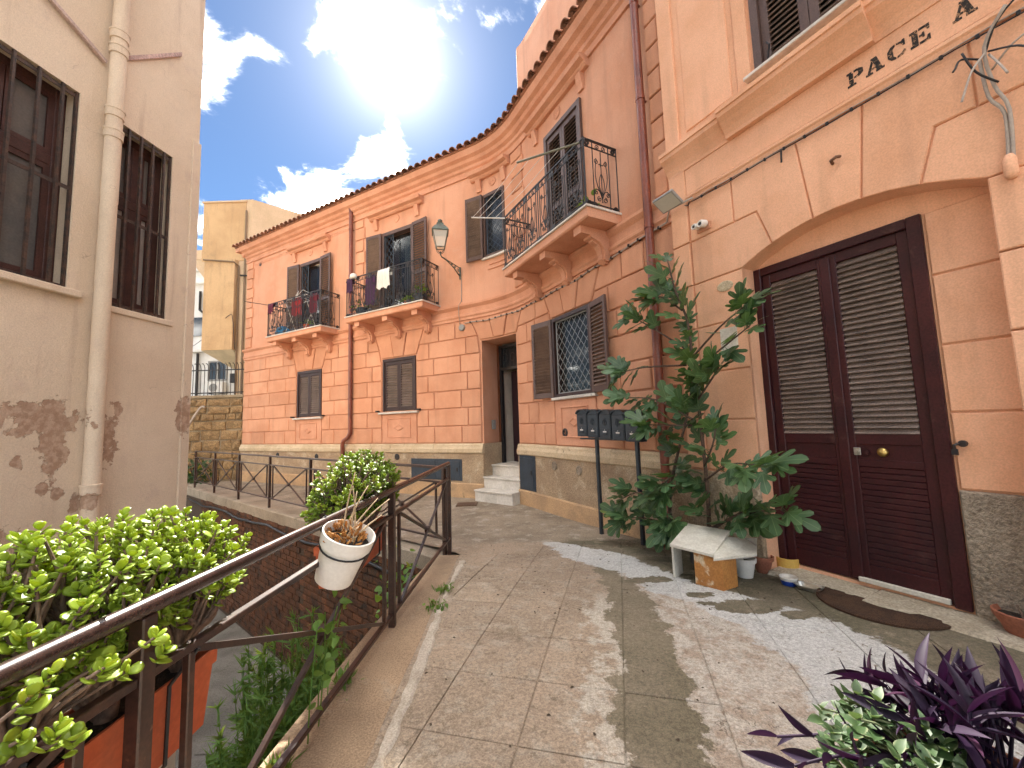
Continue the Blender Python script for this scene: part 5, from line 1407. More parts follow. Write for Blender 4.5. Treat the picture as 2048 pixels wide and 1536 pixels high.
def leaf_mat(name, c, c2, rough=.4, transl=.35, tcol=None, veins=None, spec=.5, edge=None, rand=.35, rare=((.30, .24, .04), .95)):
    m = bpy.data.materials.new(name); m.use_nodes = True; N = NT(m.node_tree)
    tc = N.n('ShaderNodeTexCoord').outputs['Object']; oi = N.n('ShaderNodeObjectInfo').outputs['Random']
    sp = N.n('ShaderNodeSeparateXYZ'); N.put(sp.inputs[0], tc)
    colr = N.mix(oi, c, c2)
    nz = N.noise(tc, 3.0, 4, .6); colr = N.mix(N.mr(nz, .3, .7, 0, .5), colr, sm(c, .7))
    if veins:
        ax = N.m('ABSOLUTE', sp.outputs[0]); ang = N.m('ARCTAN2', ax, N.m('SUBTRACT', sp.outputs[1], .03)); v = None
        rr = N.m('SQRT', N.m('ADD', N.m('MULTIPLY', ax, ax), N.m('MULTIPLY', sp.outputs[1], sp.outputs[1])))
        for a in veins[1]:
            dd = N.m('MULTIPLY', N.m('ABSOLUTE', N.m('SUBTRACT', ang, a)), rr); v = dd if v is None else N.m('MINIMUM', v, dd)
        colr = N.mix(N.mr(v, .004, .018, .75, 0), colr, veins[0])
    if edge:
        ax = N.m('ABSOLUTE', sp.outputs[0]); colr = N.mix(N.mr(N.m('ADD', ax, N.m('MULTIPLY', nz, .08)), edge[1], edge[2]), colr, edge[0])
    colr = N.mix(N.mr(N.m('FRACT', N.m('MULTIPLY', oi, 13.7)), rare[1], rare[1] + .02), colr, rare[0])
    v = N.mr(N.m('FRACT', N.m('MULTIPLY', oi, 7.31)), 0, 1, 1 - rand, 1 + rand * .4, smooth=False)
    s_ = N.n('ShaderNodeVectorMath', operation='SCALE'); N.put(s_.inputs[0], colr); N.put(s_.inputs['Scale'], v); colr = s_.outputs[0]
    p = N.n('ShaderNodeBsdfPrincipled'); N.put(p.inputs['Base Color'], colr); p.inputs['Roughness'].default_value = rough; p.inputs['Specular IOR Level'].default_value = spec
    tr = N.n('ShaderNodeBsdfTranslucent'); N.put(tr.inputs[0], N.mix(.6, colr, tcol or (.45, .60, .05)))
    mx = N.n('ShaderNodeMixShader'); mx.inputs[0].default_value = transl; N.put(mx.inputs[1], p.outputs[0]); N.put(mx.inputs[2], tr.outputs[0])
    N.put(N.n('ShaderNodeOutputMaterial').inputs[0], mx.outputs[0]); return m


K['figleaf'] = leaf_mat('fig_leaf', (.058, .130, .062), (.085, .17, .055), .45, .2, (.25, .42, .05), veins=((.22, .32, .14), (0.0, .62, 1.25)), spec=.5, rare=((.26, .26, .04), .985))
K['jade'] = leaf_mat('jade_leaf', (.19, .31, .035), (.36, .42, .03), .40, .32, (.80, .85, .06), spec=.35, rand=.3)
K['jadedry'] = leaf_mat('dried_leaf', (.36, .15, .04), (.48, .25, .08), .7, .25, (.7, .35, .1), spec=.2)
K['purple'] = leaf_mat('purple_leaf', (.013, .007, .024), (.024, .008, .030), .6, .08, (.12, .015, .10), spec=.25, rare=((.06, .02, .05), .95))
K['varieg'] = leaf_mat('cream_edged_leaf', (.035, .08, .026), (.055, .105, .032), .55, .2, (.2, .3, .07), edge=((.20, .235, .125), .24, .34), rand=.25, rare=((.2, .2, .05), .985))
K['weed'] = leaf_mat('weed_leaf', (.07, .19, .03), (.13, .26, .04), .5, .35)
K['darkleaf'] = leaf_mat('dark_broad_leaf', (.02, .06, .028), (.03, .085, .03), .4, .15)
K['fennel'] = mat('feathery_green', (.045, .12, .02), .6, (.075, .16, .025), 5, finev=.2, transl=.3)
K['jadestem'] = mat('jade_stem', (.22, .15, .11), .85, (.14, .09, .065), 14, finev=.3)
K['figbark'] = mat('fig_bark', (.13, .085, .06), .85, (.09, .06, .045), 14, finev=.3)
K['drystalk'] = mat('dry_stalk', (.45, .33, .2), .8, finev=.2)


def leaf_fig():
    H = [(.06, -.07), (.22, -.09), (.34, .0), (.40, .12), (.30, .17), (.17, .22), (.30, .33), (.43, .46), (.45, .58), (.36, .64), (.24, .58), (.12, .46), (.18, .64), (.20, .80), (.12, .93)]
    zf = lambda x, y: -.22 * (x * x + (y - .25) ** 2) + .10 * abs(x)
    V = [(0, 0), (0, .24), (0, .48), (0, .76), (0, 1.0)]; L = []
    vs = [(x, y, zf(x, y)) for x, y in V]; fs = []
    for sg in (1, -1):
        b = len(vs); vs += [(sg * x, y, zf(x, y)) for x, y in H]
        for f in ([0, b, b + 1, b + 2, b + 3], [0, b + 3, b + 4, b + 5, 1], [1, b + 5, b + 6, b + 7, b + 10], [b + 10, b + 7, b + 8, b + 9], [1, b + 10, b + 11, 2], [2, b + 11, b + 12, 3], [3, b + 12, b + 13, b + 14, 4]):
            fs.append(tuple(f) if sg == 1 else tuple(f[::-1]))
    mb = MB(); mb.add(vs, fs); mb.tube([(0, -.32, .03), (0, -.15, .015), (0, .02, 0)], .012, 4, cap=False)
    return mb.mesh('leaf', K['figleaf'], True)


def leaf_obovate(m, L=1.0, W=.62, T=.13, cup=.16, n=10):
    """fleshy paddle leaf"""
    mb = MB(); out = []
    for k in range(n):
        a = 2 * math.pi * k / n; x = W / 2 * math.sin(a); y = .5 - .5 * math.cos(a)
        x *= (.50 + .66 * y) if y < .75 else 1.0
        out.append((x, y * L))
    z = lambda x, y: cup * (x * x * 2.4 + .35 * y * y)
    vs = [(x, y, z(x, y)) for x, y in out] + [(x * .62, .5 + (y - .5) * .66, z(x, y) * .4 + T * .5) for x, y in out] + [(x * .62, .5 + (y - .5) * .66, z(x, y) * .4 - T * .5) for x, y in out] + [(0, .5, T * .5), (0, .5, -T * .6)]
    fs = []
    for k in range(n):
        j = (k + 1) % n
        fs += [(k, n + k, n + j, j), (k, j, 2 * n + j, 2 * n + k), (n + k, 3 * n, n + j), (2 * n + k, 2 * n + j, 3 * n + 1)]
    mb.add(vs, [f[::-1] for f in fs]); return mb.mesh('leaf', m, True)


def leaf_lance(m, W=.22, droop=.25, fold=.5, n=6, name='leaf'):
    mb = MB(); vs = []; fs = []
    for k in range(n + 1):
        t = k / n; w = W / 2 * math.sin(math.pi * min(1, (t * .93 + .07)) ** .8) if k < n else 0
        zc = -droop * t * t; vs += [(-w, t, zc + fold * w), (0, t, zc), (w, t, zc + fold * w)]
    for k in range(n):
        a = 3 * k; fs += [(a, a + 1, a + 4, a + 3), (a + 1, a + 2, a + 5, a + 4)]
    mb.add(vs, fs); return mb.mesh(name, m, True)


# ---------------------------------------------------------------- fig by the wall
r = random.Random(11)
FB = {
    'main': [(14.65, 0.30, 0.06), (14.72, 0.33, 0.5), (14.73, 0.33, 0.92), (14.71, 0.33, 1.56), (14.70, 0.36, 2.12), (14.67, 0.36, 2.54), (14.55, 0.36, 2.90), (14.48, 0.36, 3.26)],
    'stem2': [(14.21, 0.28, 0.05), (14.25, 0.32, 0.66), (14.37, 0.34, 1.04), (14.57, 0.34, 1.57), (14.68, 0.36, 1.92)],
    'lt': [(14.65, 0.36, 2.23), (14.30, 0.42, 2.52), (13.98, 0.45, 2.75)], 'lm': [(14.62, 0.36, 2.08), (14.14, 0.45, 2.12), (13.80, 0.50, 2.10)],
    'rt': [(14.70, 0.36, 2.15), (15.05, 0.40, 2.38), (15.32, 0.42, 2.51)], 'rm': [(14.72, 0.36, 2.02), (15.07, 0.45, 2.16), (15.37, 0.45, 2.32)],
    'rm2': [(14.72, 0.36, 1.71), (15.02, 0.50, 1.92), (15.12, 0.55, 2.0)], 'll': [(14.63, 0.34, 1.52), (14.23, 0.42, 1.75), (13.76, 0.45, 1.80)],
    'll2': [(14.62, 0.34, 1.46), (14.42, 0.50, 1.47), (14.24, 0.60, 1.48)], 'rl': [(14.72, 0.34, 0.92), (15.18, 0.60, 1.13), (15.58, 0.72, 1.15)],
    'rl2': [(14.73, 0.34, 1.07), (14.95, 0.50, 1.28), (15.0, 0.50, 1.45)], 'rb': [(14.67, 0.32, 0.43), (15.15, 0.42, 0.68), (15.52, 0.48, 0.80)],
    'rb2': [(14.67, 0.32, 0.38), (15.0, 0.40, 0.62), (15.18, 0.42, 0.72)], 'lb': [(14.26, 0.32, 0.61), (13.95, 0.45, 0.71), (13.72, 0.50, 0.62)],
    'lb2': [(14.23, 0.30, 0.39), (13.95, 0.40, 0.42), (13.68, 0.45, 0.38)], 'cb': [(14.23, 0.30, 0.33), (14.42, 0.50, 0.58), (14.50, 0.62, 0.46)],
    'cb2': [(14.33, 0.34, 0.93), (14.45, 0.55, 0.92), (14.43, 0.66, 0.80)], 'top2': [(14.62, 0.36, 2.66), (14.40, 0.40, 2.86), (14.28, 0.45, 2.84)]}
fig = thing('fig_tree', PT(14.6, .3, .06), 'dark green fig tree with lobed leaves growing up the wall beside the maroon door', 'tree')
figleaf = leaf_fig(); nleaf = 0


def smooth_path(pts, n=5):
    P = [Vector(p) for p in pts]; out = []
    for i in range(len(P) - 1):
        p0, p1, p2, p3 = P[max(i - 1, 0)], P[i], P[i + 1], P[min(i + 2, len(P) - 1)]
        for k in range(n):
            t = k / n; out.append(.5 * ((2 * p1) + (p2 - p0) * t + (2 * p0 - 5 * p1 + 4 * p2 - p3) * t * t + (3 * p1 - p0 - 3 * p2 + p3) * t ** 3))
    return out + [P[-1]]


for nm, q in FB.items():
    pts = smooth_path([PT(*p) for p in q]); n = len(pts)
    stem = nm in ('main', 'stem2'); r0, r1 = (.022, .008) if stem else (.012, .005)
    mb = MB().tube(pts, [r0 + (r1 - r0) * k / (n - 1) for k in range(n)], 6); mb.build('trunk' if stem else 'branch', K['figbark'], fig, smooth=True)
    L = sum((pts[k + 1] - pts[k]).length for k in range(n - 1))
    cnt = {'main': 46, 'stem2': 28}.get(nm, 10 + int(5 * L))
    for k in range(cnt):
        if stem:
            t = .16 + .84 * (k + r.random()) / cnt if nm == 'main' else .12 + .85 * (k + r.random()) / cnt
        else: t = 1 - (r.random() ** 1.5) * .72
        x = t * (n - 1); i = min(int(x), n - 2); p = pts[i].lerp(pts[i + 1], x - i); tan = (pts[i + 1] - pts[i]).normalized()
        side = rv(r).normalized(); side = (side - tan * side.dot(tan)).normalized()
        ax = (side * (.9 if stem else .8) + tan * (.25 + .75 * t) + Vector((nC.x, nC.y, 0)) * .55 + Vector((0, 0, r.uniform(-.30, .22)))).normalized()
        nr = Vector((nC.x, nC.y, 0)) * .7 + Vector((0, 0, .85)) + rv(r, .28)
        s_ = r.uniform(.14, .26) * (.75 if t > .93 and r.random() < .5 else 1) * (1.12 if nm in ('rl', 'cb', 'cb2') else 1)
        # keep clear of the wall
        base = p + ax * (.32 * s_)
        tip = base + ax * s_; dd = (Vector((tip.x, tip.y)) - PI_) @ nC
        if dd < .20: ax = (ax + Vector((nC.x, nC.y, 0)) * .9).normalized(); base = p + ax * (.32 * s_)
        link('leaf', figleaf, fig, loc=base, rot=orient(ax, nr), scale=(s_ * r.uniform(.9, 1.12), s_, s_)); nleaf += 1

# ---------------------------------------------------------------- jade plants in planters hung on the fence
def planter(root, x, y0, y1, z0, z1, w=.17):
    mb = MB(); h = z1 - z0
    vs = []; prof = [(0, .80), (.80, .97), (.80, 1.06), (1.0, 1.08), (1.0, .98), (.55, .86)]
    ym = (y0 + y1) / 2; ly = (y1 - y0) / 2
    for t, k in prof:
        ex = w / 2 * k; ey = ly - w / 2 * (1 - k)
        vs += [(x - ex, ym - ey, z0 + h * t), (x + ex, ym - ey, z0 + h * t), (x + ex, ym + ey, z0 + h * t), (x - ex, ym + ey, z0 + h * t)]
    fs = [(3, 2, 1, 0)]
    for i in range(len(prof) - 1):
        for k in range(4): fs.append((i * 4 + k, i * 4 + (k + 1) % 4, i * 4 + 4 + (k + 1) % 4, i * 4 + 4 + k))
    mb.add(vs, fs); o = mb.build('planter', K['terracotta'], root)
    n = len(prof) - 1; mb = MB().quad(*[(v[0], v[1], z0 + h * .86) for v in vs[4 * n:4 * n + 4]]); mb.build('soil', K['soil'], root)
    for y in (y0 + (y1 - y0) * .25, y0 + (y1 - y0) * .75):
        mb = MB().tube([(x - w * .62, y, z1 + .01), (x - w * .60, y, z0 + .02), (x - w * .42, y, z0 - .012), (x + w * .42, y, z0 - .012), (x + w * .6, y, z0 + .02), (x + w * .62, y, z1 - .0), (near_x(y) + .02, y, .905)], .006, 5); mb.build('hanger_strap', K['cable'], root)


def jade(label, x, y0, y1, zs, c, rad, nbr, seed, leafL, maxobj=300, zmin=.0, droop=()):
    root = thing('jade_plant', (x, (y0 + y1) / 2, zs), label, 'plant', 'jade plants on the near fence')
    r = random.Random(seed); me = [leaf_obovate(K['jade'], 1, w, .12, cu) for w, cu in ((.92, .12), (1.0, .18), (.84, .06))]
    obj = 0; stuff = MB(); wood = MB()
    trunks = [Vector((x + r.uniform(-.03, .03), y0 + (y1 - y0) * (k + .5) / 4, zs)) for k in range(4)]
    tips = []
    cen = Vector(c)
    for k in range(nbr):
        # quasi-even directions over the dome
        u = (k + .5) / nbr; zc = 1 - 1.25 * u; a = k * 2.39996 + r.uniform(-.3, .3); q = math.sqrt(max(0, 1 - min(1, abs(zc)) ** 2))
        d = Vector((q * math.cos(a), q * math.sin(a), zc)); f = r.uniform(.70, 1.03)
        tips.append((cen + Vector((d.x * rad[0], d.y * rad[1], d.z * rad[2])) * f, d))
        if k % 3 == 0:
            f = r.uniform(.45, .7); tips.append((cen + Vector((d.x * rad[0], d.y * rad[1], abs(d.z) * rad[2])) * f, d))
    for p in droop: tips.append((Vector(p), Vector((.5, 0, -.2))))
    leaves = []
    for tip, d in tips:
        lim = near_x(tip.y) - .035
        if tip.x > lim and tip.z < 1.17 and abs(d.z + .2) > 1e-3: tip.x = lim - r.uniform(0, .05)
        if tip.z < zmin: tip.z = zmin + r.uniform(0, .05)
        t0 = min(trunks, key=lambda t: abs(t.y - tip.y) + r.uniform(0, .15)); mid = t0.lerp(tip, .5) + Vector((0, 0, .05)) + rv(r, .025)
        pth = smooth_path([t0, t0.lerp(mid, .5) + Vector((0, 0, .03)), mid, tip], 3); n = len(pth)
        wood.tube(pth, [.010 - .0065 * k / (n - 1) for k in range(n)], 5, cap=False)
        ax0 = (d * .75 + Vector((0, 0, .75)) + rv(r, .2)).normalized()
        pairs = r.choice((3, 4, 4, 5)); tw = r.uniform(0, 3)
        for j in range(pairs):
            el = .32 + .95 * j / pairs; ps = tip - ax0 * (leafL * .62 * (pairs - j - 1) * .45)
            e1_ = ax0.orthogonal().normalized(); e2_ = ax0.cross(e1_)
            for sgn in (0, math.pi):
                an = tw + j * math.pi / 2 + sgn + r.uniform(-.2, .2); rad_ = e1_ * math.cos(an) + e2_ * math.sin(an)
                ax = (rad_ * math.cos(el) + ax0 * math.sin(el)).normalized(); s_ = leafL * r.uniform(.6, 1.25) * (1 - .10 * j)
                leaves.append((ps, ax, ax0 * 1.0 - rad_ * .3 + rv(r, .12), s_))
    # the leaves nearest the lens become objects, the rest one mass
    leaves.sort(key=lambda q: (q[0] - Vector((0, 0, EYE))).length - .6 * q[0].z)
    for i, (p, ax, nr, s_) in enumerate(leaves):
        m_ = me[i % 3]
        if i < maxobj: link('leaf', m_, root, loc=p, rot=orient(ax, nr), scale=s_)
        else:
            M_ = Matrix.Translation(p) @ orient(ax, nr).to_matrix().to_4x4() @ Matrix.Scale(s_, 4)
            stuff.add([tuple(M_ @ v.co) for v in m_.vertices], [tuple(q.vertices) for q in m_.polygons])
    wood.build('branches', K['jadestem'], root, smooth=True)
    for t in trunks: MB().tube([t + Vector((0, 0, -.05)), t + Vector((.01, .01, .04)), t + Vector((.0, .02, .14))], [.028, .024, .016], 8).build('trunk', K['jadestem'], root, smooth=True)
    if stuff.v: tag(stuff.build('inner_leaves', K['jade'], root, smooth=True), kind='stuff')
    return root


def px3(x, y, X):
    """point of the ray through a spot of the photo where it meets the plane x = X (for setting plants out along the fence)"""
    d = Rt * ((x - 1024) / FPX) - Up * ((y - 768) / FPX) + Fw; return Vector((0, 0, EYE)) + d * (X / d.x)


j1 = jade('big jade plant with yellow-green leaves in a terracotta planter on the fence', -1.16, .62, 1.55, .76, (-1.27, 1.18, 1.03), (.29, .66, .27), 560, 3, .037, 300, .80,
          droop=[px3(x, y, X) for x, y, X in ((60, 1395, -.94), (120, 1450, -.93), (40, 1480, -.92), (215, 1320, -.97), (310, 1275, -.93), (210, 1335, -.95), (330, 1300, -.94), (420, 1180, -1.0), (455, 1170, -1.05), (100, 1350, -.95), (150, 1480, -.92), (250, 1345, -.94))])
planter(j1, -1.16, .66, 1.50, .56, .80)
j2 = jade('smaller jade plant on the fence between the white pot and the corner post', -1.10, 2.55, 3.15, .84, (-1.08, 2.88, 1.06), (.27, .54, .32), 330, 5, .038, 300, .86)
planter(j2, -1.10, 2.45, 3.22, .62, .86)

# ---------------------------------------------------------------- white pot with dried plant, strapped to the fence
wp = thing('white_pot', (-.86, 2.06, .80), 'tilted white plastic pot strapped to the handrail, holding a dried orange plant', 'plant pot')
TM = Matrix.Translation((-.905, 2.06, .815)) @ Matrix.Rotation(R_(22), 4, 'Y') @ Matrix.Rotation(R_(8), 4, 'X')
tf = lambda x, y, z: tuple(TM @ Vector((x, y, z)))
mb = MB(); mb.lathe([(.082, 0), (.088, .005), (.112, .185), (.122, .19), (.126, .25), (.120, .253), (.112, .22), (.108, .2)], 32, fn=tf); mb.build('pot', K['white'], wp, smooth=True, auto=35)
mb = MB(); mb.lathe([(.108, .205), (.0, .215)], 20, fn=tf); mb.build('soil', K['soil'], wp)
mb = MB(); mb.tube([tf(.114 * math.cos(a), .114 * math.sin(a), .168) for a in [k * math.pi / 12 for k in range(25)]], .0045, 5); mb.build('wire_ring', K['cable'], wp, smooth=True)
mb = MB(); h0 = Vector(tf(-.115, 0, .17)); mb.tube([h0, h0 + Vector((-.01, 0, .05)), (near_x(2.06) + .03, 2.06, 1.05), (near_x(2.06) + .0, 2.06, 1.12), (near_x(2.06) - .035, 2.06, 1.09), (near_x(2.06) - .02, 2.06, 1.05)], .005, 5); mb.build('wire_hook', K['cable'], wp, smooth=True)
r = random.Random(21); dm = leaf_obovate(K['jadedry'], 1, .5, .10, .3)
for k in range(110):
    a = r.uniform(0, 6.28); q = .09 * math.sqrt(r.random()); z = .215 + r.uniform(0, .09) * (1 - q / .12)
    ax = Vector((math.cos(a) * .6, math.sin(a) * .6, r.uniform(-.1, 1))) + rv(r, .3)
    link('dried_leaf', dm, wp, loc=tf(q * math.cos(a) - .015, q * math.sin(a), z), rot=orient(ax, rv(r) + Vector((0, 0, 1))), scale=r.uniform(.022, .042))
for k, (dx, dy, dz) in enumerate(((.02, .12, .30), (.05, .2, .22), (.10, .18, .16), (.14, .22, .15), (.0, .1, .22), (.12, .10, .10), (-.02, .05, .26))):
    a = Vector(tf(0 + .01 * k - .03, 0, .21)); b = a + Vector((dx, dy, dz)); mb = MB().tube(smooth_path([a, a.lerp(b, .5) + rv(r, .012), b], 3), [.006 - .0006 * i for i in range(7)], 5); mb.build('dry_stalk', K['drystalk'], wp, smooth=True)

# ---------------------------------------------------------------- weed climbing at the fence foot
wl = leaf_lance(K['weed'], .75, .35, .15)
r = random.Random(5)
wd = thing('climbing_weed', (-.99, 2.05, .12), 'bright green leafy weed climbing the fence beneath the white pot', 'plant')
for k in range(4):
    a = Vector((-.99 + .01 * k, 2.0 + .05 * k, .0)); b = Vector((-.93 + .03 * r.random(), 1.92 + .10 * k, .64 + .06 * r.random())); pth = smooth_path([a, a.lerp(b, .5) + rv(r, .03), b], 4)
    MB().tube(pth, .003, 4).build('stem', K['weed'], wd)
    for j in range(9):
        p = pth[min(len(pth) - 1, 4 + j // 2)]; ax = rv(r) + Vector((.5, 0, -.1)); link('leaf', wl, wd, loc=p + rv(r, .018), rot=orient(ax, Vector((.4, -.4, 1)) + rv(r, .3)), scale=r.uniform(.035, .065))


# ---------------------------------------------------------------- growth in the yard
def bush_feather(name, label, c, rad, n, seed, h):
    root = thing(name, (c[0], c[1], FL), label, 'plant'); r = random.Random(seed); mb = MB(); st = MB()
    for k in range(n):
        a = r.uniform(0, 6.28); q = math.sqrt(r.random()); b = Vector((c[0] + rad[0] * .35 * q * math.cos(a), c[1] + rad[1] * .35 * q * math.sin(a), FL))
        t = Vector((c[0] + rad[0] * q * math.cos(a), c[1] + rad[1] * q * math.sin(a), FL + h * (1 - .45 * q * q) * r.uniform(.75, 1.05)))
        pth = smooth_path([b, b.lerp(t, .5) + Vector((0, 0, .15)), t], 4); st.tube(pth, [.006, .006, .006, .005, .005, .004, .004, .003, .002], 3, cap=False)
        for j in range(56):
            u = .25 + .75 * r.random(); x = u * (len(pth) - 1); i = min(int(x), len(pth) - 2); p = pth[i].lerp(pth[i + 1], x - i)
            d = (rv(r) + Vector((0, 0, .5))).normalized(); L = r.uniform(.05, .13); sd_ = d.orthogonal().normalized()
            for w in range(4):
                e = (d + rv(r, .35)).normalized() * L * r.uniform(.5, 1); s2 = sd_ * .0055
                mb.add([p - s2, p + s2, p + e], [(0, 1, 2)])
    tag(mb.build('feathery_leaves', K['fennel'], root), kind='stuff'); tag(st.build('stems', K['weed'], root), kind='stuff')


bush_feather('fennel_bush', 'feathery green fennel bush growing in the sunken yard under the near fence', (-1.52, 2.75), (.40, 1.15), 330, 9, 2.80)
dl_ = leaf_lance(K['darkleaf'], .62, .3, .2)
for k, (x, y, nl, hh, lab) in enumerate(((-2.75, 3.35, 26, .5, 'dark broad-leaved plant on the yard slabs beside the fennel'), (-3.3, 4.3, 22, .35, 'low dark plant by the foot of the brick wall in the yard'), (-3.45, 2.6, 22, .4, 'dark leafy plant on the yard slabs below the big jade planter'))):
    r = random.Random(40 + k); p = thing('yard_plant', (x, y, FL), lab, 'plant', 'dark plants in the yard')
    for j in range(nl):
        a = r.uniform(0, 6.28); z = FL + hh * r.uniform(.1, 1); q = r.uniform(.02, .22); b = Vector((x + q * math.cos(a), y + q * math.sin(a), z)); MB().tube([(x, y, FL), tuple(b)], .005, 4).build('stem', K['darkleaf'], p)
        link('leaf', dl_, p, loc=b, rot=orient(Vector((math.cos(a), math.sin(a), r.uniform(-.3, .4))), Vector((0, 0, 1)) + rv(r, .25)), scale=r.uniform(.14, .26))
iv = thing('wall_ivy', (-1.05, 4.55, -.6), 'small ivy hanging on the yard wall beneath the fence corner post', 'plant'); r = random.Random(77)
for j in range(70):
    b = Vector((r.gauss(-1.22, .10), r.gauss(4.25, .28), r.gauss(-.10, .16))); link('leaf', wl, iv, loc=b, rot=orient(rv(r) + Vector((-.2, -.4, -.3)), Vector((-.3, -.5, 1)) + rv(r, .4)), scale=r.uniform(.05, .09))
MB().tube([(-1.02, 4.5, .0), (-1.18, 4.3, -.05), (-1.22, 4.2, -.3), (-1.20, 4.15, -.6)], .006, 5).build('stem', K['weed'], iv)
# weeds in the kerb joint
r = random.Random(8); k = 0
for (x, y, n, s_, lab) in ((-.64, 3.62, 34, .07, 'tuft of weeds in the kerb joint by the corner post'), (-.68, 3.3, 26, .055, 'small grass tuft on the brown kerb'), (-.61, 3.25, 16, .05, 'tiny weed rooted in the mortar strip'), (-1.0, 1.75, 40, .10, 'feathery weed hanging over the outer kerb edge'), (2.62, 3.62, 18, .06, 'weed sprouting beside the stone door sill'), (-.97, 2.35, 30, .10, 'green weed leaning over the kerb near the white pot')):
    g = gz(y); p = thing('weed_tuft', (x, y, g), lab, 'plant', 'weeds in the paving'); mb = MB()
    for j in range(n * 2):
        d = (rv(r) + Vector((0, 0, .9))); d.z = abs(d.z); d = d.normalized() * s_ * r.uniform(.5, 1.2); b = Vector((x + r.gauss(0, .025), y + r.gauss(0, .05), g - .01)); w = d.cross(Vector((0, 0, 1))).normalized() * .006
        m_ = b + d * .6 + w; mb.add([b, b + d * .55 + w, b + d, b + d * .55 - w], [(0, 1, 2, 3)])
    tag(mb.build('blades', K['fennel'], p), kind='stuff')
    wl2 = wl
    for j in range(6): link('leaf', wl2, p, loc=(x + r.gauss(0, .03), y + r.gauss(0, .05), g + .015 + r.random() * s_ * .5), rot=orient(rv(r) + Vector((0, 0, .4)), Vector((0, 0, 1)) + rv(r, .3)), scale=r.uniform(.02, .04))

# ---------------------------------------------------------------- purple and variegated plants in one tall pot
CP = Vector((1.10, 1.11, 0)); ZT = .62
pp = thing('spiderwort_pot', (CP.x, CP.y, gz(CP.y)), 'tall clay trough overflowing with purple-leaved spiderwort and cream-edged green plants', 'plant pot')
g = gz(CP.y)
mb = MB(); mb.lathe([(.13, g - .002), (.14, g + .01), (.19, ZT - .06), (.21, ZT - .055), (.215, ZT), (.20, ZT + .003), (.185, ZT - .04)], 28, c=(CP.x, CP.y, 0)); mb.build('pot', K['clay'], pp, smooth=True, auto=35)
MB().lathe([(.186, ZT - .035), (0, ZT - .02)], 20, c=(CP.x, CP.y, 0)).build('soil', K['soil'], pp)
pl = leaf_lance(K['purple'], .22, .16, .55); gl = leaf_lance(K['varieg'], .66, .22, .25); r = random.Random(33)
for k in range(42):
    a = r.uniform(0, 6.28); out = r.uniform(.02, .30); b = CP + Vector((.11 * math.cos(a) * r.random() + .02, .11 * math.sin(a) * r.random(), ZT - .03))
    t = CP + Vector((.07 + out * math.cos(a) * 1.05, .02 + out * math.sin(a) * .9, ZT + .20 - .45 * out + r.uniform(-.06, .04)))
    if k < 3: t = CP + Vector((-.42 + .03 * k, -.07 + .12 * k, ZT + .02 - .015 * k))
    pth = smooth_path([b, b.lerp(t, .5) + Vector((0, 0, .06)), t], 4); MB().tube(pth, .004, 5, cap=False).build('stem', K['purple'], pp, smooth=True)
    tan = (pth[-1] - pth[-3]).normalized(); e1_ = tan.orthogonal().normalized(); e2_ = tan.cross(e1_); tw = r.uniform(0, 6)
    for j in range(6):
        an = tw + j * math.pi * .93; el = .25 + .17 * j; p = pth[-1] - (pth[-1] - pth[-4]) * (.34 * (5 - j) * .8)
        ax = ((e1_ * math.cos(an) + e2_ * math.sin(an)) * math.cos(el) + tan * math.sin(el) + Vector((0, 0, .12))).normalized()
        link('purple_leaf', pl, pp, loc=p, rot=orient(ax, tan + Vector((0, 0, .5))), scale=r.uniform(.07, .15))
for k in range(36):
    a = r.uniform(0, 6.28); q = .15 * math.sqrt(r.random()); b = CP + Vector((-.05, .0, ZT - .03)); t = CP + Vector((-.13 + q * math.cos(a) * 1.1, .03 + q * math.sin(a) * 1.25, ZT + .13 + r.uniform(-.05, .05) - .6 * q))
    pth = smooth_path([b, b.lerp(t, .6) + Vector((0, 0, .04)), t], 3); MB().tube(pth, .003, 4, cap=False).build('stem', K['varieg'], pp)
    tw = r.uniform(0, 3)
    for j in range(8):
        an = tw + (j // 2) * math.pi / 2 + (j % 2) * math.pi; el = .1 + .28 * (j // 2); ax = Vector((math.cos(an) * math.cos(el), math.sin(an) * math.cos(el), math.sin(el)))
        link('variegated_leaf', gl, pp, loc=t - Vector((0, 0, .016 * (3 - j // 2))), rot=orient(ax + rv(r, .1), Vector((0, 0, 1)) + rv(r, .15)), scale=r.uniform(.034, .056) * (1.1 - .1 * (j // 2)))
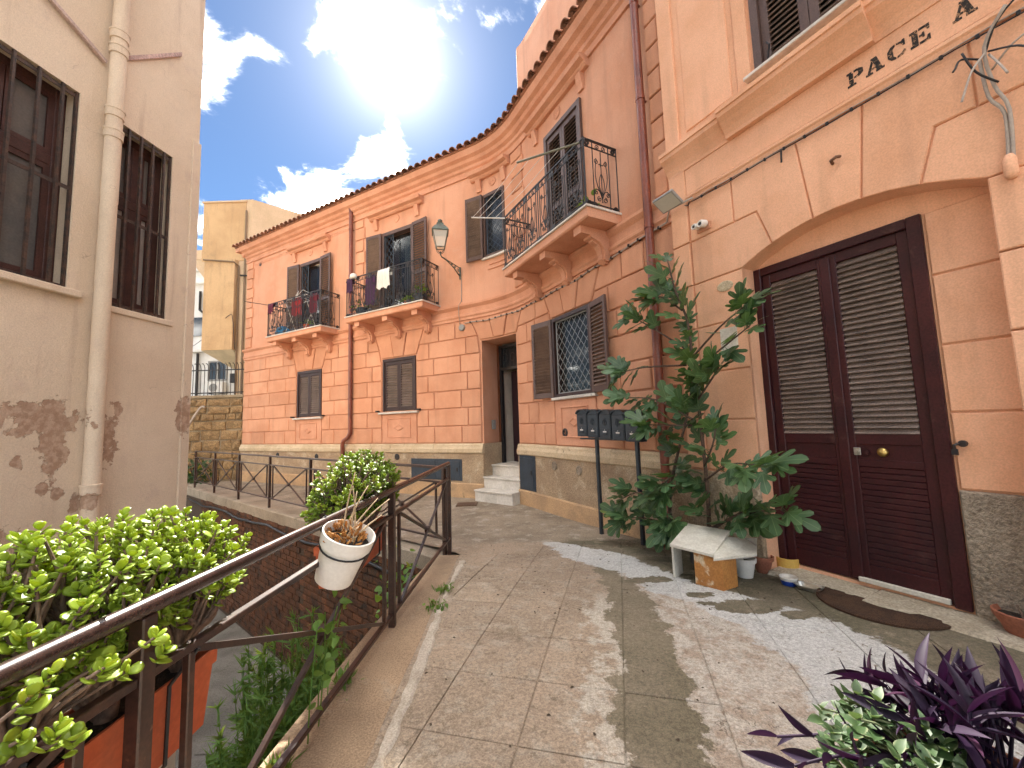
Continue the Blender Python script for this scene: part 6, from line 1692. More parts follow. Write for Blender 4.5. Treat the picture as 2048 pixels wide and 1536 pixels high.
# ================================================================ THINGS
# --- bank of mailboxes on two posts
mbk = thing('mailbox_bank', PT(13.4, .3, .03), 'row of five dark slate mailboxes on two posts before the roughcast plinth', 'mailboxes')
ang = rotz(13.4)
for s0 in (13.06, 13.80):
    p = PT(s0, .3, gz(PT(s0, .3, 0)[1])); MB().bbox(-.022, .022, -.022, .022, -.02, 1.36, .004).build('post', K['mailbox'], mbk, loc=p, rot=(0, 0, ang))
def mbox():
    W, H, D = .222, .37, .11; out = {}
    mb = MB(); n = 8; prof = [(-W / 2, 0), (W / 2, 0), (W / 2, H - .05)] + [(W / 2 * math.cos(math.pi * k / n), H - .05 + .05 * math.sin(math.pi * k / n)) for k in range(1, n)] + [(-W / 2, H - .05)]
    m = len(prof); mb.add([(x, -D / 2, z) for x, z in prof] + [(x, D / 2, z) for x, z in prof], [tuple(range(m)), tuple(range(2 * m - 1, m - 1, -1))] + [(k, m + k, m + (k + 1) % m, (k + 1) % m) for k in range(m)])
    out['mailbox'] = mb.mesh('mailbox', K['mailbox'])
    mb = MB(); prof = [(W / 2 * 1.07 * math.cos(math.pi * k / n), H - .046 + .056 * math.sin(math.pi * k / n)) for k in range(n + 1)]
    vs = []
    for y in (-D / 2 - .022, D / 2): vs += [(x, y, z) for x, z in prof] + [(x * .94, y, z - .012) for x, z in prof]
    m = n + 1; fs = []
    for k in range(n): fs += [(k, k + 1, 2 * m + k + 1, 2 * m + k), (m + k, 3 * m + k, 3 * m + k + 1, m + k + 1), (k, m + k, m + k + 1, k + 1)]
    mb.add(vs, fs); out['lid'] = mb.mesh('lid', K['mailbox'])
    mb = MB(); mb.bbox(-W / 2 + .012, W / 2 - .012, -D / 2 - .008, -D / 2 + .001, .012, .125, .003); mb.bbox(-W / 2 + .012, W / 2 - .012, -D / 2 - .006, -D / 2 + .001, .13, H - .062, .003)
    mb.bbox(-W / 2 + .02, W / 2 - .02, -D / 2 - .014, -D / 2 + .001, H - .06, H - .045, .003)
    out['front_panel'] = mb.mesh('front_panel', K['mailbox'])
    mb = MB(); f = lambda x, y, z: (x, -D / 2 - .010, z)
    for g in (-1, 1):
        mb.tube([f(g * .008, 0, .175), f(g * .03, 0, .185), f(g * .036, 0, .215), f(g * .024, 0, .24), f(g * .012, 0, .225)], .0045, 4); mb.tube([f(g * .006, 0, .25), f(g * .02, 0, .262), f(g * .03, 0, .255)], .004, 4)
    mb.tube([f(0, 0, .17), f(0, 0, .262)], .0045, 4); out['emblem'] = mb.mesh('emblem', K['mailbox'])
    mb = MB(); mb.bbox(-.045, .045, -D / 2 - .022, -D / 2 - .007, .055, .082, .005); out['handle'] = mb.mesh('handle', K['mailbox'])
    mb = MB(); mb.bbox(-.032, .032, -D / 2 - .013, -D / 2 - .0075, .083, .1, .001); out['name_card'] = mb.mesh('name_card', K['white'])
    mb = MB(); mb.lathe([(.007, 0), (.007, .006), (0, .007)], 8, fn=lambda x, y, z: (x, -D / 2 - .007 - z, .115 + y)); out['keyhole'] = mb.mesh('keyhole', K['silver'])
    return out
bx = mbox()
for k in range(5):
    o = link('mailbox', bx['mailbox'], mbk, loc=PT(12.80 + .24 * k + .06, .33, 1.325 - .012 * k), rot=(0, rnd.uniform(-.01, .01), ang))
    for q in ('lid', 'front_panel', 'emblem', 'handle', 'name_card', 'keyhole'): link(q, bx[q], o, local=True)
MB().bbox(-.62, .62, -.015, .015, 1.30, 1.325, .004).build('support_bar', K['mailbox'], mbk, loc=PT(13.34, .31, -.02), rot=(0, 0, ang))

# --- street lantern on a bracket
LS, LD = 8.93, .70
lam = thing('street_lantern', PT(LS, 0, 4.9), 'weathered green street lantern on a scrolled iron bracket on the salmon wall', 'street lamp')
f = local_fn(LS)
mb = MB(); mb.bbox(-.02, .02, -.03, -.001, 4.80, 5.08, .004, f); mb.build('wall_plate', K['lampgreen'], lam)
mb = MB(); mb.tube([f(0, -.02, 4.86), f(0, -.25, 5.0), f(0, -.5, 5.08), f(0, -LD + .03, 5.10), f(0, -LD, 5.15)], .013, 6); mb.tube([f(0, -.02, 5.06), f(0, -.3, 5.08), f(0, -.62, 5.10)], .010, 6)
mb.build('bracket_arm', K['lampgreen'], lam, smooth=True)
mb = MB(); F2 = lambda x, y, z: f(0, -x, z)
for cx, cz, rr, g in ((.09, 4.985, .045, 1), (.20, 5.035, .034, -1), (.31, 5.055, .026, 1), (.05, 4.90, .03, -1)): spiral(mb, F2, cx, cz, rr, 1.4, 0, g, .007)
mb.build('bracket_scrolls', K['lampgreen'], lam)
c = f(0, -LD, 0); fl_ = lambda x, y, z: (c[0] + x, c[1] + y, z); an = rotz(LS) + R_(40)
rt_ = lambda x, y: (x * math.cos(an) - y * math.sin(an), x * math.sin(an) + y * math.cos(an))
ZB, ZS = 5.28, 5.62; WB, WS = .085, .155
mb = MB(); mb.tube([fl_(0, 0, 5.12), fl_(0, 0, 5.2)], .016, 8)
for k in range(4):
    a = an + math.pi / 4 + k * math.pi / 2; mb.tube([fl_(0, 0, 5.17), fl_(.06 * math.cos(a), .06 * math.sin(a), 5.18), fl_(.11 * math.cos(a), .11 * math.sin(a), 5.24), fl_(WB * 1.41 * math.cos(a), WB * 1.41 * math.sin(a), ZB)], .007, 5)
mb.build('cradle', K['lampgreen'], lam, smooth=True)
cn = [(-1, -1), (1, -1), (1, 1), (-1, 1)]
mb = MB()
B4 = [fl_(*rt_(x * WB, y * WB), ZB) for x, y in cn]; T4 = [fl_(*rt_(x * WS, y * WS), ZS) for x, y in cn]
for k in range(4):
    mb.bar(B4[k], T4[k], .014); mb.bar(B4[k], B4[(k + 1) % 4], .014); mb.bar(T4[k], T4[(k + 1) % 4], .018)
mb.build('lantern_frame', K['lampgreen'], lam)
for k in range(4):
    j = (k + 1) % 4; mb = MB().quad(B4[k], B4[j], T4[j], T4[k]); mb.build('pane', K['lampglass'], lam)
mb = MB(); lv = [(WS * 1.14, ZS), (WS * 1.0, ZS + .05), (WS * .62, ZS + .13), (WS * .5, ZS + .14), (WS * .46, ZS + .19), (.03, ZS + .21)]
vs = []
for w, z in lv: vs += [fl_(*rt_(x * w, y * w), z) for x, y in cn]
mb.add(vs, [(i * 4 + k, i * 4 + (k + 1) % 4, i * 4 + 4 + (k + 1) % 4, i * 4 + 4 + k) for i in range(len(lv) - 1) for k in range(4)] + [tuple(range(4 * len(lv) - 4, 4 * len(lv))), (3, 2, 1, 0)]); mb.build('roof_cap', K['lampgreen'], lam)
mb = MB(); mb.lathe([(.03, ZS + .2), (.05, ZS + .23), (.055, ZS + .26), (.03, ZS + .29), (0, ZS + .30)], 10, c=(c[0], c[1], 0)); mb.build('finial', K['lampgreen'], lam, smooth=True)
mb = MB(); mb.lathe([(.02, 5.30), (.035, 5.36), (.035, 5.45), (0, 5.49)], 10, c=(c[0], c[1], 0)); mb.build('bulb', K['white'], lam, smooth=True)
mb = MB(); mb.tube([PT(8.96, .012, 4.8), PT(8.95, .012, 4.3), PT(8.93, .095, 4.18), PT(8.9, .06, 4.0), PT(8.92, .04, 3.72)], .008, 5); tag(mb.build('lamp_cable', K['cablegrey'], smooth=True), 'thin pale cable hanging down the wall below the street lantern', 'cable')
jb = thing('junction_box', PT(8.95, .03, 3.62), 'round grey junction box on the wall below the street lantern', 'junction box')
f = local_fn(8.97, .02); MB().lathe([(.075, 0), (.075, .045), (.06, .06), (0, .062)], 16, fn=lambda x, y, z: f(x, -z, 3.68 + y)).build('lid', K['greyplastic'], jb, smooth=True, auto=40)

# --- cables along the fronts
mb = MB(); pts = [PT(9.0 + .25 * k, .075 + .008 * math.sin(k * 1.7), 3.72 + .018 * k * .25 + .008 * math.sin(k * 2.3)) for k in range(0, 23)]
pts = [PT(s, .05 + .006 * math.sin(s * 5), 3.76 + .010 * math.sin(s * 7) + max(0, s - 12.5) * .06) for s in [9.05 + .2 * k for k in range(27)]] + [PT(14.42, .20, 3.90), PT(14.7, .165, 3.905)]
mb.tube(pts, .011, 6); cb = thing('wall_cable', PT(11.5, .05, 3.7), 'pale cable clipped along the salmon wall under the balcony', 'cable'); mb.build('cable', K['cablegrey'], cb, smooth=True)
mb = MB()
for k in range(30): s = 9.2 + .17 * k; f = local_fn(s); z = 3.76 + .010 * math.sin(s * 7) + max(0, s - 12.5) * .06; mb.box(-.01, .01, -.07, -.02, z - .016, z + .016, f)
tag(mb.build('clips', K['iron'], cb), kind='stuff')
cb = thing('wall_cable', PT(17, .15, 3.9), 'twin dark cables clipped along the moulding above the maroon door', 'cable')
for q in (0, 1): MB().tube([PT(14.68 + .2 * k, DF + .030 + .006 * math.sin(k * 1.9 + q), 3.885 - q * .018 + .005 * math.sin(k * 1.3 + 2 * q)) for k in range(30)], .0045, 5).build('cable', K['cable'] if q else K['cablegrey'], cb, smooth=True)
cm = None
for k in range(20):
    s = 14.8 + .165 * k
    if cm is None: cm = MB().bbox(-.009, .009, -.018, .0, -.016, .012, .003).mesh('clip', K['cable'])
    link('clip', cm, cb, loc=PT(s, DF + .024, 3.875), rot=(0, 0, rotz(16)))
f = local_fn(15.6, DF); MB().tube([f(0, -.03, 3.88), f(0, -.04, 3.80), f(-.005, -.035, 3.76)], .008, 5).build('loose_end', K['cable'], cb)

# --- floodlight and camera on the arched house
fl = thing('floodlight', PT(14.55, DF, 3.92), 'grey floodlight on an arm at the corner of the peach house', 'floodlight')
f = local_fn(14.50, DF)
tilt = R_(-30)
def FLf(x, y, z): c_, s_ = math.cos(tilt), math.sin(tilt); return f(x, -.19 + y * c_ - z * s_, 3.93 + y * s_ + z * c_)
MB().bbox(-.14, .13, -.10, .10, -.018, .018, .006, FLf).build('housing', K['greyplastic'], fl)
MB().bbox(-.125, .115, -.085, .085, -.022, -.0185, .001, FLf).build('lens', mat('pale_lens', (.55, .55, .50), .3, finev=.05), fl)
MB().tube([f(.02, .0, 3.93), f(.02, -.06, 3.95), f(.02, -.12, 3.96)], .012, 6).build('arm', K['greyplastic'], fl)
MB().tube([f(.05, -.01, 3.90), f(.12, -.02, 3.86), f(.14, -.02, 3.90)], .006, 5).build('lead', K['cable'], fl)
cmx = thing('security_camera', PT(14.78, DF, 3.55), 'small white twin-eyed security camera under the floodlight', 'security camera'); f = local_fn(14.78, DF)
MB().bbox(-.08, .08, -.02, 0, 3.50, 3.58, .006, f).build('base_plate', K['salmon_trim'], cmx)
for x, rr in ((-.045, .033), (.03, .04)):
    o = MB().lathe([(.012, .0), (rr, .02), (rr, .09), (rr * .8, .105), (rr * .78, .10), (0, .098)], 16, fn=lambda a, b, z: f(x + a, -.015 - z, 3.565 + b - z * .2)).build('camera_head', K['white'], cmx, smooth=True, auto=40)
    MB().lathe([(rr * .5, .0991), (rr * .4, .104), (0, .106)], 12, fn=lambda a, b, z: f(x + a, -.015 - z, 3.565 + b - z * .2)).build('lens', K['cable'], o)

# --- torn wires at the right
tw = thing('wire_bundle', PT(16.85, DF, 3.3), 'tangle of torn grey and black wires on the wall right of the arch', 'wires'); f = local_fn(16.82, DF + .02); r = random.Random(3)
for k, (l, m_) in enumerate((([(.0, .0, 2.99), (.02, -.02, 3.3), (-.03, -.03, 3.45), (-.04, -.05, 3.7)], 'cablegrey'), ([(.02, 0, 2.99), (.04, -.03, 3.32), (0, -.04, 3.5), (-.01, -.07, 3.75), (.10, -.12, 3.9)], 'cablegrey'), ([(-.04, -.05, 3.7), (-.10, -.12, 3.72), (-.12, -.16, 3.66), (-.13, -.17, 3.64)], 'cable'), ([(-.01, -.06, 3.72), (-.06, -.14, 3.60), (-.10, -.18, 3.45), (-.11, -.18, 3.42)], 'cablegrey'), ([(0, -.05, 3.7), (.05, -.15, 3.55), (.08, -.2, 3.45)], 'cablegrey'), ([(0, -.05, 3.72), (.12, -.12, 3.62), (.2, -.14, 3.5)], 'cable'), ([(-.02, -.05, 3.7), (.06, -.10, 3.85), (.2, -.12, 3.95)], 'cable'), ([(.0, -.04, 3.6), (.10, -.1, 3.66), (.22, -.1, 3.7)], 'cablegrey'), ([(.02, -.05, 3.5), (-.05, -.11, 3.6), (-.09, -.13, 3.75)], 'cable'))):
    MB().tube(smooth_path([f(*p) for p in l], 4), .006 if k > 1 else .010, 6).build('wire', K[m_], tw, smooth=True)
MB().lathe([(.02, 0), (.032, .03), (.030, .12), (.016, .15)], 10, c=f(.01, -.02, 2.90)).build('conduit_end', K['peach'], tw, smooth=True)
hk = thing('rusty_hook', PT(15.98, DF, 3.55), 'small rusty iron hook set in the wall above the arch', 'hook'); f = local_fn(15.98, DF)
MB().tube([f(-.03, 0, 3.54), f(-.02, -.05, 3.545), f(.02, -.06, 3.55), f(.03, -.02, 3.56)], .012, 6).build('hook', mat('rusty_hook_iron', (.17, .09, .055), .8), hk, smooth=True)

# --- shelter for cats made of old cupboard boards
cat = thing('cat_shelter', (1.80, 3.75, gz(3.7)), 'makeshift animal shelter of white cupboard boards and a wooden drawer front', 'shelter'); g = gz(3.6)
K['laminate'] = mat('stained_wood_laminate', (.46, .21, .06), .5, (.36, .15, .04), 4, fine=60, finev=.2, c3=(.62, .50, .34), s3=7, t3=(.52, .62))
K['laminate2'] = mat('orange_wood_laminate', (.50, .24, .075), .5, (.42, .18, .05), 4, fine=60, finev=.2)
def board(name, pts, th, m, nrm_):
    P = [Vector(p) for p in pts]; n_ = Vector(nrm_).normalized() * th
    MB().add([tuple(p) for p in P] + [tuple(p + n_) for p in P], [(3, 2, 1, 0), (4, 5, 6, 7)] + [(k, (k + 1) % 4, 4 + (k + 1) % 4, 4 + k) for k in range(4)]).build(name, m, cat)
a, b, c_ = Vector((1.50, 3.58, g)), Vector((1.645, 3.40, g)), Vector((1.815, 3.50, g))
d_ = a + (c_ - b)
board('front_board', [a, b, b + Vector((0, 0, .24)), a + Vector((0, 0, .27))], .02, K['laminate'], (.6, .5, 0))
board('side_board', [b, c_, c_ + Vector((0, 0, .25)), b + Vector((0, 0, .245))], .02, K['laminate2'], (-.5, .85, 0))
board('back_board', [a + Vector((.25, .22, 0)), c_ + Vector((.18, .22, 0)), c_ + Vector((.18, .22, .25)), a + Vector((.25, .22, .25))], .02, K['offwhite'], (.3, .9, 0))
board('left_board', [Vector((1.39, 3.74, g)), Vector((1.50, 3.84, g)), Vector((1.50, 3.84, g + .29)), Vector((1.39, 3.74, g + .29))], .018, K['offwhite'], (-.7, .7, 0))
board('roof_board', [(1.34, 3.68, g + .285), (1.60, 3.44, g + .262), (1.92, 3.76, g + .36), (1.66, 4.04, g + .365)], .022, K['offwhite'], (-.1, -.1, 1))
board('roof_board', [(1.58, 3.40, g + .246), (1.95, 3.43, g + .262), (2.13, 3.72, g + .30), (1.78, 3.72, g + .325)], .02, K['offwhite'], (.1, -.05, 1))
MB().tube([(1.92, 3.76, g + .385), (2.0, 3.62, g + .33), (2.04, 3.58, g + .30)], .006, 5).build('wire_tie', K['cablegrey'], cat)
MB().box(1.52, 1.60, 3.56, 3.70, g + .14, g + .27).build('rag', K['cable'], cat)
def pot(name, label, catg, x, y, prof, m, soil=None, grp=None, z=None):
    z = gz(y) if z is None else z; t = thing(name, (x, y, z), label, catg, grp)
    MB().lathe(prof, 24, c=(x, y, z)).build('bowl' if catg in ('bowl', 'dish') else 'pot', m, t, smooth=True, auto=35)
    if soil: MB().lathe([(soil[0], soil[1]), (0, soil[1] + .005)], 16, c=(x, y, z)).build('soil', K['soil'], t)
    return t
pot('plant_pot', 'white plastic flower pot half hidden behind the cat shelter', 'plant pot', 2.00, 3.72, [(.06, 0), (.085, .13), (.095, .132), (.097, .165), (.088, .167), (.08, .12)], K['white'], (.08, .13), 'small pots behind the shelter')
pot('plant_pot', 'small brown clay pot between the white pot and yellow bowl', 'plant pot', 2.22, 3.82, [(.05, 0), (.08, .11), (.09, .112), (.092, .145), (.082, .147), (.076, .1)], K['clay'], (.076, .11), 'small pots behind the shelter')
pot('food_bowl', 'deep yellow ceramic bowl by the left end of the door sill', 'bowl', 2.47, 3.85, [(.09, 0), (.095, .005), (.098, .12), (.09, .122), (.085, .02), (0, .018)], mat('yellow_glaze', (.62, .40, .10), .35, (.55, .34, .08), 5, finev=.08), z=gz(3.85) + .0)
t = pot('food_dish', 'small round blue and white dish on the ground beside the foil tray', 'dish', 2.235, 3.50, [(.045, 0), (.05, .004), (.060, .04)], mat('blue_plastic', (.02, .06, .34), .4, finev=.05))
MB().lathe([(.060, .0405), (.068, .062), (.066, .066), (.058, .06), (.045, .012), (0, .010)], 24, c=(2.235, 3.50, gz(3.5))).build('rim', K['white'], t, smooth=True, auto=35)
ft = thing('foil_tray', (2.31, 3.37, gz(3.37)), 'crumpled aluminium foil tray near the stone door sill', 'tray'); g = gz(3.43); r = random.Random(4)
mb = MB(); vs = []; fs = []
for ring, (w, l, z) in enumerate(((.045, .075, .004), (.055, .09, .035), (.066, .10, .037))):
    for k in range(16):
        a = 2 * math.pi * k / 16; cx, sx = math.cos(a), math.sin(a); x = w * (abs(cx) ** .5) * (1 if cx > 0 else -1); y = l * (abs(sx) ** .5) * (1 if sx > 0 else -1)
        q = R_(35); vs.append((2.31 + x * math.cos(q) - y * math.sin(q) + r.uniform(-.003, .003), 3.37 + x * math.sin(q) + y * math.cos(q) + r.uniform(-.003, .003), g + .004 + z + r.uniform(-.003, .004)))
for i in range(2): fs += [(i * 16 + k, i * 16 + (k + 1) % 16, i * 16 + 16 + (k + 1) % 16, i * 16 + 16 + k) for k in range(16)]
mb.add(vs, fs + [tuple(range(16))]); mb.build('tray', K['silver'], ft)
# half-round door mat
mt = MB(); n = 22; c0 = (2.60, 3.06); q = R_(-64); vs = []; ring = []
for k in range(n + 1):
    a = math.pi * k / n; x, y = .38 * math.cos(a), .36 * math.sin(a); ring.append((x, y))
ring = [(-x, -y) for x, y in ring]
def mp(x, y, z): X = c0[0] + x * math.cos(q) - y * math.sin(q); Y = c0[1] + x * math.sin(q) + y * math.cos(q); return (X, Y, gz(Y) + z)
m = len(ring); mt.add([mp(x, y, .004) for x, y in ring] + [mp(x, y, .018) for x, y in ring] + [mp(x * .95, y * .95, .022) for x, y in ring], [tuple(range(2 * m, 3 * m))] + [(k, (k + 1) % m, m + (k + 1) % m, m + k) for k in range(m)] + [(m + k, m + (k + 1) % m, 2 * m + (k + 1) % m, 2 * m + k) for k in range(m)])
mo = mt.build('door_mat', mat('brown_coir_mat', (.085, .042, .022), .95, (.055, .028, .016), 9, fine=160, finev=.5, bump=1, bdist=.01, bscale=160)); tag(mo, 'worn brown half-round mat on the ground before the maroon door', 'mat')
tp = pot('plant_pot', 'terracotta pot with a bare stem standing right of the maroon door', 'plant pot', 3.05, 2.58, [(.08, 0), (.10, .06), (.13, .11), (.135, .14), (.125, .145), (.11, .11)], K['clay'], (.112, .115))
MB().tube([(3.05, 2.58, .27), (2.98, 2.55, .36), (2.96, 2.5, .28), (2.95, 2.47, .2)], .006, 5).build('stem', K['figbark'], tp)
# drain cover near the entrance steps
dc = thing('drain_cover', (-.95, 8.05, 0), 'rusty drain cover in the paving by the marble steps', 'drain cover')
rm = mat('rusty_grate', (.12, .07, .045), .8, finev=.3)
MB().bbox(-1.15, -.75, 7.9, 8.2, -.02, .012, .004).build('frame', rm, dc)
for k in range(6): MB().bbox(-1.10 + .055 * k, -1.075 + .055 * k, 7.93, 8.17, .0121, .018, .002).build('bar', rm, dc)
# scattered bits on the paving: leaves, twigs, pebbles
r = random.Random(13); ml = leaf_lance(mat('dead_leaf', (.13, .08, .045), .8, finev=.3), .5, .2, .4, 4); deb = MB()
for k in range(150):
    x, y = r.uniform(-.55, 2.2), r.uniform(1.5, 5.2)
    if x > 2.9 - (y - 2.2) * .5: continue
    s_ = r.uniform(.004, .016); z = gz(y) + .006
    M_ = Matrix.Translation((x, y, z)) @ Matrix.Rotation(r.uniform(0, 6), 4, 'Z') @ Matrix.Scale(s_, 4)
    deb.add([tuple(M_ @ Vector(v)) for v in ((-.7, -.3, 0), (.8, -.4, 0), (.6, .5, 0), (-.5, .45, 0), (.05, 0, .5))], [(0, 1, 4), (1, 2, 4), (2, 3, 4), (3, 0, 4)])
tag(deb.build('paving_debris', mat('dark_debris', (.09, .065, .045), .9)), 'tiny dark leaf crumbs and grit scattered over the paving', 'debris', kind='stuff')

# ================================================================ ON THE BALCONIES
def cloth(name, label, s, d, z, w, h, m, grp, seed=1, front=.04):
    """garment folded over the rail"""
    r = random.Random(seed); f = local_fn(s); mb = MB(); nx, nz = 14, 14; vs = []
    for j in range(nz + 1):
        t = j / nz
        for i in range(nx + 1):
            x = (i / nx - .5) * w * (1 - .12 * math.sin(t * 3)); u = (t - .28) * h * 1.35
            y = -d - (front if u > 0 else -front) * (1 - math.exp(-abs(u) * 25)) - (.018 * math.sin(i * 1.5 + seed) + .012 * math.sin(i * 2.9)) * min(1, abs(u) * 6)
            zz = z + RH + .02 - abs(u) + (.03 * math.sin(i * .9 + seed) if t > .95 else 0)
            vs.append(f(x, y, zz))
    mb.add(vs, [(j * (nx + 1) + i, j * (nx + 1) + i + 1, (j + 1) * (nx + 1) + i + 1, (j + 1) * (nx + 1) + i) for j in range(nz) for i in range(nx)])
    o = mb.build(name, m, smooth=True); return tag(o, label, 'laundry', grp)
LG = 'laundry on the balconies'
K['clothw'] = mat('white_cotton', (.75, .73, .68), .9, finev=.06); K['clothp'] = mat('dark_purple_cotton', (.055, .022, .06), .9, finev=.15); K['clothm'] = mat('maroon_cotton', (.11, .02, .045), .9, finev=.15)
cloth('laundry_shirt', 'white shirt hung over the railing of the balcony beside the street lantern', 7.15, .575, 4.30, .42, .50, K['clothw'], LG, 2)
cloth('laundry_cloth', 'dark purple garment over the railing corner beside the downpipe', 5.98, .575, 4.30, .22, .40, K['clothp'], LG, 3)
cloth('laundry_cloth', 'maroon garment hung on the railing of the far balcony above a blue bag', 2.62, .575, 4.25, .30, .32, K['clothm'], LG, 4)
hat = thing('white_hat', PT(6.12, .60, 5.26), 'small white sun hat hooked on the balcony railing beside the downpipe', 'hat'); f = local_fn(6.12)
MB().lathe([(.10, -.03), (.09, .0), (.085, .05), (.05, .085), (0, .095)], 14, c=f(0, -.60, 5.26)).build('crown', K['clothw'], hat, smooth=True)
def flat_pot(name, label, s, d, z, rr, h, m, leafm=None, nl=0, seed=0, grp=None):
    x, y, _ = PT(s, d, 0); t = thing(name, (x, y, z), label, 'plant pot', grp)
    MB().lathe([(rr * .75, 0), (rr, h * .8), (rr * 1.08, h * .82), (rr * 1.08, h), (rr * .9, h), (rr * .85, h * .85)], 14, c=(x, y, z)).build('pot', m, t, smooth=True, auto=40)
    MB().lathe([(rr * .85, h * .88), (0, h * .9)], 10, c=(x, y, z)).build('soil', K['soil'], t)
    r = random.Random(seed)
    for k in range(nl):
        d_ = Vector((r.gauss(0, 1), r.gauss(0, 1), abs(r.gauss(.8, .6)))).normalized(); p = Vector((x, y, z + h * .9)) + d_ * r.uniform(.03, rr * 1.6)
        link('leaf', wl, t, loc=p, rot=orient(d_ + rv(r, .3), Vector((0, 0, 1)) + rv(r, .3)), scale=r.uniform(.07, .12))
    return t
flat_pot('balcony_pot', 'potted plant on the left end of the balcony beside the lantern', 6.15, .35, 4.30, .13, .22, K['metalgrey'], 1, 22, 1)
flat_pot('balcony_pot', 'small red clay pot with greenery behind the railing near the lantern', 7.65, .36, 4.30, .07, .14, K['terracotta'], 1, 26, 2)
flat_pot('balcony_pot', 'large leafy pot in the right corner of the balcony beside the lantern', 8.02, .32, 4.30, .14, .24, K['metalgrey'], 1, 40, 3)
flat_pot('balcony_pot', 'red pot on the far balcony under the drying rack', 3.95, .35, 4.25, .10, .18, K['terracotta'], 1, 18, 4)
flat_pot('balcony_pot', 'dark pot with greenery on the right wing balcony', 13.2, .34, 4.37, .12, .16, K['cable'], 1, 14, 6)
bg = thing('blue_bag', PT(2.85, .36, 4.25), 'bright blue plastic bag heaped on the far balcony floor', 'bag'); x, y, _ = PT(2.85, .36, 0)
mb = MB(); r = random.Random(6); n = 14; prof = [(.13, 0), (.2, .06), (.21, .14), (.17, .22), (.08, .27), (.05, .30)]
vs = [(x + q * math.cos(2 * math.pi * k / n) * r.uniform(.85, 1.15), y + q * math.sin(2 * math.pi * k / n) * r.uniform(.7, 1.0), 4.25 + z + r.uniform(-.01, .01) * (z > 0)) for q, z in prof for k in range(n)]
mb.add(vs, [(i * n + k, i * n + (k + 1) % n, (i + 1) * n + (k + 1) % n, (i + 1) * n + k) for i in range(len(prof) - 1) for k in range(n)] + [tuple(range(n - 1, -1, -1)), tuple((len(prof) - 1) * n + k for k in range(n))]); mb.build('bag', mat('blue_plastic_bag', (.02, .20, .42), .4, finev=.1), bg, smooth=True)
dr = thing('drying_rack', PT(3.6, .35, 4.25), 'white folding drying rack standing on the far balcony', 'drying rack'); f = local_fn(3.6); wr = K['white']
for y in (-.15, -.5):
    MB().tube([f(-.55, y, 5.22 if y < -.3 else 5.2), f(.55, y, 5.22 if y < -.3 else 5.2)], .008, 5).build('rail', wr, dr)
for k in range(7): MB().tube([f(-.5 + k * .165, -.12, 5.21), f(-.5 + k * .165, -.53, 5.225)], .004, 4).build('rod', wr, dr)
for x in (-.45, .45):
    for a, b in ((-.12, -.5), (-.5, -.12)): MB().tube([f(x, a, 4.26), f(x, b, 5.2)], .008, 5).build('leg', wr, dr)
for g in (-1, 1): MB().tube([f(g * .55, -.15, 5.21), f(g * .1, -.33, 5.48), f(-g * .0, -.5, 5.22)], .006, 5).build('wing', wr, dr)
pole = MB().tube([PT(2.50, .56, 5.18), PT(2.12, 1.05, 5.24)], .010, 6).build('clothes_pole', K['iron']); tag(pole, 'thin dark clothesline pole jutting from the far balcony corner', 'pole')
cl = thing('clothesline', PT(13.4, .58, 5.3), 'bamboo-coloured clothesline arm with white lines on the right wing balcony', 'clothesline')
A_ = Vector(PT(13.36, .575, 5.30)); B_ = Vector(PT(12.55, 1.10, 5.36))
A2 = Vector(PT(11.12, .575, 5.30)); B2 = Vector(PT(10.7, 1.10, 5.36))
MB().tube([A_, B_], .016, 8).build('arm', mat('weathered_pole', (.20, .20, .15), .6, finev=.2), cl); MB().tube([A2, B2], .012, 8).build('arm', K['white'], cl)
for t in (.3, .55, .78, .97): p, q = A_.lerp(B_, t), A2.lerp(B2, t); MB().tube([p, p.lerp(q, .5) - Vector((0, 0, .05)), q], .0035, 4).build('line', K['white'], cl)
ph = thing('wall_hole', PT(.95, 0, 6.9), 'small round dark vent hole high on the far bay wall', 'vent'); f = local_fn(.95)
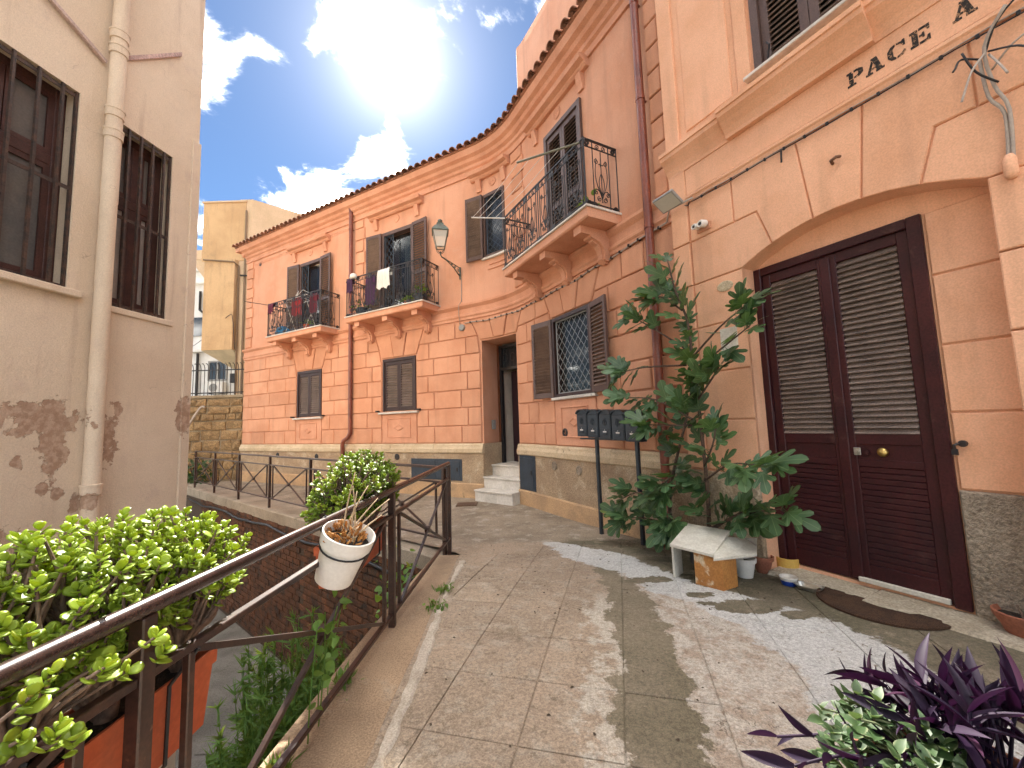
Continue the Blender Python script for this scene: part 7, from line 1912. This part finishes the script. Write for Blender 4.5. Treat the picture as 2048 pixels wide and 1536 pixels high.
MB().lathe([(.06, 0), (.06, .012), (.045, .014), (.04, .002), (0, .002)], 14, fn=lambda x, y, z: f(x, -z - .001, 6.95 + y)).build('ring', K['iron'], ph)
wcable = MB().tube(smooth_path([(-16, 19.6, 5.6), (-14, 18, 5.7), (-11.9, 16.7, 6.4), (-11.7, 16.72, 6.3), (-11.6, 16.75, 5.0)], 5), .012, 5).build('overhead_wire', K['cable']); tag(wcable, 'thin black wire slung between the white house and the ochre house', 'wire')
pv = MB().tube(smooth_path([(-9.85, 12.95, 2.35), (-10.0, 12.9, 2.3), (-10.35, 12.6, 1.3), (-10.8, 12.4, 0.02)], 4), .035, 7).build('leaning_pipe', K['cablegrey'], smooth=True); tag(pv, 'grey pipe leaning against the tuff stone wall', 'pipe')
for k, (u, lab) in enumerate(((1.2, 'dark shrub growing at the foot of the stone wall near the pink corner'), (2.6, 'dark shrub at the foot of the stone wall behind the leaning pipe'))):
    sh = thing('wall_shrub', PS(u, .35, 0), lab, 'shrub', 'shrubs below the stone wall'); r = random.Random(60 + k); c = Vector(PS(u, .4, 0))
    for j in range(4): MB().tube([c, c + Vector((r.gauss(0, .2), r.gauss(0, .1), .6))], .012, 5).build('stem', K['figbark'], sh)
    for j in range(120):
        p = c + Vector((r.gauss(0, .30), r.gauss(0, .16), abs(r.gauss(.35, .25)))); link('leaf', dl_, sh, loc=p, rot=orient(rv(r) + Vector((0, -.5, .2)), Vector((0, -.4, 1)) + rv(r, .4)), scale=r.uniform(.10, .18))

cloth('laundry_cloth', 'red towel hung inside the railing of the far balcony below the drying rack', 3.75, .52, 4.22, .55, .52, mat('red_towel', (.30, .03, .035), .9, finev=.15), LG, 6, .02)
cloth('laundry_cloth', 'wine red sheet on the railing of the far balcony near its right corner', 4.45, .50, 4.22, .36, .55, mat('wine_sheet', (.16, .02, .04), .9, finev=.15), LG, 7, .02)
cloth('laundry_cloth', 'violet cloth hanging behind the railing left of the white shirt', 6.62, .50, 4.26, .34, .75, mat('violet_cloth', (.09, .035, .10), .9, finev=.15), LG, 8, .02)
